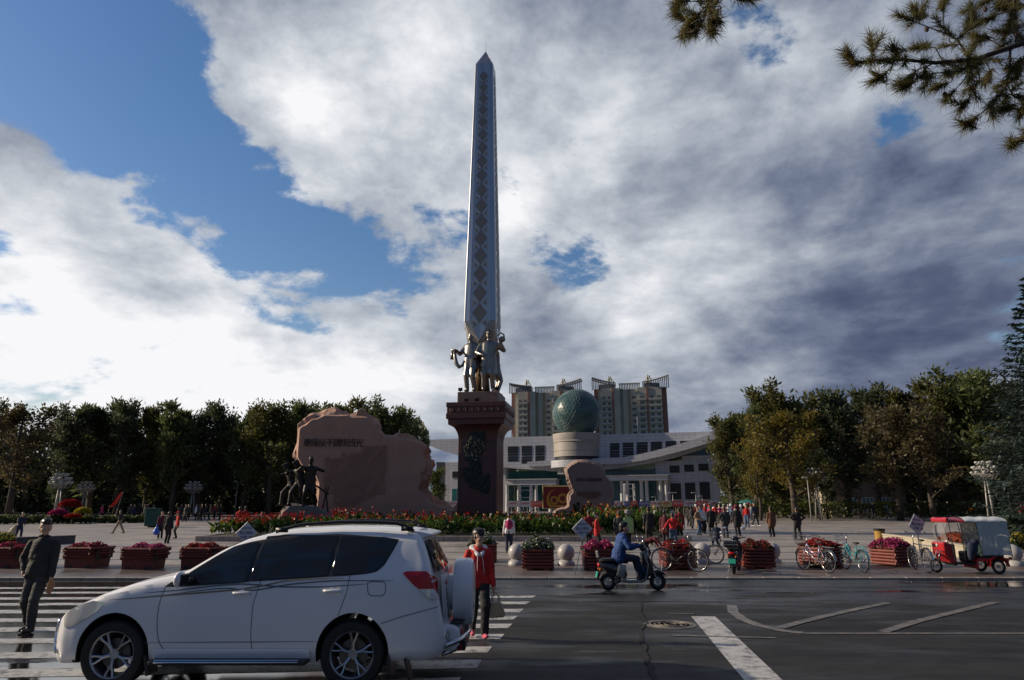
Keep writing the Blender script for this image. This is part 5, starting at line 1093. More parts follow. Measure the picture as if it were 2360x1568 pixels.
bicycle('black diamond-frame bicycle with chrome mudguards in front of the red tricycle', M_PB, (2090, 1309), (2142, 1321), ladies=False, fender=M_SPK, r=.355, bars=1.12, saddle=.92)
bicycle('black bicycle with straight handlebars in front of the red flower planter', M_PB, (1590, 1318), (1527, 1316), ladies=False, straight=True, r=.34, bars=1.1, rack=True, steer=-.3, saddle=.94)
bicycle('bicycle with a silver wire basket half hidden behind the parked moped', M_PB, (1652, 1300), (1722, 1304), basket=True, r=.32)
# ---------------------------------------------------------------- scooter, moped, tricycle
M_SCW = mat('scooter_pearl', (.30, .29, .26), .2, coat=1); M_SCB = mat('scooter_black', (.012, .012, .014), .2, coat=1); M_AMB = mat('amber_lens', (.55, .14, .02), .15); M_PLT = mat('green_plate', (.02, .30, .22), .4)
def sweep(name, secs, m, par, smooth=True):          # secs: (x, z, half width, half height)
    q = MB(); R = []
    for x, z, w, h in secs: R.append([Vector((x, w*math.copysign(abs(math.cos(a))**.7, math.cos(a)), z+h*math.copysign(abs(math.sin(a))**.7, math.sin(a)))) for a in [i*2*math.pi/18 for i in range(18)]])
    q.grid(R, wrap=True); q.face(list(reversed(R[0]))); q.face(R[-1]); return q.build(name, m, par, smooth)
def scooter(label, rear, front, body, legs, cat, r=.205, wb=1.22, box=False, plate=True, grp=None, mirror_up=.0):
    a, b = gp(*rear), gp(*front); d = b-a; t = thing('scooter' if not box else 'moped', label, cat, a, math.atan2(d.y, d.x), grp)
    for x in (0, wb):
        w = wheel(t, x, r, .05, 0, .05, wide=.9); q = MB()
        for k in range(5): an = k*2*math.pi/5; q.tube([(0, 0, 0), ((r-.1)*math.cos(an+.25), 0, (r-.1)*math.sin(an+.25))], .014, 6)
        q.lathe([(.05, -.05), (.05, .05)], n=14, axis='Y').build('hub', M_SPK, w)
    sweep('rear_body', [(-.24, .62, .03, .03), (-.18, .60, .10, .06), (-.05, .55, .14, .12), (.12, .50, .16, .17), (.30, .44, .16, .17), (.42, .40, .13, .12), (.46, .38, .08, .06)], body, t)
    sweep('floorboard', [(.30, .24, .12, .05), (.5, .22, .14, .045), (.80, .22, .14, .045), (.90, .26, .12, .06)], legs, t)
    sweep('leg_shield', [(wb-.37, .30, .12, .05), (wb-.33, .45, .17, .08), (wb-.29, .62, .19, .1), (wb-.30, .80, .16, .1), (wb-.33, .90, .09, .06)], body, t)
    ap = MB().prism([(wb-.40, .25), (wb-.10, .42), (wb-.13, .62), (wb-.24, .88), (wb-.34, .93), (wb-.38, .85), (wb-.36, .5)], -.13, .13); ap.build('front_apron', body, t, bevel=.03, seg=3)
    sweep('front_mudguard', [(wb-.28, .30, .05, .03), (wb-.15, .40, .08, .05), (wb, .45, .085, .05), (wb+.14, .40, .07, .04), (wb+.22, .32, .03, .02)], body, t)
    sweep('saddle', [(-.2, .70, .06, .02), (-.12, .71, .13, .045), (.1, .70, .15, .055), (.3, .68, .14, .05), (.46, .66, .09, .04), (.5, .64, .04, .02)], M_BLK, t)
    fk = MB()
    for s in (-1, 1): fk.tube([(wb-.14, s*.07, .5), (wb, s*.07, r)], .016)
    fk.tube([(wb-.32, 0, .88), (wb-.34, 0, 1.0)], .025).build('fork', M_SPK, t)
    h = MB().tube([(wb-.44, -.32, 1.02), (wb-.36, -.12, .99), (wb-.36, .12, .99), (wb-.44, .32, 1.02)], .014); h.ell((wb-.33, 0, .98), (.09, .12, .07)); ho = h.build('handlebar', M_SCB, t, True)
    MB().ell((wb-.235, 0, .93), (.05, .07, .06)).build('headlamp', M_CLR, t, True)
    for s in (-1, 1):
        mo = MB().tube([(wb-.38, s*.2, 1.0), (wb-.40, s*.26, 1.18+mirror_up)], .006).ell((wb-.40, s*.27, 1.22+mirror_up), (.02, .065, .045), 12, 8).build('mirror', M_CHR if not box else mat('mirror_pale', (.55, .62, .72), .05, .8), t, True)
    MB().ell((-.215, 0, .60), (.04, .10, .045)).build('tail_lamp', M_TLR, t, True)
    for s in (-1, 1): MB().ell((-.20, s*.11, .50), (.03, .03, .03)).build('indicator', M_AMB, t, True)
    if plate: pl_ = MB().box((-.27, 0, .38), (.012, .20, .13), Matrix.Rotation(.2, 3, 'Y')).build('number_plate', M_PLT, t)
    mf = MB().box((-.22, 0, .36), (.03, .14, .26), Matrix.Rotation(.35, 3, 'Y')).tube([(-.2, -.08, .66), (-.27, -.06, .78), (-.27, .06, .78), (-.2, .08, .66)], .012)
    mf.build('rear_mudguard', M_SCB, t, bevel=.01); MB().tube([(.05, .1, .2), (.3, .13, .2)], .045).tube([(.15, 0, .2), (.35, 0, .28)], .07).build('motor', M_IRON, t, True)
    if box:
        MB().box((-.25, 0, .86), (.34, .38, .2)).build('top_box', M_SCB, t, bevel=.05, seg=3); MB().box((-.25, 0, .85), (.35, .39, .03)).build('box_trim', M_SPK, t, bevel=.01); MB().tube([(-.05, -.1, .7), (-.3, -.1, .74), (-.3, .1, .74), (-.05, .1, .7)], .012).build('carrier', M_SPK, t)
    else: MB().box((-.24, 0, .84), (.05, .20, .17), Matrix.Rotation(-.2, 3, 'Y')).build('backrest', M_SCW, t, bevel=.02, seg=2)
    MB().tube([(.25, .1, .2), (.2, .2, .02)], .012).build('side_stand', M_SPK, t)
    return t
scoot = scooter('black and pearl scooter ridden by the person in the blue jacket', (1402, 1362), (1522, 1361), M_SCB, M_SCW, 'scooter', mirror_up=.02)
tr = MB().tube([(.86, -.145, .92), (.96, -.185, .6), (.90, -.15, .30), (.75, -.15, .215), (.42, -.155, .235), (.30, -.16, .30)], .018, 8).box((.94, -.13, .80), (.10, .02, .16), Matrix.Rotation(.4, 3, 'Y')).box((.30, -.165, .47), (.2, .02, .3), Matrix.Rotation(.2, 3, 'Y')); tr.build('pearl_trim', M_SCW, scoot, True, bevel=.01)
scooter('parked dark moped with a top box and a green number plate, seen from behind', (1692, 1324), (1718, 1303), M_SCB, mat('moped_red', (.35, .02, .03), .3, coat=.5), 'moped', r=.23, box=True, mirror_up=.06)
# motor tricycle
c = gp(2283, 1321); tk = thing('motor_tricycle', 'red motor tricycle with a clear plastic canopy parked at the right end of the row', 'tricycle', c, math.pi-.03)
M_TKR = mat('tricycle_red', (.42, .015, .02), .3, coat=.6)
def plastic():
    m, N, L, b = nodes_mat('clear_plastic_sheet'); b.inputs['Base Color'].default_value = (.62, .68, .66, 1); b.inputs['Roughness'].default_value = .22; b.inputs['Alpha'].default_value = .80
    tc = N.new('ShaderNodeTexCoord'); mp = N.new('ShaderNodeMapping'); mp.inputs[2].default_value = (0, rad(35), 0); mp.inputs[3].default_value = (1, 1, .25); L.new(tc.outputs['Object'], mp.inputs[0])
    n = N.new('ShaderNodeTexNoise'); n.inputs['Scale'].default_value = 7; n.inputs['Detail'].default_value = 4; n.inputs['Distortion'].default_value = 1.2; L.new(mp.outputs[0], n.inputs[0])
    bp = N.new('ShaderNodeBump'); bp.inputs['Strength'].default_value = .9; bp.inputs['Distance'].default_value = .06; L.new(n.outputs[0], bp.inputs['Height']); L.new(bp.outputs[0], b.inputs['Normal']); return m
M_PLS = plastic()
for s in (-1, 1):
    w = wheel(tk, 0, .25, .045, 20, .04, y=s*.48, wide=.9)
wheel(tk, 1.95, .24, .04, 20, .04, wide=.9)
MB().box((.12, 0, .46), (1.15, .92, .12)).box((.66, 0, .34), (.08, .8, .35)).build('rear_bed', M_TKR, tk, bevel=.03)
for s in (-1, 1):
    q = MB(); q.grid([[(.34*math.cos(rad(a)), s*y, .25+.34*math.sin(rad(a))) for y in (.38, .60)] for a in range(0, 181, 15)]); q.build('wheel_arch', M_TKR, tk, True)
MB().box((.1, 0, .70), (.85, .86, .36)).build('passenger_seat', mat('tricycle_green_tarp', (.02, .06, .05), .6), tk, bevel=.05)
MB().prism([(1.40, .35), (1.62, .35), (1.80, .62), (1.80, 1.02), (1.66, 1.05), (1.48, .95)], -.36, .36).build('front_fairing', M_TKR, tk, bevel=.05, seg=3)
MB().box((1.40, 0, .62), (.12, .62, .72)).build('leg_guard', mat('dark_green_paint', (.02, .045, .03), .4), tk, bevel=.04, seg=2)
MB().box((1.05, 0, .33), (.9, .7, .06)).build('floor', M_BLK, tk, bevel=.01); MB().box((.80, 0, .55), (.32, .42, .36)).build('driver_seat', M_BLK, tk, bevel=.06, seg=2)
fk = MB()
for s in (-1, 1): fk.tube([(1.72, s*.1, .95), (1.95, s*.09, .24)], .02)
fk.tube([(1.5, -.34, 1.10), (1.62, 0, 1.02), (1.5, .34, 1.10)], .014).build('fork', M_SPK, tk, True)
q = MB(); 
for s in (-1, 1):
    q.tube([(1.48, s*.40, .45), (1.50, s*.42, 1.0), (1.52, s*.42, 1.70)], .015); q.tube([(1.2, s*.42, 1.66), (1.12, s*.42, 1.0), (1.1, s*.42, .4)], .012); q.tube([(1.52, s*.42, 1.70), (.5, s*.44, 1.72), (-.55, s*.44, 1.74), (-.58, s*.44, .55)], .015); q.tube([(.55, s*.44, 1.72), (.50, s*.44, .5)], .014)
q.build('canopy_frame', M_BLK, tk)
def arch(x0, x1, z0, z1, m, name, n=4):
    R = []
    for i in range(n+1):
        x = x0+(x1-x0)*i/n; R.append([(x, .46*math.sin(rad(a)), z0+(z1-z0)*math.cos(rad(a))+.012*math.sin(i*2+a)) for a in range(-90, 91, 12)])
    return MB().grid(R).build(name, m, tk, True)
arch(.95, 1.62, 1.70, 1.86, M_TKR, 'front_awning'); MB().prism([(1.62, 1.69), (1.64, 1.78), (1.60, 1.86), (1.5, 1.86), (1.55, 1.7)], -.45, .45).build('awning_nose', M_TKR, tk, bevel=.02)
arch(-.58, .95, 1.72, 1.88, mat('pale_canopy_sheet', (.66, .70, .70), .4, var=.15, scale=4), 'canopy_roof', 10)
for s in (-1, 1):
    R = []
    for i in range(25):
        x = .56-1.14*i/24; R.append([(x-.08*(1-j/10)*(i < 12)*(1-i/12), s*(.455+.016*math.sin(i*1.7+j*.8)+.012*math.sin(j*2.1-i)), .62+1.12*j/10) for j in range(11)])
    MB().grid(R).build('side_sheet', M_PLS, tk, True)
MB().grid([[(-.585+.01*math.sin(i+j), -.44+.88*i/8, .6+1.15*j/8) for j in range(9)] for i in range(9)]).build('rear_sheet', M_PLS, tk, True)
MB().grid([[(1.56+.10*math.sin(math.pi*j/8), -.36+.72*i/8, 1.05+.63*j/8) for j in range(9)] for i in range(9)]).build('windscreen', mat('scratched_screen', (.5, .5, .5), .15, alpha=.22), tk, True)
MB().lathe([(.02, 0), (.055, .02), (.06, .05), (0, .055)], (1.78, 0, .92), 'X', 16).build('headlamp', M_CLR, tk, True); MB().box((-.6, .3, .5), (.03, .14, .08)).box((-.6, -.3, .5), (.03, .14, .08)).build('tail_lamp', M_TLR, tk); MB().tube([(-.3, -.55, .3), (.35, -.58, .28)], .025).build('exhaust', M_SPK, tk)
p = tk.location; o = thing('coat', 'dark coat slung over the tricycle seat side', 'coat', (c.x-.72, c.y-.46, c.z+.35)); cb = MB().ell((0, 0, .38), (.16, .09, .2)).ell((-.08, 0, .2), (.10, .07, .18)).ell((.1, 0, .55), (.12, .08, .1)); me = mods_to_mesh(cb, [('REMESH', dict(mode='VOXEL', voxel_size=.02)), ('SMOOTH', dict(iterations=4))], 'cloth'); me.materials.append(CL['navy']); me.shade_smooth(); obj('cloth', me, o)

tk.scale = (.80, .86, .86)
# ---------------------------------------------------------------- trees
M_BARK = mat('bark', (.07, .055, .042), .9, var=.4, scale=5, bump=1)
LF = dict(green=leafmat('leaf_green', (.045, .066, .026), (.088, .115, .04), (.17, .20, .06)), olive=leafmat('leaf_olive', (.055, .06, .02), (.095, .10, .03), (.17, .16, .04)),
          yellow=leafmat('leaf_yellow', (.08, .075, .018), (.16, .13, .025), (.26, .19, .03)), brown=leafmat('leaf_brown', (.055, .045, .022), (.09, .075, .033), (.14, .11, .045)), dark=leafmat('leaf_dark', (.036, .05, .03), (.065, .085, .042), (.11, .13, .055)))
def tree_proto(seed, h, w, kind, n=4200, low=.2, leaf=.34, up=.75, asp=1.5):
    r = random.Random(seed); t = thing(kind, '', 'tree'); tr = MB(); pts = []
    lean = (r.uniform(-.05, .05)*h, r.uniform(-.05, .05)*h); zs = [0, .2, .45, .7, .92]
    ax = [Vector((lean[0]*z*z+r.uniform(-.15, .15), lean[1]*z*z+r.uniform(-.15, .15), z*h)) for z in zs]; tr.tube(ax, [.028*h**.9*(1-z)+.03 for z in zs], 7)
    def limb(p, d, L, rr_, dep):
        q = [p]; 
        for i in range(4): d = (d+Vector((r.uniform(-.22, .22), r.uniform(-.22, .22), .16*up))).normalized(); q.append(q[-1]+d*L/4)
        tr.tube(q, [rr_*(1-i*.2) for i in range(5)], 5, caps=False)
        for i in range(1, 5): pts.append((q[i], .55+.5*L/h*1.6*(1 if dep else .7)))
        if dep < 2:
            for i in range(3 if dep == 0 else 2): k = r.choice((1, 2, 3, 4)); a = r.uniform(0, 6.28); limb(q[k], (d*.8+Vector((math.cos(a)*.8, math.sin(a)*.8, .3*up))).normalized(), L*.55, rr_*.5, dep+1)
    nl = 11
    for i in range(nl):
        f = low+(.9-low)*i/nl; k = f*4; a = i*2.4+r.uniform(-.4, .4); z0 = f*h; c = Vector((np.interp(f, zs, [p.x for p in ax]), np.interp(f, zs, [p.y for p in ax]), z0))
        L = w*.55*math.sin(math.pi*min(1, (f-low+.25)/(1.15-low)))**.7*r.uniform(.75, 1.2); limb(c, Vector((math.cos(a), math.sin(a), up)).normalized(), L, .010*h*(1-f*.6), 0)
    tr.build('trunk', M_BARK, t, True, fix=False); q = MB(); pts.append((ax[-1], .9))
    for i in range(n):
        p, s = r.choice(pts); g = Vector((r.gauss(0, 1), r.gauss(0, 1), r.gauss(0, .8)))*s*.62*(1 if r.random() < .85 else 1.5); c = p+g
        if c.z < .1*h: continue
        ln = leaf*r.uniform(.6, 1.4); d = (g.normalized()+Vector((r.uniform(-.5, .5), r.uniform(-.5, .5), up*r.uniform(.2, 1.3)))).normalized(); e = d.cross(Vector((r.uniform(-1, 1), r.uniform(-1, 1), r.uniform(-1, 1)))).normalized()*ln*.36
        q.face([c-d*ln*.5*asp, c+e, c+d*ln*.5*asp, c-e])
    q.build('crown', LF['green'], t, fix=False); return t, h
def settree(proto, x, ytop, Y, label, leaf, rz, group, first, wx=1.0, base=None):
    t0, h0 = proto; t = t0 if first else dup(t0); p = at(x, 1170, Y); H_ = at(x, ytop, Y).z-gz(Y); s = H_/h0
    t.location = (p.x, Y, gz(Y)-.05); t.scale = (s*wx, s*wx, s); t.rotation_euler = (0, 0, rz); t['label'] = label; t['group'] = group
    for ch in t.children:
        if ch.name.startswith('crown'): ch.material_slots[0].link = 'OBJECT'; ch.material_slots[0].material = LF[leaf]
    return t
pA, pB, pC, pD = tree_proto(1, 16, 9.5, 'park_tree', 7500, low=.12, up=.9, leaf=.30), tree_proto(2, 16, 8.5, 'park_tree', 7000, low=.14, up=1.3, asp=2.6, leaf=.28), tree_proto(3, 15, 9, 'park_tree', 4600, low=.2, leaf=.28), tree_proto(4, 16, 9, 'park_tree', 7500, low=.08, up=1.2, asp=2.2, leaf=.28)
used = set()
def T(p, *a, **k): k2 = id(p[0]); f = k2 not in used; used.add(k2); return settree(p, *a, first=f, **k)
GL, GR = 'trees of the park on the far left side of the square', 'trees of the park on the far right side of the square'
for i, (p, x, y, Y, l, lf, wx) in enumerate((
    (pC, 22, 926, 78, 'sparse brownish tree at the left edge of the picture with sky showing through', 'brown', 1.25), (pA, -70, 930, 84, 'dark tree beyond the left edge, only its side twigs showing', 'dark', 1.1),
    (pD, 140, 948, 92, 'dark green tree above the taller cluster lamp at far left', 'dark', 1.1), (pB, 205, 934, 96, 'feathery tree right above the second cluster lamp', 'green', 1.2), (pA, 268, 932, 94, 'broad dark tree between the second cluster lamp and the red flag', 'dark', 1.0),
    (pD, 335, 944, 97, 'upright tree above the red flag carrier', 'olive', 1.0), (pB, 395, 938, 92, 'tree with fan-like upright top above the two men with the blue bag', 'green', 1.15), (pA, 452, 940, 95, 'dark tree behind the third cluster lamp', 'dark', 1.1),
    (pD, 505, 960, 98, 'lower dark tree just right of the third cluster lamp', 'dark', 1.05), (pB, 560, 946, 94, 'tree with a bright feathery top over the red canna flowers', 'green', 1.1), (pA, 618, 938, 92, 'yellowish green tree leaning above the bronze figures', 'olive', 1.1),
    (pD, 672, 936, 96, 'tree whose top meets the left edge of the huge boulder', 'green', 1.1), (pB, 790, 930, 90, 'leftmost of the tree tops rising over the huge boulder', 'olive', 1.25), (pD, 862, 938, 92, 'middle tree top rising over the huge boulder', 'green', 1.2), (pA, 925, 950, 90, 'rightmost tree top rising over the huge boulder', 'green', 1.0))):
    T(p, x, y, Y, l, lf, i*1.3, GL, wx=wx)
for i, (p, x, y, Y, l, lf, wx) in enumerate((
    (pA, 1688, 968, 84, 'lowest olive tree next to the museum wall, first of the right-hand row', 'olive', 1.0), (pB, 1748, 948, 88, 'green tree just behind the first tree beside the museum', 'green', 1.1), (pD, 1806, 903, 90, 'tall green tree topping the left half of the right-hand row', 'olive', 1.25),
    (pC, 1832, 942, 76, 'golden yellow tree standing in front of the tall green one', 'yellow', 1.35), (pC, 1752, 1010, 74, 'narrow yellow tree lit by the sun left of the golden one', 'yellow', .9), (pB, 1880, 930, 94, 'dark tree just behind the golden yellow tree on its far side', 'dark', 1.1), (pA, 1955, 908, 88, 'very dark tree with a bright upright tip over the walking man', 'dark', 1.15),
    (pD, 2030, 904, 92, 'dark green tree above the park building windows', 'dark', 1.1), (pC, 2072, 925, 74, 'bare-branched brown tree behind the park building', 'brown', 1.3), (pB, 2122, 898, 90, 'tree with a yellow-green top above the brown bare tree', 'olive', 1.2),
    (pC, 2150, 950, 72, 'rust brown tree standing left of the right-hand cluster lamp', 'brown', 1.2), (pA, 2215, 885, 86, 'broad olive tree above the right-hand cluster lamp', 'olive', 1.2), (pD, 2270, 866, 84, 'tallest tree of the right-hand row, beside the blue spruce', 'green', 1.3), (pB, 2340, 890, 88, 'dark tree behind the blue spruce', 'dark', 1.3),
    (pA, 1905, 1040, 80, 'low dark rounded tree at the left end of the park building', 'dark', .9), (pC, 2330, 1000, 76, 'dark tree filling the gap under the blue spruce', 'dark', 1.4))):
    T(p, x, y, Y, l, lf, i*1.7+.5, GR, wx=wx)
T(pD, 998, 1085, 70, 'small dark tree between the huge boulder and the museum wall', 'green', .4, None, wx=1.5)
# the woods behind reads as one mass
r = random.Random(9); q = MB()
def wood(x0, x1, Y0, Y1, ytop, n):
    for i in range(n):
        x = r.uniform(x0, x1); Y = r.uniform(Y0, Y1); top = at(x, ytop+14*math.sin(x*.045)+9*math.sin(x*.11), Y).z; z = gz(Y)+(top-gz(Y))*r.random()**.75; c = Vector((at(x, 1170, Y).x, Y, z)); s = r.uniform(.35, .8)
        d = Vector((r.uniform(-1, 1), r.uniform(-1, 1), r.uniform(.1, 1.5))).normalized(); e = d.cross(Vector((r.random(), r.random(), r.random()))).normalized()*s*.5; q.face([c-d*s, c+e, c+d*s, c-e])
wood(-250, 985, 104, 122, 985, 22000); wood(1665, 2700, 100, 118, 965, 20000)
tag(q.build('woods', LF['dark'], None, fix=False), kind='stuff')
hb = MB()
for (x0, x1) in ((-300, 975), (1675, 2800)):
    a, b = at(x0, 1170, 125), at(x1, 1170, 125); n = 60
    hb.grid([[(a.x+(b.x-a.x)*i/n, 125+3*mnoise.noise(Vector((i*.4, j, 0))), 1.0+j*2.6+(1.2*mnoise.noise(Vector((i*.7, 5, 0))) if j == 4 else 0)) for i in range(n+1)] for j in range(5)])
tag(hb.build('dark_wood_backdrop', mat('wood_depth_shade', (.010, .014, .008), .95, var=.5, scale=1.5, bump=2), None, True), kind='structure')  # upright near-black sheet, coloured as the darkness deep behind the trees
# ---------------------------------------------------------------- spruce at the right edge
def spruce(label, loc, h, w, n, seed, name='spruce_tree', mm=None):
    r = random.Random(seed); t = thing(name, label, 'tree', loc); MB().tube([(0, 0, 0), (0, 0, h*.5), (0, 0, h)], [.02*h, .012*h, .01], 7).build('trunk', M_BARK, t, True); q = MB(); br = MB()
    tiers = int(h*3.2)
    for i in range(tiers):
        f = i/tiers; z = .06*h+.93*h*f; L0 = w*(1-f)**.85+.12; nb = 9 if f < .8 else 6
        for k in range(nb):
            a = k*2*math.pi/nb+i*.7+r.uniform(-.2, .2); L = L0*r.uniform(.75, 1.15); P = [Vector((math.cos(a)*L*u, math.sin(a)*L*u, z-.22*L*u*(1.4-u)+.10*L*u*u*u)) for u in (0, .35, .7, 1)]
            if h > 6: br.tube(P, [.012*h*.15, .015, .01, .004], 4, caps=False)
            for j in range(int(n/(tiers*nb)*(.3+1.4*(1-f)))):
                u = r.random()**.6; s = np.interp(u, (0, .35, .7, 1), range(4)); i0 = min(2, int(s)); c = P[i0].lerp(P[i0+1], s-i0)+Vector((r.gauss(0, .09), r.gauss(0, .09), r.gauss(-.03, .05)))*L0*.5
                d = (Vector((math.cos(a), math.sin(a), -.1))+Vector((r.uniform(-.9, .9), r.uniform(-.9, .9), r.uniform(-.5, .3)))).normalized(); ln = .13 if h > 6 else .10; ln *= r.uniform(.7, 1.5); e = d.cross(Vector((r.random()-.5, r.random()-.5, 1))).normalized()*ln*.28
                q.face([c-d*ln*.6, c+e, c+d*ln, c-e])
    if h > 6: br.build('branches', M_BARK, t, fix=False)
    q.build('crown', mm or leafmat('spruce_needles', (.016, .034, .028), (.035, .062, .050), (.085, .13, .105), .6, .15), t, fix=False); return t
p = at(2478, 1170, 30); spruce('large blue-green spruce cut off by the right edge of the picture', (p.x, 30, gz(30)), 12.8, 3.9, 42000, 3)
for i, (x, Y, h, l) in enumerate(((1186, 100, 5.2, 'small dark spruce before the museum colonnade, right of the obelisk pedestal'), (1055, 96, 3.2, 'small dark conifer at the museum wall left of the obelisk pedestal'))):
    p = at(x, 1170, Y); spruce(l, (p.x, Y, gz(Y)), h, h*.27, 1800, i+20, mm=LF['dark'])
# ---------------------------------------------------------------- pine branches overhead
z4 = lambda x, y: ((1560+x/2.634)/1.0407, y/2.634/1.0407)
pine = thing('pine_tree', 'pine tree whose needled branches hang into the top right corner', 'tree', (5.6, 4.3, 0)); PO = Vector((5.6, 4.3, 0))
MB().tube([(0, 0, 0), (.05, .1, 3), (-.1, .2, 6), (.1, .1, 9)], [.24, .2, .16, .08], 12).build('trunk', M_BARK, pine, True)
r = random.Random(8); bm_ = MB(); nd_ = MB(); cones = MB()
def pt(x, y, Y): x, y = z4(x, y); return at(x, y, Y)-PO
def needles(c, d, n=75, ln=.085):
    d = d.normalized(); n = int(n*1.8); ln *= 1.25
    for i in range(n):
        v = (d*r.uniform(.35, 1.3)+Vector((r.gauss(0, 1), r.gauss(0, 1), r.gauss(0, 1))).normalized()*.75).normalized(); b = c-d*r.uniform(0, .15)+Vector((r.gauss(0, .008), r.gauss(0, .008), r.gauss(0, .008))); L = ln*r.uniform(.7, 1.3)
        e = v.cross(Vector((r.uniform(-1, 1), r.uniform(-1, 1), r.uniform(-1, 1)))).normalized()*.0025; nd_.face([b-e, b+e, b+v*L+Vector((0, 0, -.004))])
def branch(P, Y, r0, r1, tuft=.5, tw=True):
    Q = [pt(x, y, Y+dy) for x, y, dy in P]; k = len(Q); bm_.tube(Q, [r0+(r1-r0)*i/(k-1) for i in range(k)], 6)
    for i in range(k-1):
        a, b = Q[i], Q[i+1]; L = (b-a).length; m = max(1, int(L/.12))
        for j in range(m):
            if i/k < .25 and r0 > .014: continue
            c = a.lerp(b, (j+r.random())/m); d = (b-a).normalized(); s = Vector((r.gauss(0, 1), r.gauss(0, 1), r.gauss(0, 1))); s = (s-d*s.dot(d)).normalized()
            if tw and r.random() < tuft+.25: e = c+(d*.6+s).normalized()*r.uniform(.05, .15); bm_.tube([c, e], [.0035, .0025], 4); needles(e, (e-c), 70)
            if r.random() < tuft: needles(c, d, 26, .07)
    needles(Q[-1], Q[-1]-Q[-2], 110)
bm_.tube([(-.1, .2, 4.6), pt(2700, 190, 4.7), pt(2400, 258, 4.7)], [.06, .035, .026], 8)
branch([(2400,258,0),(2250,308,0),(2060,375,-.05),(1800,398,-.1),(1560,375,-.15),(1400,380,-.1),(1270,405,-.1)], 4.7, .024, .005, .55)
for P, a in (([(2010,365,0),(1940,250,.1),(1860,212,.1),(1720,158,.15),(1560,95,.15)], .010), ([(1945,245,.1),(2050,130,.2)], .006), ([(2310,280,0),(2312,150,.1),(2300,0,.2),(2260,-60,.2)], .012), ([(2060,380,0),(1960,450,-.1),(1720,470,-.1),(1590,560,-.2)], .007),
    ([(2272,308,0),(2272,450,0),(2230,580,-.1),(2100,710,-.2),(1985,800,-.2)], .009), ([(2030,395,0),(2040,430,0),(1960,530,.1),(1860,640,.1)], .007), ([(2250,530,0),(2290,600,.1),(2400,640,.1)], .006), ([(1540,395,-.15),(1500,450,-.2),(1400,520,-.2)], .005),
    ([(1860,210,.1),(1852,120,.15),(1850,5,.2)], .005), ([(1400,380,-.1),(1400,300,-.1),(1385,225,-.1)], .004), ([(1290,390,-.1),(1220,320,-.1)], .004), ([(1560,370,-.1),(1530,290,-.1)], .004), ([(2300,60,.1),(2200,90,.3),(2110,130,.3)], .006), ([(2300,20,.1),(2150,-10,.3),(2080,30,.3)], .006), ([(2250,310,.1),(2120,240,.3),(2040,230,.3)], .006),
    ([(2360,250,.1),(2290,200,.3),(2180,200,.3)], .006), ([(2100,360,.1),(2150,450,.2),(2120,520,.2)], .005), ([(1960,390,0),(1900,520,.1),(1780,560,.1)], .005), ([(2060,380,0),(2080,500,.1),(2000,640,.1),(1950,700,.1)], .006), ([(2230,580,0),(2260,680,.1),(2200,700,.1)], .004), ([(1800,398,-.1),(1690,440,-.1),(1620,520,-.1)], .005), ([(1850,395,-.1),(1800,300,0),(1650,300,0)], .005), ([(2350,40,.2),(2280,80,.3),(2200,20,.3)], .005),
    ([(2400,900,0),(2330,890,0),(2270,925,0)], .006), ([(2400,700,0),(2350,690,0),(2330,740,0)], .004), ([(2400,370,0),(2330,400,0),(2300,450,0)], .006), ([(1700,155,.15),(1690,80,.2),(1650,60,.2)], .004), ([(1990,200,.2),(2040,80,.2),(2020,30,.2)], .004)): branch(P, 4.7, a, .003, .6)
bm_.tube([(-.1, .2, 5.6), pt(1900, -420, 4.5), pt(900, -300, 4.4), pt(430, -70, 4.4)], [.05, .03, .02, .008], 8)
for P, a in (([(430,-70,0),(380,10,0),(300,95,0),(240,170,0)], .007), ([(300,90,0),(190,110,.1),(150,90,.1)], .004), ([(380,10,0),(200,10,.1),(150,30,.1)], .004), ([(390,10,0),(395,80,-.1),(440,140,-.1)], .005), ([(395,80,-.1),(380,210,-.1)], .004), ([(240,170,0),(200,230,0)], .004), ([(400,-60,0),(560,-20,0),(650,0,0)], .005), ([(300,95,0),(290,180,.1),(260,220,.1)], .004)): branch(P, 4.4, a, .003, .6)
for x, y in ((2050, 130), (1860, 600), (1745, 185), (2115, 60)): cones.ell(pt(x, y, 4.8), (.018, .018, .028), 8, 6)
bm_.build('branches', M_BARK, pine, True, fix=False); nd_.build('needles', leafmat('pine_needles', (.20, .085, .03), (.11, .10, .03), (.17, .18, .06), .5, .4), pine, fix=False); cones.build('cones', mat('pine_cone', (.04, .025, .015), .8), pine)
# ---------------------------------------------------------------- flower bed round the monument
KY = 36.7; xa, xb_ = gp(452, 1248).x, gp(1602, 1250).x
kc = MB()
for i in range(34): w = (xb_-xa)/34; kc.box((xa+w*(i+.5), KY, gz(KY)+.13), (w-.012, .35, .30))
for i in range(8): w = 1.6; kc.box((xa+.1, KY+.2+w*(i+.5), gz(KY+w*i)+.13), (.35, w-.012, .30)).box((xb_-.1, KY+.2+w*(i+.5), gz(KY+w*i)+.13), (.35, w-.012, .30))
tag(kc.build('flower_bed_kerb', M_KERB, None, bevel=.02), 'low stone kerb round the canna bed at the foot of the obelisk', 'kerb')
struct('flower_bed_soil', MB().face([(xa+.2, KY+.1, gz(KY)+.2), (xb_-.2, KY+.1, gz(KY)+.2), (xb_-.2, KY+13, gz(KY)+.45), (xa+.2, KY+13, gz(KY)+.45)]), M_EARTH)
M_CANNA = leafmat('canna_leaf', (.010, .028, .008), (.03, .07, .014), (.17, .24, .03), .4, .45); M_CANR = petalmat('canna_red', (.22, .006, .006), (.42, .03, .01)); M_CANY = petalmat('canna_yellow', (.35, .16, .02), (.5, .32, .05))
r = random.Random(17); cn, cf, cy = MB(), MB(), MB()
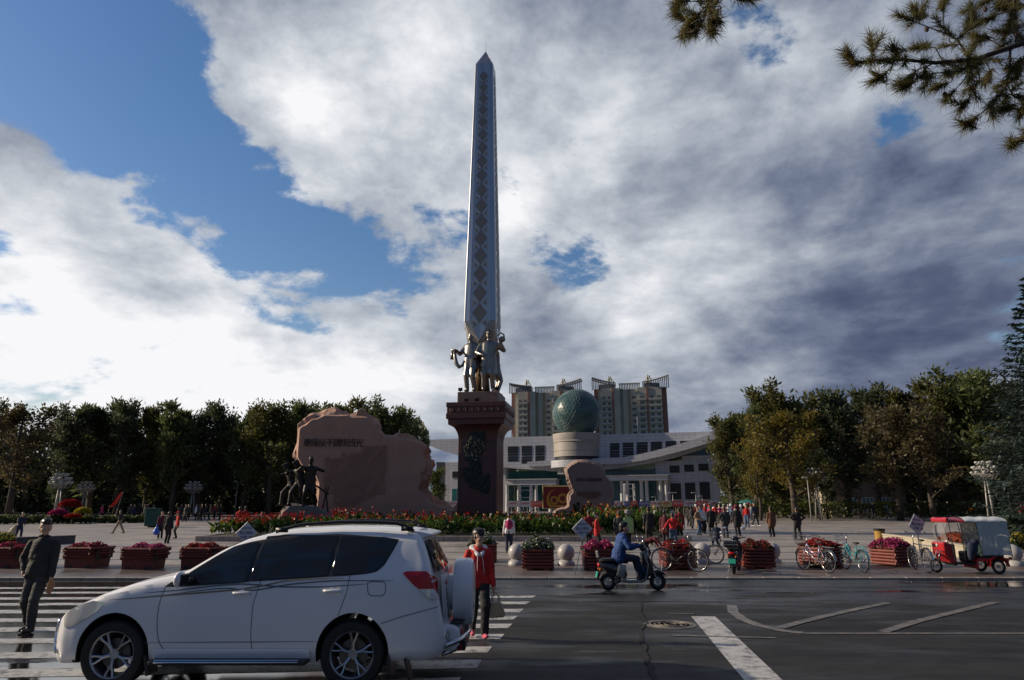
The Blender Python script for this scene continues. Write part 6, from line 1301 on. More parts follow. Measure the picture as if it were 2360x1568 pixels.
for i in range(1500):
    Y = KY+.3+11.5*r.random()**1.25; X = r.uniform(xa+.3, xb_-.3); f = (X-xa)/(xb_-xa)
    h = .75+.22*mnoise.noise(Vector((X*.35, Y*.35, 0)))+r.uniform(-.1, .15)
    if f < .14: h *= .65+2.6*f
    if f < .3: h *= 1.12
    if .80 < f < .97: h *= 1.5
    h *= .85+.35*(Y-KY)/11; z = gz(Y)+.25
    if 41.2 < Y < 44 and at(628, 1170, Y).x < X < at(762, 1170, Y).x: continue
    for k in range(7):
        a = r.uniform(0, 6.28); zz_ = z+h*r.uniform(.05, .8); L = r.uniform(.28, .5)*(1.35 if f > .78 else 1); o = r.uniform(.10, .26); d = Vector((math.cos(a), math.sin(a), 0)); e = Vector((-d.y, d.x, 0))*r.uniform(.06, .10)
        b = Vector((X, Y, zz_)); m = b+d*o*.6+Vector((0, 0, L*.6)); t_ = b+d*o*1.7+Vector((0, 0, L*r.uniform(.6, 1))); cn.face([b, m-e, t_, m+e])
    if r.random() < (.75 if f < .22 else .34 if f < .5 else .16):
        for k in range(5): c = Vector((X+r.gauss(0, .05), Y+r.gauss(0, .05), z+h+r.uniform(.0, .32))); s = r.uniform(.04, .075); v = Vector((r.gauss(0, 1), r.gauss(0, 1), r.gauss(0, 1))).normalized(); e = v.orthogonal().normalized(); g = v.cross(e); (cy if (f > .55 and r.random() < .5) else cf).face([c-e*s, c-g*s, c+e*s, c+g*s])
c_ = cn.build('canna_plants', M_CANNA, None, fix=False); tag(c_, kind='stuff'); cf.build('red_blossoms', M_CANR, c_, fix=False); cy.build('yellow_blossoms', M_CANY, c_, fix=False)
# ---------------------------------------------------------------- far garden strips, hedges, shrubs
M_HEDGE = leafmat('hedge_leaf', (.03, .045, .010), (.07, .09, .015), (.15, .16, .02), .5, .3)
def strip_hedge(name, label, x0, y0, x1, y1, Y0, Y1, n, seed, m=M_HEDGE, dep=1.5, cat='hedge', s=.16):
    r = random.Random(seed); a, b = at(x0, y0, Y0), at(x1, y1, Y1); q = MB(); base = MB(); d = (b-a).normalized()
    for i in range(n):
        f = r.random(); X, Y = a.x+(b.x-a.x)*f, Y0+(Y1-Y0)*f; zt_ = a.z+(b.z-a.z)*f+.12*math.sin(f*60); g = gz(Y); c = Vector((X, Y+r.uniform(0, dep), g+(zt_-g)*(1-r.random()**2*.9)))
        v = Vector((r.gauss(0, 1), r.gauss(0, 1), r.gauss(0, 1)+.5)).normalized(); e = v.orthogonal().normalized()*s*r.uniform(.4, 1); g2 = v.cross(e).normalized()*s*r.uniform(.4, 1); q.face([c-e, c-g2, c+e, c+g2])
    o = q.build(name, m, None, fix=False); return tag(o, label, cat)
strip_hedge('hedge', 'long yellow-green clipped hedge under the right-hand trees', 1500, 1161, 2390, 1158, 84, 72, 9000, 1)
strip_hedge('hedge', 'short dark hedge before the museum between the crowd and the obelisk bed', 1455, 1164, 1700, 1164, 92, 86, 2500, 2, LF['dark'])
strip_hedge('hedge', 'low dark green hedge at far left beneath the park trees', -60, 1190, 330, 1192, 62, 66, 4500, 3, LF['green'])
def wallpx(name, label, pts, h, th, m, cat='wall', top=None):
    P = [gp(*p) for p in pts]; t = thing(name, label, cat, P[0]); o = P[0]; w, c = MB(), MB()
    for a, b in zip(P[:-1], P[1:]):
        d = b-a; L = d.length; u = Vector((d.x/L, d.y/L, 0)); n_ = Vector((-u.y, u.x, 0))*th
        for q, z0, z1, e in ((w, 0, h, 0), (c, h, h+.06, .03)): q.add([a-o-n_*e/th*1+Vector((0, 0, z0)), b-o-n_*e/th+Vector((0, 0, z0)), b-o+n_+Vector((0, 0, z0)), a-o+n_+Vector((0, 0, z0)), a-o-n_*e/th+Vector((0, 0, z1)), b-o-n_*e/th+Vector((0, 0, z1)), b-o+n_+Vector((0, 0, z1)), a-o+n_+Vector((0, 0, z1))], [(3,2,1,0),(4,5,6,7),(0,1,5,4),(1,2,6,5),(2,3,7,6),(3,0,4,7)])
    w.build('wall', m, t); c.build('coping', top or m, t); return t
M_CREAM = mat('cream_stone', (.42, .37, .28), .6, var=.15, scale=2, bump=.2); M_GREYW = mat('grey_bed_wall', (.10, .10, .095), .7, var=.25, scale=1.5)
wallpx('garden_wall', 'low cream stone wall of the planting bed behind the red tricycle', [(2036, 1253), (2130, 1268), (2262, 1296)], .42, .3, M_CREAM)
wallpx('garden_wall', 'cream topped wall beyond the tricycle canopy, at the right edge', [(2212, 1188), (2300, 1196), (2480, 1205)], .36, .35, M_CREAM)
wallpx('bed_wall', 'long dark grey retaining wall under the right-hand hedge', [(1500, 1184.5), (1800, 1185), (2120, 1186.5), (2420, 1189)], .42, .4, M_GREYW)
wallpx('bed_wall', 'long dark grey retaining wall along the far left garden', [(-60, 1207), (100, 1205), (330, 1201), (430, 1199)], .42, .4, M_GREYW)
wallpx('bed_wall', 'short grey stone bed corner right behind the walking man', [(-40, 1262), (60, 1258), (172, 1253)], .34, .4, M_GREYW)
def shrub(label, x, y, w, h, leaf, n=500, s=.1, cat='shrub', fl=None, seed=0, name='shrub', base=None, Y=None):
    r = random.Random(seed+int(x)); p = gp(x, y) if Y is None else at(x, y, Y); t = thing(name, label, cat, p); q = MB()
    for i in range(n):
        v = Vector((r.gauss(0, 1), r.gauss(0, 1), r.gauss(0, 1))).normalized()*r.uniform(.6, 1.05)**1; c = Vector((v.x*w/2, v.y*w/2, h/2+v.z*h/2)); e = v.orthogonal().normalized()*s*r.uniform(.5, 1.2); g = (v.cross(e).normalized()+Vector((r.gauss(0, .5),)*3)).normalized()*s; q.face([c-e, c-g, c+e, c+g])
    q.build('leaves', leaf, t, fix=False); MB().tube([(0, 0, 0), (0, 0, h*.6)], .04*h, 6).build('stem', M_BARK, t)
    if fl:
        q = MB()
        for i in range(n//2): v = Vector((r.gauss(0, 1), r.gauss(0, 1), abs(r.gauss(0, 1)))).normalized(); c = Vector((v.x*w/2*1.04, v.y*w/2*1.04, h/2+v.z*h/2*1.04)); e = v.orthogonal().normalized()*s*.6; g = v.cross(e); q.face([c-e, c-g, c+e, c+g])
        q.build('flowers', fl, t, fix=False)
    return t
GS = 'round clipped shrubs along the right-hand hedge'
for x, l in ((1858, 'round clipped shrub left of the man with hands on hips'), (1925, 'round clipped shrub between the thin lamp and the park building'), (2052, 'low shrub in front of the park building windows')): shrub(l, x, 1181, 1.5, 1.3, M_HEDGE, 700, .12)['group'] = GS
# cone of red flowering plants in the bed behind the tricycle, palms and pots at the right edge
shrub('bushy plant with red and orange leaves in the bed seen through the tricycle', 2212, 1268, 1.5, .75, leafmat('red_foliage', (.03, .06, .01), (.25, .04, .015), (.45, .10, .03)), 1300, .11, 'plant', name='red_leaved_plant')
shrub('large dark fern-like plant at the right edge behind the tricycle', 2335, 1262, 2.2, 1.5, LF['dark'], 1500, .13, 'plant', name='dark_leafy_plant')
shrub('yellow flowering pot plant at the right edge of the picture', 2352, 1272, .6, .8, M_LEAF, 350, .06, 'plant', PET['yellow'], name='potted_plant')
shrub('orange yellow flower clump at the left edge behind the walking man', -4, 1262, 1.2, .7, M_LEAF, 500, .07, 'plant', PET['yellow'], name='flower_clump')
def dome(label, x, y, w, h, colr, Y, seed, stalk=True):
    p = at(x, y, Y); g = gz(Y); t = thing('flower_dome', label, 'flower display', (p.x, Y, g), 0, 'umbrella shaped flower displays'); z = p.z-g; r = random.Random(seed); q = MB()
    for i in range(1400): a, u = r.uniform(0, 6.28), r.random()**.5; v = Vector((math.cos(a)*u*w/2, math.sin(a)*u*w/2, z+h*math.sqrt(max(0, 1-u*u))+r.uniform(-.03, .03))); e = Vector((r.gauss(0, 1), r.gauss(0, 1), r.gauss(0, .4))).normalized()*.09; g2 = e.cross(Vector((r.gauss(0, .5), r.gauss(0, .5), 1))).normalized()*.09; q.face([v-e, v-g2, v+e, v+g2])
    q.build('flowers', PET[colr], t, fix=False); MB().lathe([(0, z+h*.9), (w*.3, z+h*.75), (w*.48, z+h*.1), (w*.3, z), (0, z)], n=24).build('dome_frame', M_LEAF, t, True)
    if z > .3: MB().tube([(0, 0, 0), (0, 0, z+.1)], .12, 8).build('stalk', M_LEAF, t)
dome('tallest red mushroom-shaped flower display at far left', 161, 1170, 2.0, .75, 'red', 68, 1); dome('magenta flower display left of the tallest red one', 134, 1188, 1.6, .55, 'magenta', 64, 2); dome('yellow mushroom-shaped flower display at far left', 191, 1184, 1.5, .55, 'yellow', 66, 3); dome('small low red flower mound between magenta and yellow displays', 168, 1193, 1.4, .3, 'red', 63, 4)
# ---------------------------------------------------------------- lamps, banners, boards, park building
M_POLE = mat('lamp_pole', (.34, .33, .31), .5, .2); M_GLOBE = mat('lamp_globe', (.40, .40, .38), .3); M_GLD = M_GLOBE
def cluster_lamp(label, x, ytop, Y, w):
    p = at(x, ytop, Y); g = gz(Y); hh = p.z-g; t = thing('cluster_lamp', label, 'street lamp', (p.x, Y, g), .3, 'globe cluster lamps round the square'); q = MB(); hb = hh*.70
    for a in range(3): an = a*2.094; q.tube([(math.cos(an)*.34, math.sin(an)*.34, 0), (math.cos(an)*.13, math.sin(an)*.13, hb)], [.085, .06], 8)
    q.build('pole', M_POLE, t, True); q = MB(); gl = []
    for rr_, z, n in ((w/2, hh*.80, 10), (w/2*.86, hh*.885, 9), (w/2*.55, hh*.965, 5)):
        q.tube([(rr_*math.cos(i*2*math.pi/20), rr_*math.sin(i*2*math.pi/20), z-.16) for i in range(20)], .04, 5, closed=True)
        for i in range(n): a = i*2*math.pi/n; gl.append((rr_*math.cos(a), rr_*math.sin(a), z)); q.tube([(.1*math.cos(a), .1*math.sin(a), hb-.1), (rr_*.7*math.cos(a), rr_*.7*math.sin(a), z-.6), (rr_*math.cos(a), rr_*math.sin(a), z-.16)], .03, 5)
    q.build('arms', M_POLE, t)
    me = None
    for c in gl:
        if me is None: o = MB().ell((0, 0, 0), (.17, .17, .13), 12, 8).build('globe', M_GLOBE, t, True, loc=c); me = o.data
        else: obj('globe', me, t, c)
for a in (('taller globe cluster lamp at far left above the red flower display', 144, 1090, 74, 2.1), ('globe cluster lamp at far left, second from the left edge', 200, 1109, 92, 2.1), ('globe cluster lamp in front of the dark trees left of the boulder', 448, 1109, 92, 2.1), ('sunlit globe cluster lamp before the golden trees', 1876, 1076, 76, 2.2), ('globe cluster lamp near the blue spruce at the right', 2265, 1061, 66, 2.2)): cluster_lamp(*a)
def thin_lamp(label, x, ytop, Y, ybase=None, two=False, h=None):
    p = at(x, ytop, Y); g = gz(Y); hh = p.z-g; t = thing('thin_lamp', label, 'lamp post', (p.x, Y, g), 0, 'thin lamp posts'); MB().tube([(0, 0, 0), (0, 0, hh)], [.07, .045], 8).build('pole', M_POLE, t, True)
    q = MB().box((-.25, 0, hh), (.55, .2, .12)); 
    if two: q.box((.25, 0, hh), (.55, .2, .12))
    q.build('lamp_head', M_GLOBE, t, bevel=.03)
for a in (('thin lamp post right beside the sunlit cluster lamp', 1860, 1101, 70), ('thin lamp post directly left of the red 60 board', 1230, 1135, 88), ('thin lamp post behind the small boulder on its right', 1446, 1135, 88), ('thin lamp post in front of the museum wall above the banner fence', 1550, 1136, 86, None, True), ('thin lamp post left of the crowd before the museum windows', 1603, 1136, 86), ('shorter thin lamp post just above the crowd', 1618, 1144, 88), ('thin lamp post between the first trees right of the museum', 1736, 1115, 90), ('paired thin lamp post right of the small boulder', 1511, 1146, 92), ('thin white lamp post beside the bare left trees', 548, 1110, 94), ('thin lamp post in the shade of the blue spruce', 2318, 1110, 70)): thin_lamp(*a)
def portal(label, x0, x1, ytop, Y):
    a, b = at(x0, ytop, Y), at(x1, ytop, Y); g = gz(Y); t = thing('steel_portal', label, 'frame', ((a.x+b.x)/2, Y, g), 0, 'steel frames before the museum doors'); w, h = b.x-a.x, a.z-g; q = MB()
    for s in (-1, 1):
        for y in (0, 1.2): q.tube([(s*w/2, y, 0), (s*w/2, y, h)], .07, 6)
        q.tube([(s*w/2, 0, h), (s*w/2, 1.2, h)], .06, 6)
    for z in (h, h*.86, h*.6): q.tube([(-w/2, 0, z), (w/2, 0, z)], .06, 6)
    q.build('frame', M_WHITE, t)
portal('white steel frame before the museum door left of the red board', 1200, 1222, 1121, 104); portal('white steel frame before the museum door right of the small boulder', 1440, 1462, 1116, 104)
# banner fence
BC = [(.55, .05, .05), (.60, .58, .56), (.08, .12, .35), (.50, .40, .20), (.55, .05, .05), (.45, .50, .55), (.60, .10, .06), (.62, .55, .50)]
Yb = 82; M_BP = mat('fence_steel', (.25, .25, .25), .5, .5)
bl = [(1028, 1060, 1), (1062, 1092, 0), (1168, 1198, 7), (1200, 1222, 1), (1224, 1250, 6), (1415, 1436, 1), (1438, 1452, 2), (1454, 1470, 0), (1472, 1496, 2), (1498, 1520, 1), (1522, 1548, 3), (1550, 1574, 4), (1576, 1602, 5), (1604, 1632, 0), (1634, 1656, 5)]
nm = {0: 'red', 1: 'white', 2: 'blue', 3: 'yellow', 4: 'red', 5: 'pale blue', 6: 'red and white', 7: 'pinkish white'}
BL = ['farthest left one, at the museum wall corner', 'touching the left side of the obelisk pedestal', 'touching the right side of the obelisk pedestal', 'second one right of the obelisk pedestal', 'touching the left side of the red 60 board', 'first one right of the small boulder', 'second one right of the small boulder', 'third one right of the small boulder', 'fourth one right of the small boulder', 'left neighbour of the yellow banner', 'the only yellow one', 'right neighbour of the yellow banner', 'below the two-headed thin lamp post', 'second from the right end, above the crowd', 'at the right end above the crowd']
for i, (x0, x1, c) in enumerate(bl):
    a, b = at(x0, 1155, Yb), at(x1, 1168.5, Yb); w, h = b.x-a.x, a.z-b.z
    t = thing('banner', f'{nm[c]} fence banner, ' + BL[i], 'banner', ((a.x+b.x)/2, Yb, b.z), 0, 'printed banners along the fence before the museum')
    k = MB().grid([[(w*(u/6-.5), .03*math.sin(u*2), h*v/3) for u in range(7)] for v in range(4)]); cb = k.build('cloth', mat('banner_'+nm[c].replace(' ', '_'), BC[c], .7), t)
    txt = ['欢迎参观', '和谐石城', '60周年', '文明城市'][i % 4]; text(txt, h*.42, mat('banner_ink_'+('white' if c in (0, 2, 4, 6) else 'red'), (.6, .58, .5) if c in (0, 2, 4, 6) else (.5, .03, .03), .6), cb, (0, -.05, h*.55), name='banner_lettering', extrude=.004, sx=min(1, w/(h*.42*4.2)))
fc = MB()
for x in range(1026, 1664, 9):
    if 1095 < x < 1166 or 1250 < x < 1412: continue
    a = at(x, 1170, Yb+.1); fc.tube([(a.x, Yb+.1, gz(Yb)), (a.x, Yb+.1, gz(Yb)+1.5)], .02, 4)
for x0, x1 in ((1026, 1094), (1167, 1250), (1413, 1662)):
    for z in (.25, 1.45): a, b = at(x0, 1170, Yb+.1), at(x1, 1170, Yb+.1); fc.tube([(a.x, Yb+.1, gz(Yb)+z), (b.x, Yb+.1, gz(Yb)+z)], .03, 4)
tag(fc.build('railing', M_BP), 'low steel railing that carries the printed banners before the museum', 'fence')
# the red board with a golden 60
a, b = at(1251, 1121, 62), at(1316, 1172, 62); w, h = b.x-a.x, a.z-b.z; t = thing('anniversary_board', 'dark red board with a golden 60 standing behind the small boulder', 'board', ((a.x+b.x)/2, 62, b.z), rad(-4))
M_GOLD = mat('golden_paint', (.42, .22, .02), .5); bo = MB().box((0, .1, h/2), (w, .16, h)).build('board', mat('dark_red_board', (.16, .008, .008), .5), t); MB().tube([(-w/2, 0, 0), (-w/2, 0, h), (w/2, 0, h), (w/2, 0, 0)], .06, 4, closed=True).build('frame', mat('board_frame', (.4, .32, .14), .5), t)
sw = MB(); 
def ringband(cx, cz, r0, r1, a0, a1, taper=0, q=sw):
    R = []
    for i in range(33): an = a0+(a1-a0)*i/32; k = 1-taper*i/32; m_ = (r0+r1)/2; d = (r1-r0)/2*k; R.append([(cx+(m_-d)*math.cos(an), -.03, cz+(m_-d)*math.sin(an)), (cx+(m_+d)*math.cos(an), -.03, cz+(m_+d)*math.sin(an))])
    q.grid(R)
u = w/2.4; ringband(-u*.22, h*.36, u*.20, u*.36, 0, 2*math.pi); ringband(u*.50, h*.45, u*.24, u*.42, 0, 2*math.pi); 
R = []
for i in range(25): f = i/24; an = math.pi*1.28-f*math.pi*.78; rr_ = u*.50+f*u*.35; R.append([(-u*.05+rr_*1.0*math.cos(an), -.035, h*.36+rr_*math.sin(an)*1.05), (-u*.05+(rr_+.30*u*(1-f)**.8)*math.cos(an), -.035, h*.36+(rr_+.30*u*(1-f)**.8)*math.sin(an)*1.05)])
sw.grid(R); sw.box((u*.15, -.03, h*.10), (u*1.1, .01, h*.10)); sw.build('golden_figure_60', M_GOLD, bo); text('周年', .42, M_GOLD, bo, (u*1.05, -.03, h*.45), name='board_lettering')
# park building on the right
Yp = 92; a, b = at(1912, 1105, Yp), at(2085, 1168, Yp); W_, Hh = b.x-a.x, a.z-gz(Yp); t = thing('park_building', 'low tan park building with white framed windows under the right-hand trees', 'building', ((a.x+b.x)/2, Yp, gz(Yp)), rad(-8))
MB().box((0, 3, Hh/2), (W_, 6, Hh)).build('wall', mat('tan_plaster', (.22, .17, .13), .8, var=.15, scale=1), t); MB().box((0, 3, Hh+.1), (W_+.6, 6.6, .25)).build('roof', mat('brown_roof', (.10, .07, .05), .7), t)
MB().prism([(-W_/2-1.0, 0), (-W_/2-.02, 0), (-W_/2-.02, Hh*.85), (-W_/2-.35, Hh*.7)], 0.5, 4).build('side_wall', M_CREAM, t)
for x in (1962, 1998, 2033):
    c = at(x, 1140, Yp).x-(a.x+b.x)/2; f = MB(); ww, z0, z1 = 1.45, .55, 2.45
    for k in range(4): f.box((c-ww/2+ww*k/3, -.05, (z0+z1)/2), (.09, .1, z1-z0))
    for z in (z0, z0+(z1-z0)*.4, z1): f.box((c, -.052, z), (ww+.09, .09, .09))
    fo = f.build('window', M_WHITE, t); MB().box((c, -.01, (z0+z1)/2), (ww, .04, z1-z0)).build('pane', M_GLASS, fo)
# red notice board at the right edge, boxes, awnings of the distance
p = at(2356, 1160, 60); t = thing('red_notice_board', 'red and white notice board on posts at the right edge of the picture', 'notice board', (p.x, 60, gz(60)))
bo = MB().box((.4, 0, 1.55), (1.6, .08, 1.1)).build('panel', mat('notice_red', (.55, .05, .04), .5), t); MB().box((.4, -.045, 1.75), (1.3, .01, .25)).build('panel_strip', M_SGN, bo)
for x in (-.35, 1.15): MB().tube([(x, 0, 0), (x, 0, 2.1)], .04, 6).build('post', M_POLE, t)
for x, y, wd, c, l in ((1722, 1151, 3.4, 'teal', 'dark green parasol tent behind the dancing crowd'), (1745, 1156, 2.6, 'navy', 'lower dark blue awning right of the parasol tent behind the crowd')):
    p = at(x, y, 88); t = thing('tent', l, 'tent', (p.x, 88, gz(88))); z = p.z-gz(88); MB().lathe([(wd/2, z-.6), (wd*.3, z-.25), (.05, z)], n=8, cap=False).build('roof', CL[c], t)
    for s in (-1, 1): MB().tube([(s*wd*.4, 0, 0), (s*wd*.4, 0, z-.5)], .04, 6).build('leg', M_POLE, t)
p = gp(2310, 1194)
# ---------------------------------------------------------------- people close to the camera
def eyes(o, Hd):
    q, k = MB(), MB()
    for s in (-1, 1): q.ell(Hd(s*.033, -.082, .012), (.014, .008, .008), 10, 6); k.ell(Hd(s*.033, -.0895, .012), (.006, .004, .006), 8, 5)
    e = q.build('eyes', mat('eye_white', (.5, .48, .45), .3), o, True); k.build('pupils', M_HAIR, e, True)
def feetat(x, y): p = gp(x, y); return p
def hairmesh(o, Hd, prims, name='hair', m=None):
    me = blend(name, prims, .012, 3); me.materials.append(m or M_HAIR); return obj(name, me, o)
# man walking on the crossing, left hand in his pocket
P, Hd = human(hands=((-.23, -.04, .93), (.30, -.14, .80)), elbow=((-.9, .7, 0), (.5, .8, 0)), feet=((-.07, .05, .0), (.10, -.16, .0, .02)), head=(38, 2), coat=.09, puff=1.14, fingers=True, face=True, hair=None, shw=1.06, curl=.5, knee=((0, -1, 0), (.1, -1, 0)))
p = gp(68, 1456); o = person(P, 'olive', 'charcoal', 'man in a dark grey-green jacket walking over the crossing in front of the white car', (p.x, p.y, .004), rad(2), 1.0, .0095, smooth=4)
o.name = 'person'; eyes(o, Hd)
hairmesh(o, Hd, [(Hd(0, .034, .080), Hd(0, .04, .080), .101, .101, 0, .92, 1.0), (Hd(0, .055, .01), Hd(0, .055, -.02), .088, .075, 0), (Hd(0, -.05, .115), Hd(0, -.01, .125), .052, .06, 0, 1.35, 1)])
MB().tube([Hd(0, -.0, -.10)+Vector((.07*math.cos(a), .06*math.sin(a)+.01, -.02-.015*math.sin(a))) for a in [i*.42 for i in range(15)]], .022, 8).build('collar', CL['olive'], o, True)
h = o.matrix_basis@Vector((.33, -.20, .72)); t = thing('wallet', 'small tan paper bag hanging from the hand of the man on the crossing', 'bag', h, rad(30)); MB().prism([(-.05, -.10), (.02, -.14), (.07, .0), (.05, .08), (-.02, .09)], -.012, .012).build('bag_body', mat('tan_leather', (.38, .19, .09), .5), t, bevel=.005); t.name = 'paper_bag'
# woman in the red hoodie with a cream handbag
P, Hd = human(hands=((-.24, -.02, .86), (.25, -.10, .82)), elbow=((-.5, .8, 0), (.6, .7, 0)), feet=((-.06, .28, .04, -.02), (.08, -.20, .03, .03)), head=(28, 2), coat=.06, puff=1.10, fingers=True, face=True, hair=None, female=True, curl=.9, headtilt=-2)
p = gp(1101, 1474); o = person(P, 'red', 'black', 'woman in a red hooded top crossing just behind the spare wheel of the white car', (p.x, p.y, .004), rad(12), .92, .0095, shoe='pink', smooth=4)
eyes(o, Hd)
hairmesh(o, Hd, [(Hd(0, .032, .080), Hd(0, .04, .080), .103, .103, 0, .93, 1.0), (Hd(0, -.06, .085), Hd(0, -.03, .115), .048, .06, 0, 1.5, .8), (Hd(-.07, .0, .03), Hd(.07, .0, .03), .035, .035, 0), (Hd(0, .06, .0), Hd(0, .06, -.01), .07, .06, 0), (Hd(-.01, .11, .06), Hd(-.02, .15, .0), .035, .032, 0), (Hd(-.02, .15, .0), Hd(-.04, .13, -.26), .032, .014, 0)])
M_WH = CL['white']; q = [(Vector((s*.105, .03, 1.435)), Vector((s*.03, -.125, 1.34)), .050, .036, 0) for s in (-1, 1)]+[(Vector((-.10, .05, 1.44)), Vector((.10, .05, 1.44)), .062, .062, 0), (Vector((-.05, .11, 1.40)), Vector((.05, .11, 1.40)), .065, .06, 0)]
me = blend('hood', q, .012, 3); me.materials.append(M_WH); obj('hood', me, o)
MB().tube([(-.03, -.115, 1.36), (-.045, -.145, 1.2), (-.04, -.14, 1.08)], .006, 6).tube([(.03, -.115, 1.36), (.06, -.14, 1.2), (.07, -.135, 1.05)], .006, 6).build('drawstrings', M_WH, o, True)
h = o.matrix_basis@Vector((.27, -.14, .74)); t = thing('handbag', 'cream leather handbag carried by the woman in the red hoodie', 'handbag', h, rad(15)); M_BAG = mat('cream_leather', (.48, .36, .22), .45, var=.15, scale=8, bump=.3)
MB().prism([(-.13, -.36), (.13, -.36), (.145, -.30), (.075, -.13), (-.075, -.13), (-.145, -.30)], -.075, .075).build('bag_body', M_BAG, t, bevel=.03, seg=3)
for s in (-1, 1): MB().tube([(-.06, s*.045, -.15), (-.05, s*.04, -.06), (0, s*.02, -.005), (.05, s*.04, -.06), (.06, s*.045, -.15)], .008, 6).build('handle', M_BAG, t, True)
MB().tube([(-.07, 0, -.128), (.07, 0, -.128)], .006, 6).build('zip', M_CHR, t)
# rider on the scooter (scooter frame: x forward)
P, Hd = human(lean=14, hip=.80, hipy=.0, hands=((-.26, -.48, 1.06), (.26, -.48, 1.06)), elbow=((-.6, .3, -.9), (.6, .3, -.9)), feet=((-.12, -.52, .25), (.12, -.52, .25)), knee=((-.2, -1, .6), (.2, -1, .6)), head=(-8, -8), puff=1.32, fingers=True, face=True, hair=None, female=True, coat=.06, curl=1.0)
M_ = scoot.matrix_basis; loc = M_@Vector((.28, 0, 0)); rzz = scoot.rotation_euler.z+rad(90)
o = person(P, 'blue', 'navy', 'person in a puffy blue jacket and face mask riding the scooter', loc, rzz, .99, .0105, smooth=4)
eyes(o, Hd); hairmesh(o, Hd, [(Hd(0, .026, .076), Hd(0, .034, .076), .102, .102, 0, .93, 1.04), (Hd(0, .06, .0), Hd(0, .06, -.02), .082, .065, 0), (Hd(0, -.05, .115), Hd(0, -.01, .125), .05, .06, 0, 1.3, 1), (Hd(0, .12, .05), Hd(0, .13, -.06), .03, .02, 0)])
me = blend('face_mask', [(Hd(-.05, -.065, -.025), Hd(.05, -.065, -.025), .032, .032, 0), (Hd(0, -.085, -.02), Hd(0, -.075, -.06), .03, .028, 0)], .01, 2); me.materials.append(cloth('mask_pink', (.5, .36, .42))); obj('face_mask', me, o)
me = blend('jacket_hood', [(Hd(-.07, .07, -.14), Hd(.07, .07, -.14), .06, .06, 0)], .012, 2); me.materials.append(CL['blue']); obj('jacket_hood', me, o)
q = MB()
for s in (-1, 1): q.ell(Vector((s*.26, -.50, 1.06)), (.055, .07, .05), 12, 8)
q.build('gloves', M_SHOE, o, True)
q = MB().grid([[(x, -.36-.30*v+.02*math.sin(x*20), .84-.40*v-(.10 if abs(x) > .18 else 0)) for v in (0, .3, .6, .85, 1)] for x in np.linspace(-.27, .27, 9)]); q.build('lap_apron', cloth('apron_blue', (.025, .07, .20)), o, True)
# ---------------------------------------------------------------- people at middle distance
def mid(x, y, h, kw, top, tr, label, rz=0, vox=.02, extra='grey', shoe=None, group=None, base=1.72, add=None):
    p = gp(x, y); sc = h/ppm(p.y)/base*1.0; sc = min(max(sc, .85), 1.12) if not kw.pop('free', False) else sc
    P, Hd = human(**kw)
    if add: P += add(Hd)
    return person(P, top, tr, label, p, rad(rz), sc, vox, extra, shoe, group)
walkR = dict(feet=((-.07, .26, .03, -.01), (.07, -.28, .0, .02))); back = 180
mid(40, 1243, 56, dict(lean=18, hands=((-.35, -.5, .95), (.1, -.45, .9)), feet=((-.1, .15, 0), (.1, -.15, 0))), 'navy', 'navy', 'stooping sweeper in navy work clothes at the far left holding a pale sack', 60)
mid(272, 1231, 44, dict(hands=((-.2, .1, 1.0), (.25, -.3, 1.35)), feet=((-.07, .36, .02), (.07, -.36, 0))), 'black', 'khaki', 'person in a black top and khaki trousers striding along with the red flag', -80)
mid(383, 1253, 70, dict(puff=1.1, coat=.12, feet=((-.1, .04, 0), (.1, -.06, 0))), 'black', 'black', 'man in a black suit seen from behind near the blue bag', back)
mid(368, 1242, 60, dict(female=True, hair='long', coat=.1), 'maroon', 'black', 'woman in dark maroon with a blue plastic bag beside the black suit man', 20)
mid(405, 1241, 58, dict(hat='cap', coat=.14), 'red', 'charcoal', 'person in a red jacket and cap right of the black suit man', -60, extra='red')
mid(1173, 1274, 88, dict(female=True, hair='pony', coat=.05), 'white', 'navy', 'girl with a magenta backpack standing with her back turned behind the stone bollard', back, add=lambda Hd: [(Vector((0, .16, 1.15)), Vector((0, .17, 1.32)), .14, .12, X2, 1.05, .7), (Vector((0, .02, 1.2)), Vector((0, .0, 1.3)), .16, .15, X2, 1.25, .8)], extra='magenta', vox=.016)
mid(1377, 1268, 78, dict(coat=.18, hands=((-.2, -.2, 1.0), (.2, -.25, 1.05)), puff=1.12), 'red', 'black', 'man in a bright red jacket standing just right of the diamond sign', 75, vox=.016)
mid(1359, 1262, 82, dict(female=True, hair='short', coat=.2, hands=((-.2, -.2, 1.1), (.2, -.2, 1.1))), 'darkred', 'black', 'person in a red and black patterned coat behind the diamond sign', 190, vox=.018)
mid(1430, 1268, 86, dict(puff=1.25, coat=.16, shw=1.05), 'charcoal', 'khaki', 'person in a dark padded jacket with a yellow-orange collar seen from behind', back, vox=.016, add=lambda Hd: [(Vector((-.08, .03, 1.46)), Vector((.08, .03, 1.46)), .055, .055, X2)], extra='orange')
mid(1450, 1268, 86, dict(puff=1.12, coat=.08, hat='sun'), 'lime', 'black', 'person in a light green jacket and hat behind the scooter rider', 200, vox=.016, extra='grey')
mid(1487, 1300, 76, dict(lean=72, hip=.86, hands=((-.2, -.75, .62), (.2, -.72, .6)), elbow=((-.5, 0, .3), (.5, 0, .3)), feet=((-.12, .05, 0), (.12, -.02, 0)), head=(0, 60), puff=1.1, free=True), 'maroon', 'black', 'person in dark maroon bending over a bicycle right of the scooter', 95, vox=.016, base=1.4)
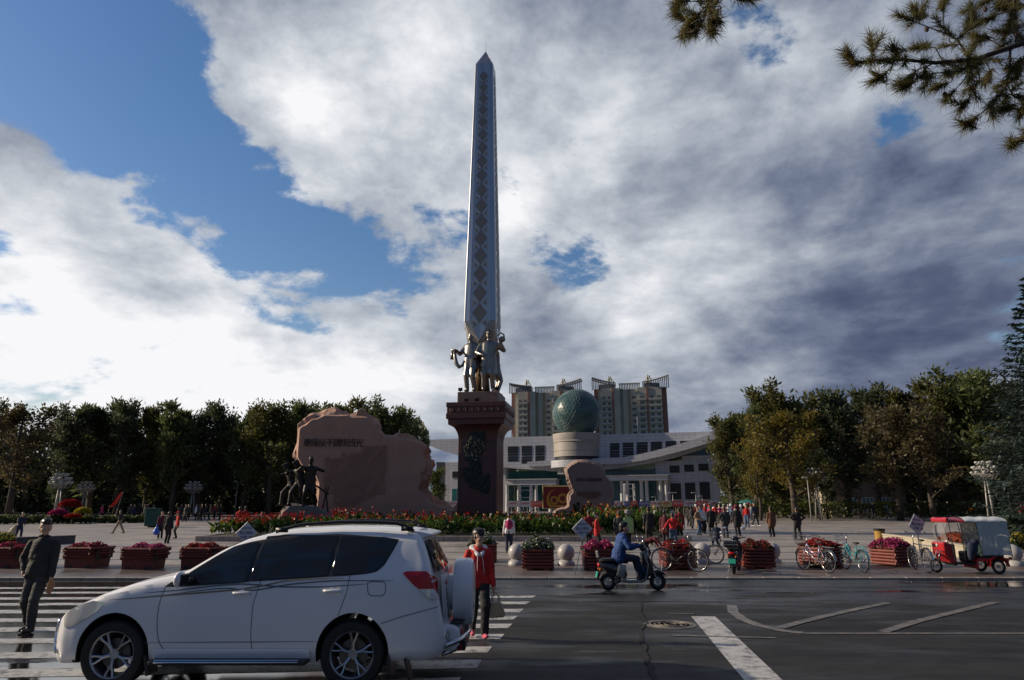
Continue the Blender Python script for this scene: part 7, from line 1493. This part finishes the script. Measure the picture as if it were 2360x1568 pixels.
mid(1554, 1266, 80, dict(hands=((-.50, -.06, 1.02), (.46, .02, 1.0)), elbow=((-.4, .5, -.3), (.4, .5, -.3)), feet=((-.12, .1, 0), (.10, -.12, 0)), puff=1.08, female=True), 'red', 'denim', 'woman in a red jacket and jeans with both arms out behind the red planter', back, vox=.016)
mid(1569, 1246, 72, dict(coat=.3), 'darkred', 'black', 'person in a long dark red coat partly hidden by the arms-out woman', back)
mid(1552, 1230, 60, dict(hair='short'), 'cream', 'black', 'person in a cream top above the arms-out woman, farther away', back)
mid(1535, 1260, 80, dict(coat=.25, feet=((-.1, .1, 0), (.1, -.1, 0))), 'maroon', 'black', 'person in a dark purple-brown coat before the canna bed end', 160)
mid(1498, 1256, 84, dict(coat=.3), 'black', 'black', 'person all in black standing against the canna leaves', back)
mid(1611, 1234, 62, dict(coat=.38, female=True, hair='short', hands=((-.18, -.15, 1.0), (.18, -.18, 1.0))), 'tan', 'denim', 'woman in a knee-length tan coat in front of the crowd', 40)
mid(1622, 1231, 62, dict(coat=.10, hair='short', hands=((-.2, -.1, .9), (.2, -.1, .9))), 'white', 'black', 'person in a white jacket and black trousers next to the tan coat woman', 30)
mid(1642, 1237, 68, dict(coat=.2, puff=1.15), 'black', 'black', 'man in a black coat seen from behind, first right of the white jacket', back)
mid(1674, 1240, 68, dict(coat=.15, puff=1.1, hands=((-.25, 0, .85), (.38, -.05, .95))), 'charcoal', 'black', 'man in dark grey with one arm held out before the crowd', back)
mid(1702, 1236, 68, dict(coat=.32, puff=1.2, female=True, hat='sun'), 'black', 'black', 'broad person in a long black coat and dark hat before the crowd', back, extra='maroon')
mid(1654, 1262, 56, dict(hip=.55, feet=((-.15, -.35, .0), (.15, -.35, .0)), hands=((-.2, -.35, .6), (.2, -.35, .6)), puff=1.15, free=True), 'navy', 'navy', 'man in a navy jacket sitting low behind the basket bicycle', back, base=1.36)
mid(1723, 1216, 50, dict(feet=((-.12, .1, 0), (.1, -.1, 0))), 'red', 'denim', 'person in a red jacket and blue jeans at the right end of the crowd', -20)
mid(1741, 1213, 52, dict(hands=((-.3, -.1, .9), (.5, -.1, 1.15)), feet=((-.1, .2, 0), (.1, -.2, 0))), 'navy', 'charcoal', 'person in navy with white shoes stretching an arm at the crowd edge', 40, shoe='white')
mid(1781, 1238, 66, dict(coat=.28, puff=1.15, hat='cap'), 'brown', 'black', 'man in a brown coat standing alone right of the crowd', back, extra='charcoal')
mid(1842, 1243, 70, dict(hands=((-.20, .02, 1.02), (.20, .02, 1.02)), elbow=((-1, .35, -.1), (1, .35, -.1)), feet=((-.12, .03, 0), (.16, -.1, 0)), puff=1.2, coat=.05), 'black', 'black', 'man in black with hands on his hips above the silver bicycle', back)
mid(2015, 1200, 42, dict(hands=((-.35, -.2, 1.0), (.35, .25, 1.0)), feet=((-.08, .2, 0), (.08, -.25, 0)), coat=.15), 'black', 'black', 'dark figure striding alone across the open square', 10)
for x, y, h, kw, top, tr, l in ((2044, 1177, 24, {}, 'charcoal', 'black', 'tiny dark figure under the trees above the striding figure'), (2078, 1182, 28, dict(coat=.2), 'tan', 'charcoal', 'small figure in a tan coat under the right-hand trees'), (2134, 1186, 28, {}, 'charcoal', 'navy', 'small figure in dark grey left of a pair before the hedge'),
        (2142, 1183, 28, dict(coat=.1), 'navy', 'navy', 'small figure in navy, right half of a pair before the hedge'), (2163, 1183, 28, dict(hands=((-.3, -.3, 1.2), (.3, -.2, .9))), 'khaki', 'charcoal', 'small figure in khaki between the pair and the navy jacket man'), (2188, 1189, 40, walkR, 'navy', 'navy', 'man in navy walking before the hedge right of the small khaki figure'),
        (2217, 1183, 32, {}, 'black', 'black', 'dark figure next to the orange-clad cart rider'), (1770, 1172, 20, {}, 'charcoal', 'black', 'tiny figure under the golden trees at their left'), (1845, 1176, 28, dict(coat=.1), 'navy', 'black', 'small figure just behind the man with hands on hips')):
    mid(x, y, h, dict(kw), top, tr, l, (x*37) % 360, vox=.03)
o = mid(2238, 1198, 40, dict(hip=.78, feet=((-.1, -.3, .25), (.1, -.2, .1)), hands=((-.25, -.45, 1.0), (.25, -.45, 1.0)), lean=12, puff=1.2, coat=.05, hat='cap'), 'orange', 'black', 'rider in an orange vest on the cargo tricycle far back on the right', 70, extra='orange')
M_PB2 = M_PB; b = gp(2275, 1196); t = thing('cargo_tricycle', 'cargo tricycle with a dark box ridden by the orange vest rider', 'tricycle', b, rad(165))
for x, y in ((0, 0), (1.3, .35), (1.3, -.35)): wheel(t, x, .30, .02, 16, y=y)
MB().box((1.5, 0, .62), (1.1, .8, .45)).build('cargo_box', M_BLK, t, bevel=.02); MB().tube([(0, 0, .3), (.4, 0, .35), (.9, 0, .7), (1.0, 0, 1.0)], .02).tube([(.4, 0, .35), (.3, 0, .85)], .02).tube([(1.0, -.3, 1.0), (1.0, .3, 1.0)], .015).build('frame', M_PB, t); MB().ell((.3, 0, .88), (.13, .08, .04), 10, 6).build('saddle', M_BLK, t, True)
# red flag, sack, bag
p = gp(272, 1231); t = thing('red_flag', 'red flag on a pole carried over the shoulder across the square at left', 'flag', (p.x, p.y, p.z), 0); MB().tube([(-.15, -.3, 1.15), (.12, -.32, 2.62)], .014, 6).build('pole', M_POLE, t)
MB().grid([[Vector((.10-.30*v-u*(.42*(.25+.75*v)), -.32+.05*math.sin(u*9+v*3), 2.6-.25*v*0-v*.75-u*.25*v)) for u in np.linspace(0, 1, 12)] for v in np.linspace(0, 1, 9)]).build('flag_cloth', mat('flag_red', (.62, .04, .02), .7), t, True)
p = gp(22, 1243); t = thing('sack', 'pale cloth sack dragged by the sweeper at far left', 'sack', (p.x, p.y, p.z)); me = blend('cloth', [(Vector((0, 0, .15)), Vector((.1, 0, .5)), .2, .14, 0, 1.2, .6), (Vector((.1, 0, .5)), Vector((.35, 0, .9)), .12, .04, 0)], .03, 3); me.materials.append(CL['cream']); obj('cloth', me, t)
p = gp(366, 1243); t = thing('plastic_bag', 'bright blue plastic bag held by the woman in dark maroon', 'bag', (p.x-.12, p.y-.15, p.z+.25)); me = blend('bag_body', [(Vector((0, 0, .15)), Vector((0, 0, .3)), .19, .12, 0, 1, .6), (Vector((0, 0, .3)), Vector((0, 0, .55)), .05, .03, 0)], .03, 2); me.materials.append(mat('bag_blue', (.03, .12, .55), .4)); obj('bag_body', me, t)
# ---------------------------------------------------------------- the dancing crowd: a few bodies copied, each in its own clothes
protos = []
for kw in (dict(), dict(hands=((-.45, -.2, 1.15), (.45, -.2, 1.15)), feet=((-.12, .1, 0), (.12, -.12, 0))), dict(coat=.15, female=True), dict(hat='cap', hands=((-.25, -.3, 1.25), (.3, -.1, .95))), dict(hat='sun', female=True, coat=.05), walkR, dict(hat='cap', hands=((-.5, 0, 1.3), (.2, -.1, .9)))):
    P, _h = human(**kw); protos.append(blend('person', P, .034, 2, 6))
for me in protos:
    for m in (M_SKIN, CL['red'], CL['black'], M_SHOE, M_HAIR, CL['white']): me.materials.append(m)
def extra(k, x, y, top, tr, label, rz, hat='white', sc=.97, grp='people dancing in a crowd on the square'):
    o = obj('person', protos[k], None, gp(x, y), rad(rz)); o.scale = (sc,)*3
    for i, m in ((1, CL[top]), (2, CL[tr]), (5, CL[hat])): o.material_slots[i].link = 'OBJECT'; o.material_slots[i].material = m
    return tag(o, label, 'person', grp)
r = random.Random(23); tops = ['red', 'darkred', 'red', 'navy', 'sky', 'white', 'black', 'orange', 'magenta', 'grey', 'red', 'purple', 'pink', 'denim', 'charcoal', 'yellow']
kn = {0: 'standing', 1: 'with arms spread', 2: 'in a loose coat', 3: 'hand raised', 4: 'in a brimmed hat', 5: 'stepping forward', 6: 'pointing'}
rows = [(1189, 1606, 1738, 15), (1194, 1602, 1740, 14), (1200, 1600, 1736, 13), (1207, 1606, 1728, 10)]
names = ['back', 'second', 'third', 'front']; ordn = ['first', 'second', 'third', 'fourth', 'fifth', 'sixth', 'seventh', 'eighth', 'ninth', 'tenth', 'eleventh', 'twelfth', 'thirteenth', 'fourteenth', 'fifteenth']
for j, (y, x0, x1, n) in enumerate(rows):
    for i in range(n):
        k = r.randrange(7); c = r.choice(tops); h = r.choice(['white', 'white', 'red', 'sky', 'white', 'cream']); x = x0+(x1-x0)*(i+.5)/n+r.uniform(-2, 2)
        extra(k, x, y+r.uniform(-1.5, 1.5), c, r.choice(['black', 'charcoal', 'navy', 'black', 'denim']), f"{ordn[i]} from the left in the crowd's {names[j]} row, {c} top, {kn[k]}", r.uniform(0, 360), h, r.uniform(.9, 1.03))
L2 = [(298, 1199), (306, 1200), (330, 1202), (337, 1201), (351, 1199), (425, 1203), (431, 1202), (449, 1200), (456, 1199), (463, 1201), (482, 1199), (493, 1198), (505, 1199), (232, 1198), (320, 1198), (472, 1197), (415, 1198)]
lab = ['leftmost of the strollers under the trees, in {}', 'stroller in {} closely beside the leftmost one', 'stroller in {} left of the green waste bin', 'stroller in {} touching the green waste bin on its left', 'stroller in {} directly behind the green waste bin', 'left one of two strollers in {} just right of the red jacket person',
       'right one of two strollers in {} near the red jacket person', 'stroller in {} at the foot of the third cluster lamp', 'stroller in {} one step right of the third cluster lamp', 'stroller in {} two steps right of the third cluster lamp', 'stroller in {} midway between third cluster lamp and canna bed', 'stroller in {} nearing the left end of the canna bed', 'stroller in {} closest to the left end of the canna bed', 'stroller in {} beside the yellow flower display', 'stroller in {} between red flag and waste bin, farthest back', 'stroller in {} farthest back near the canna bed', 'stroller in {} farthest back above the red jacket person']
cs = ['charcoal', 'navy', 'black', 'maroon', 'grey', 'black', 'charcoal', 'white', 'navy', 'black', 'tan', 'darkred', 'black', 'magenta', 'black', 'navy', 'charcoal']
for i, (x, y) in enumerate(L2): extra((0, 2, 5, 0, 2, 5)[i % 6], x, y, cs[i], 'black', lab[i].format(cs[i]), i*67, 'white', .98, 'people strolling far back on the left')
for x, y, k, top, tr, l in ((548, 1232, 2, 'red', 'darkred', 'person in red half hidden by the left end of the canna bed'), (561, 1226, 0, 'darkred', 'black', 'person in dark red behind the red blossoms of the canna bed'), (1588, 1214, 0, 'black', 'black', 'person in black just left of the crowd'), (1596, 1220, 5, 'charcoal', 'charcoal', 'person in charcoal walking at the left edge of the crowd')): extra(k, x, y, top, tr, l, x, 'white', .98, None)
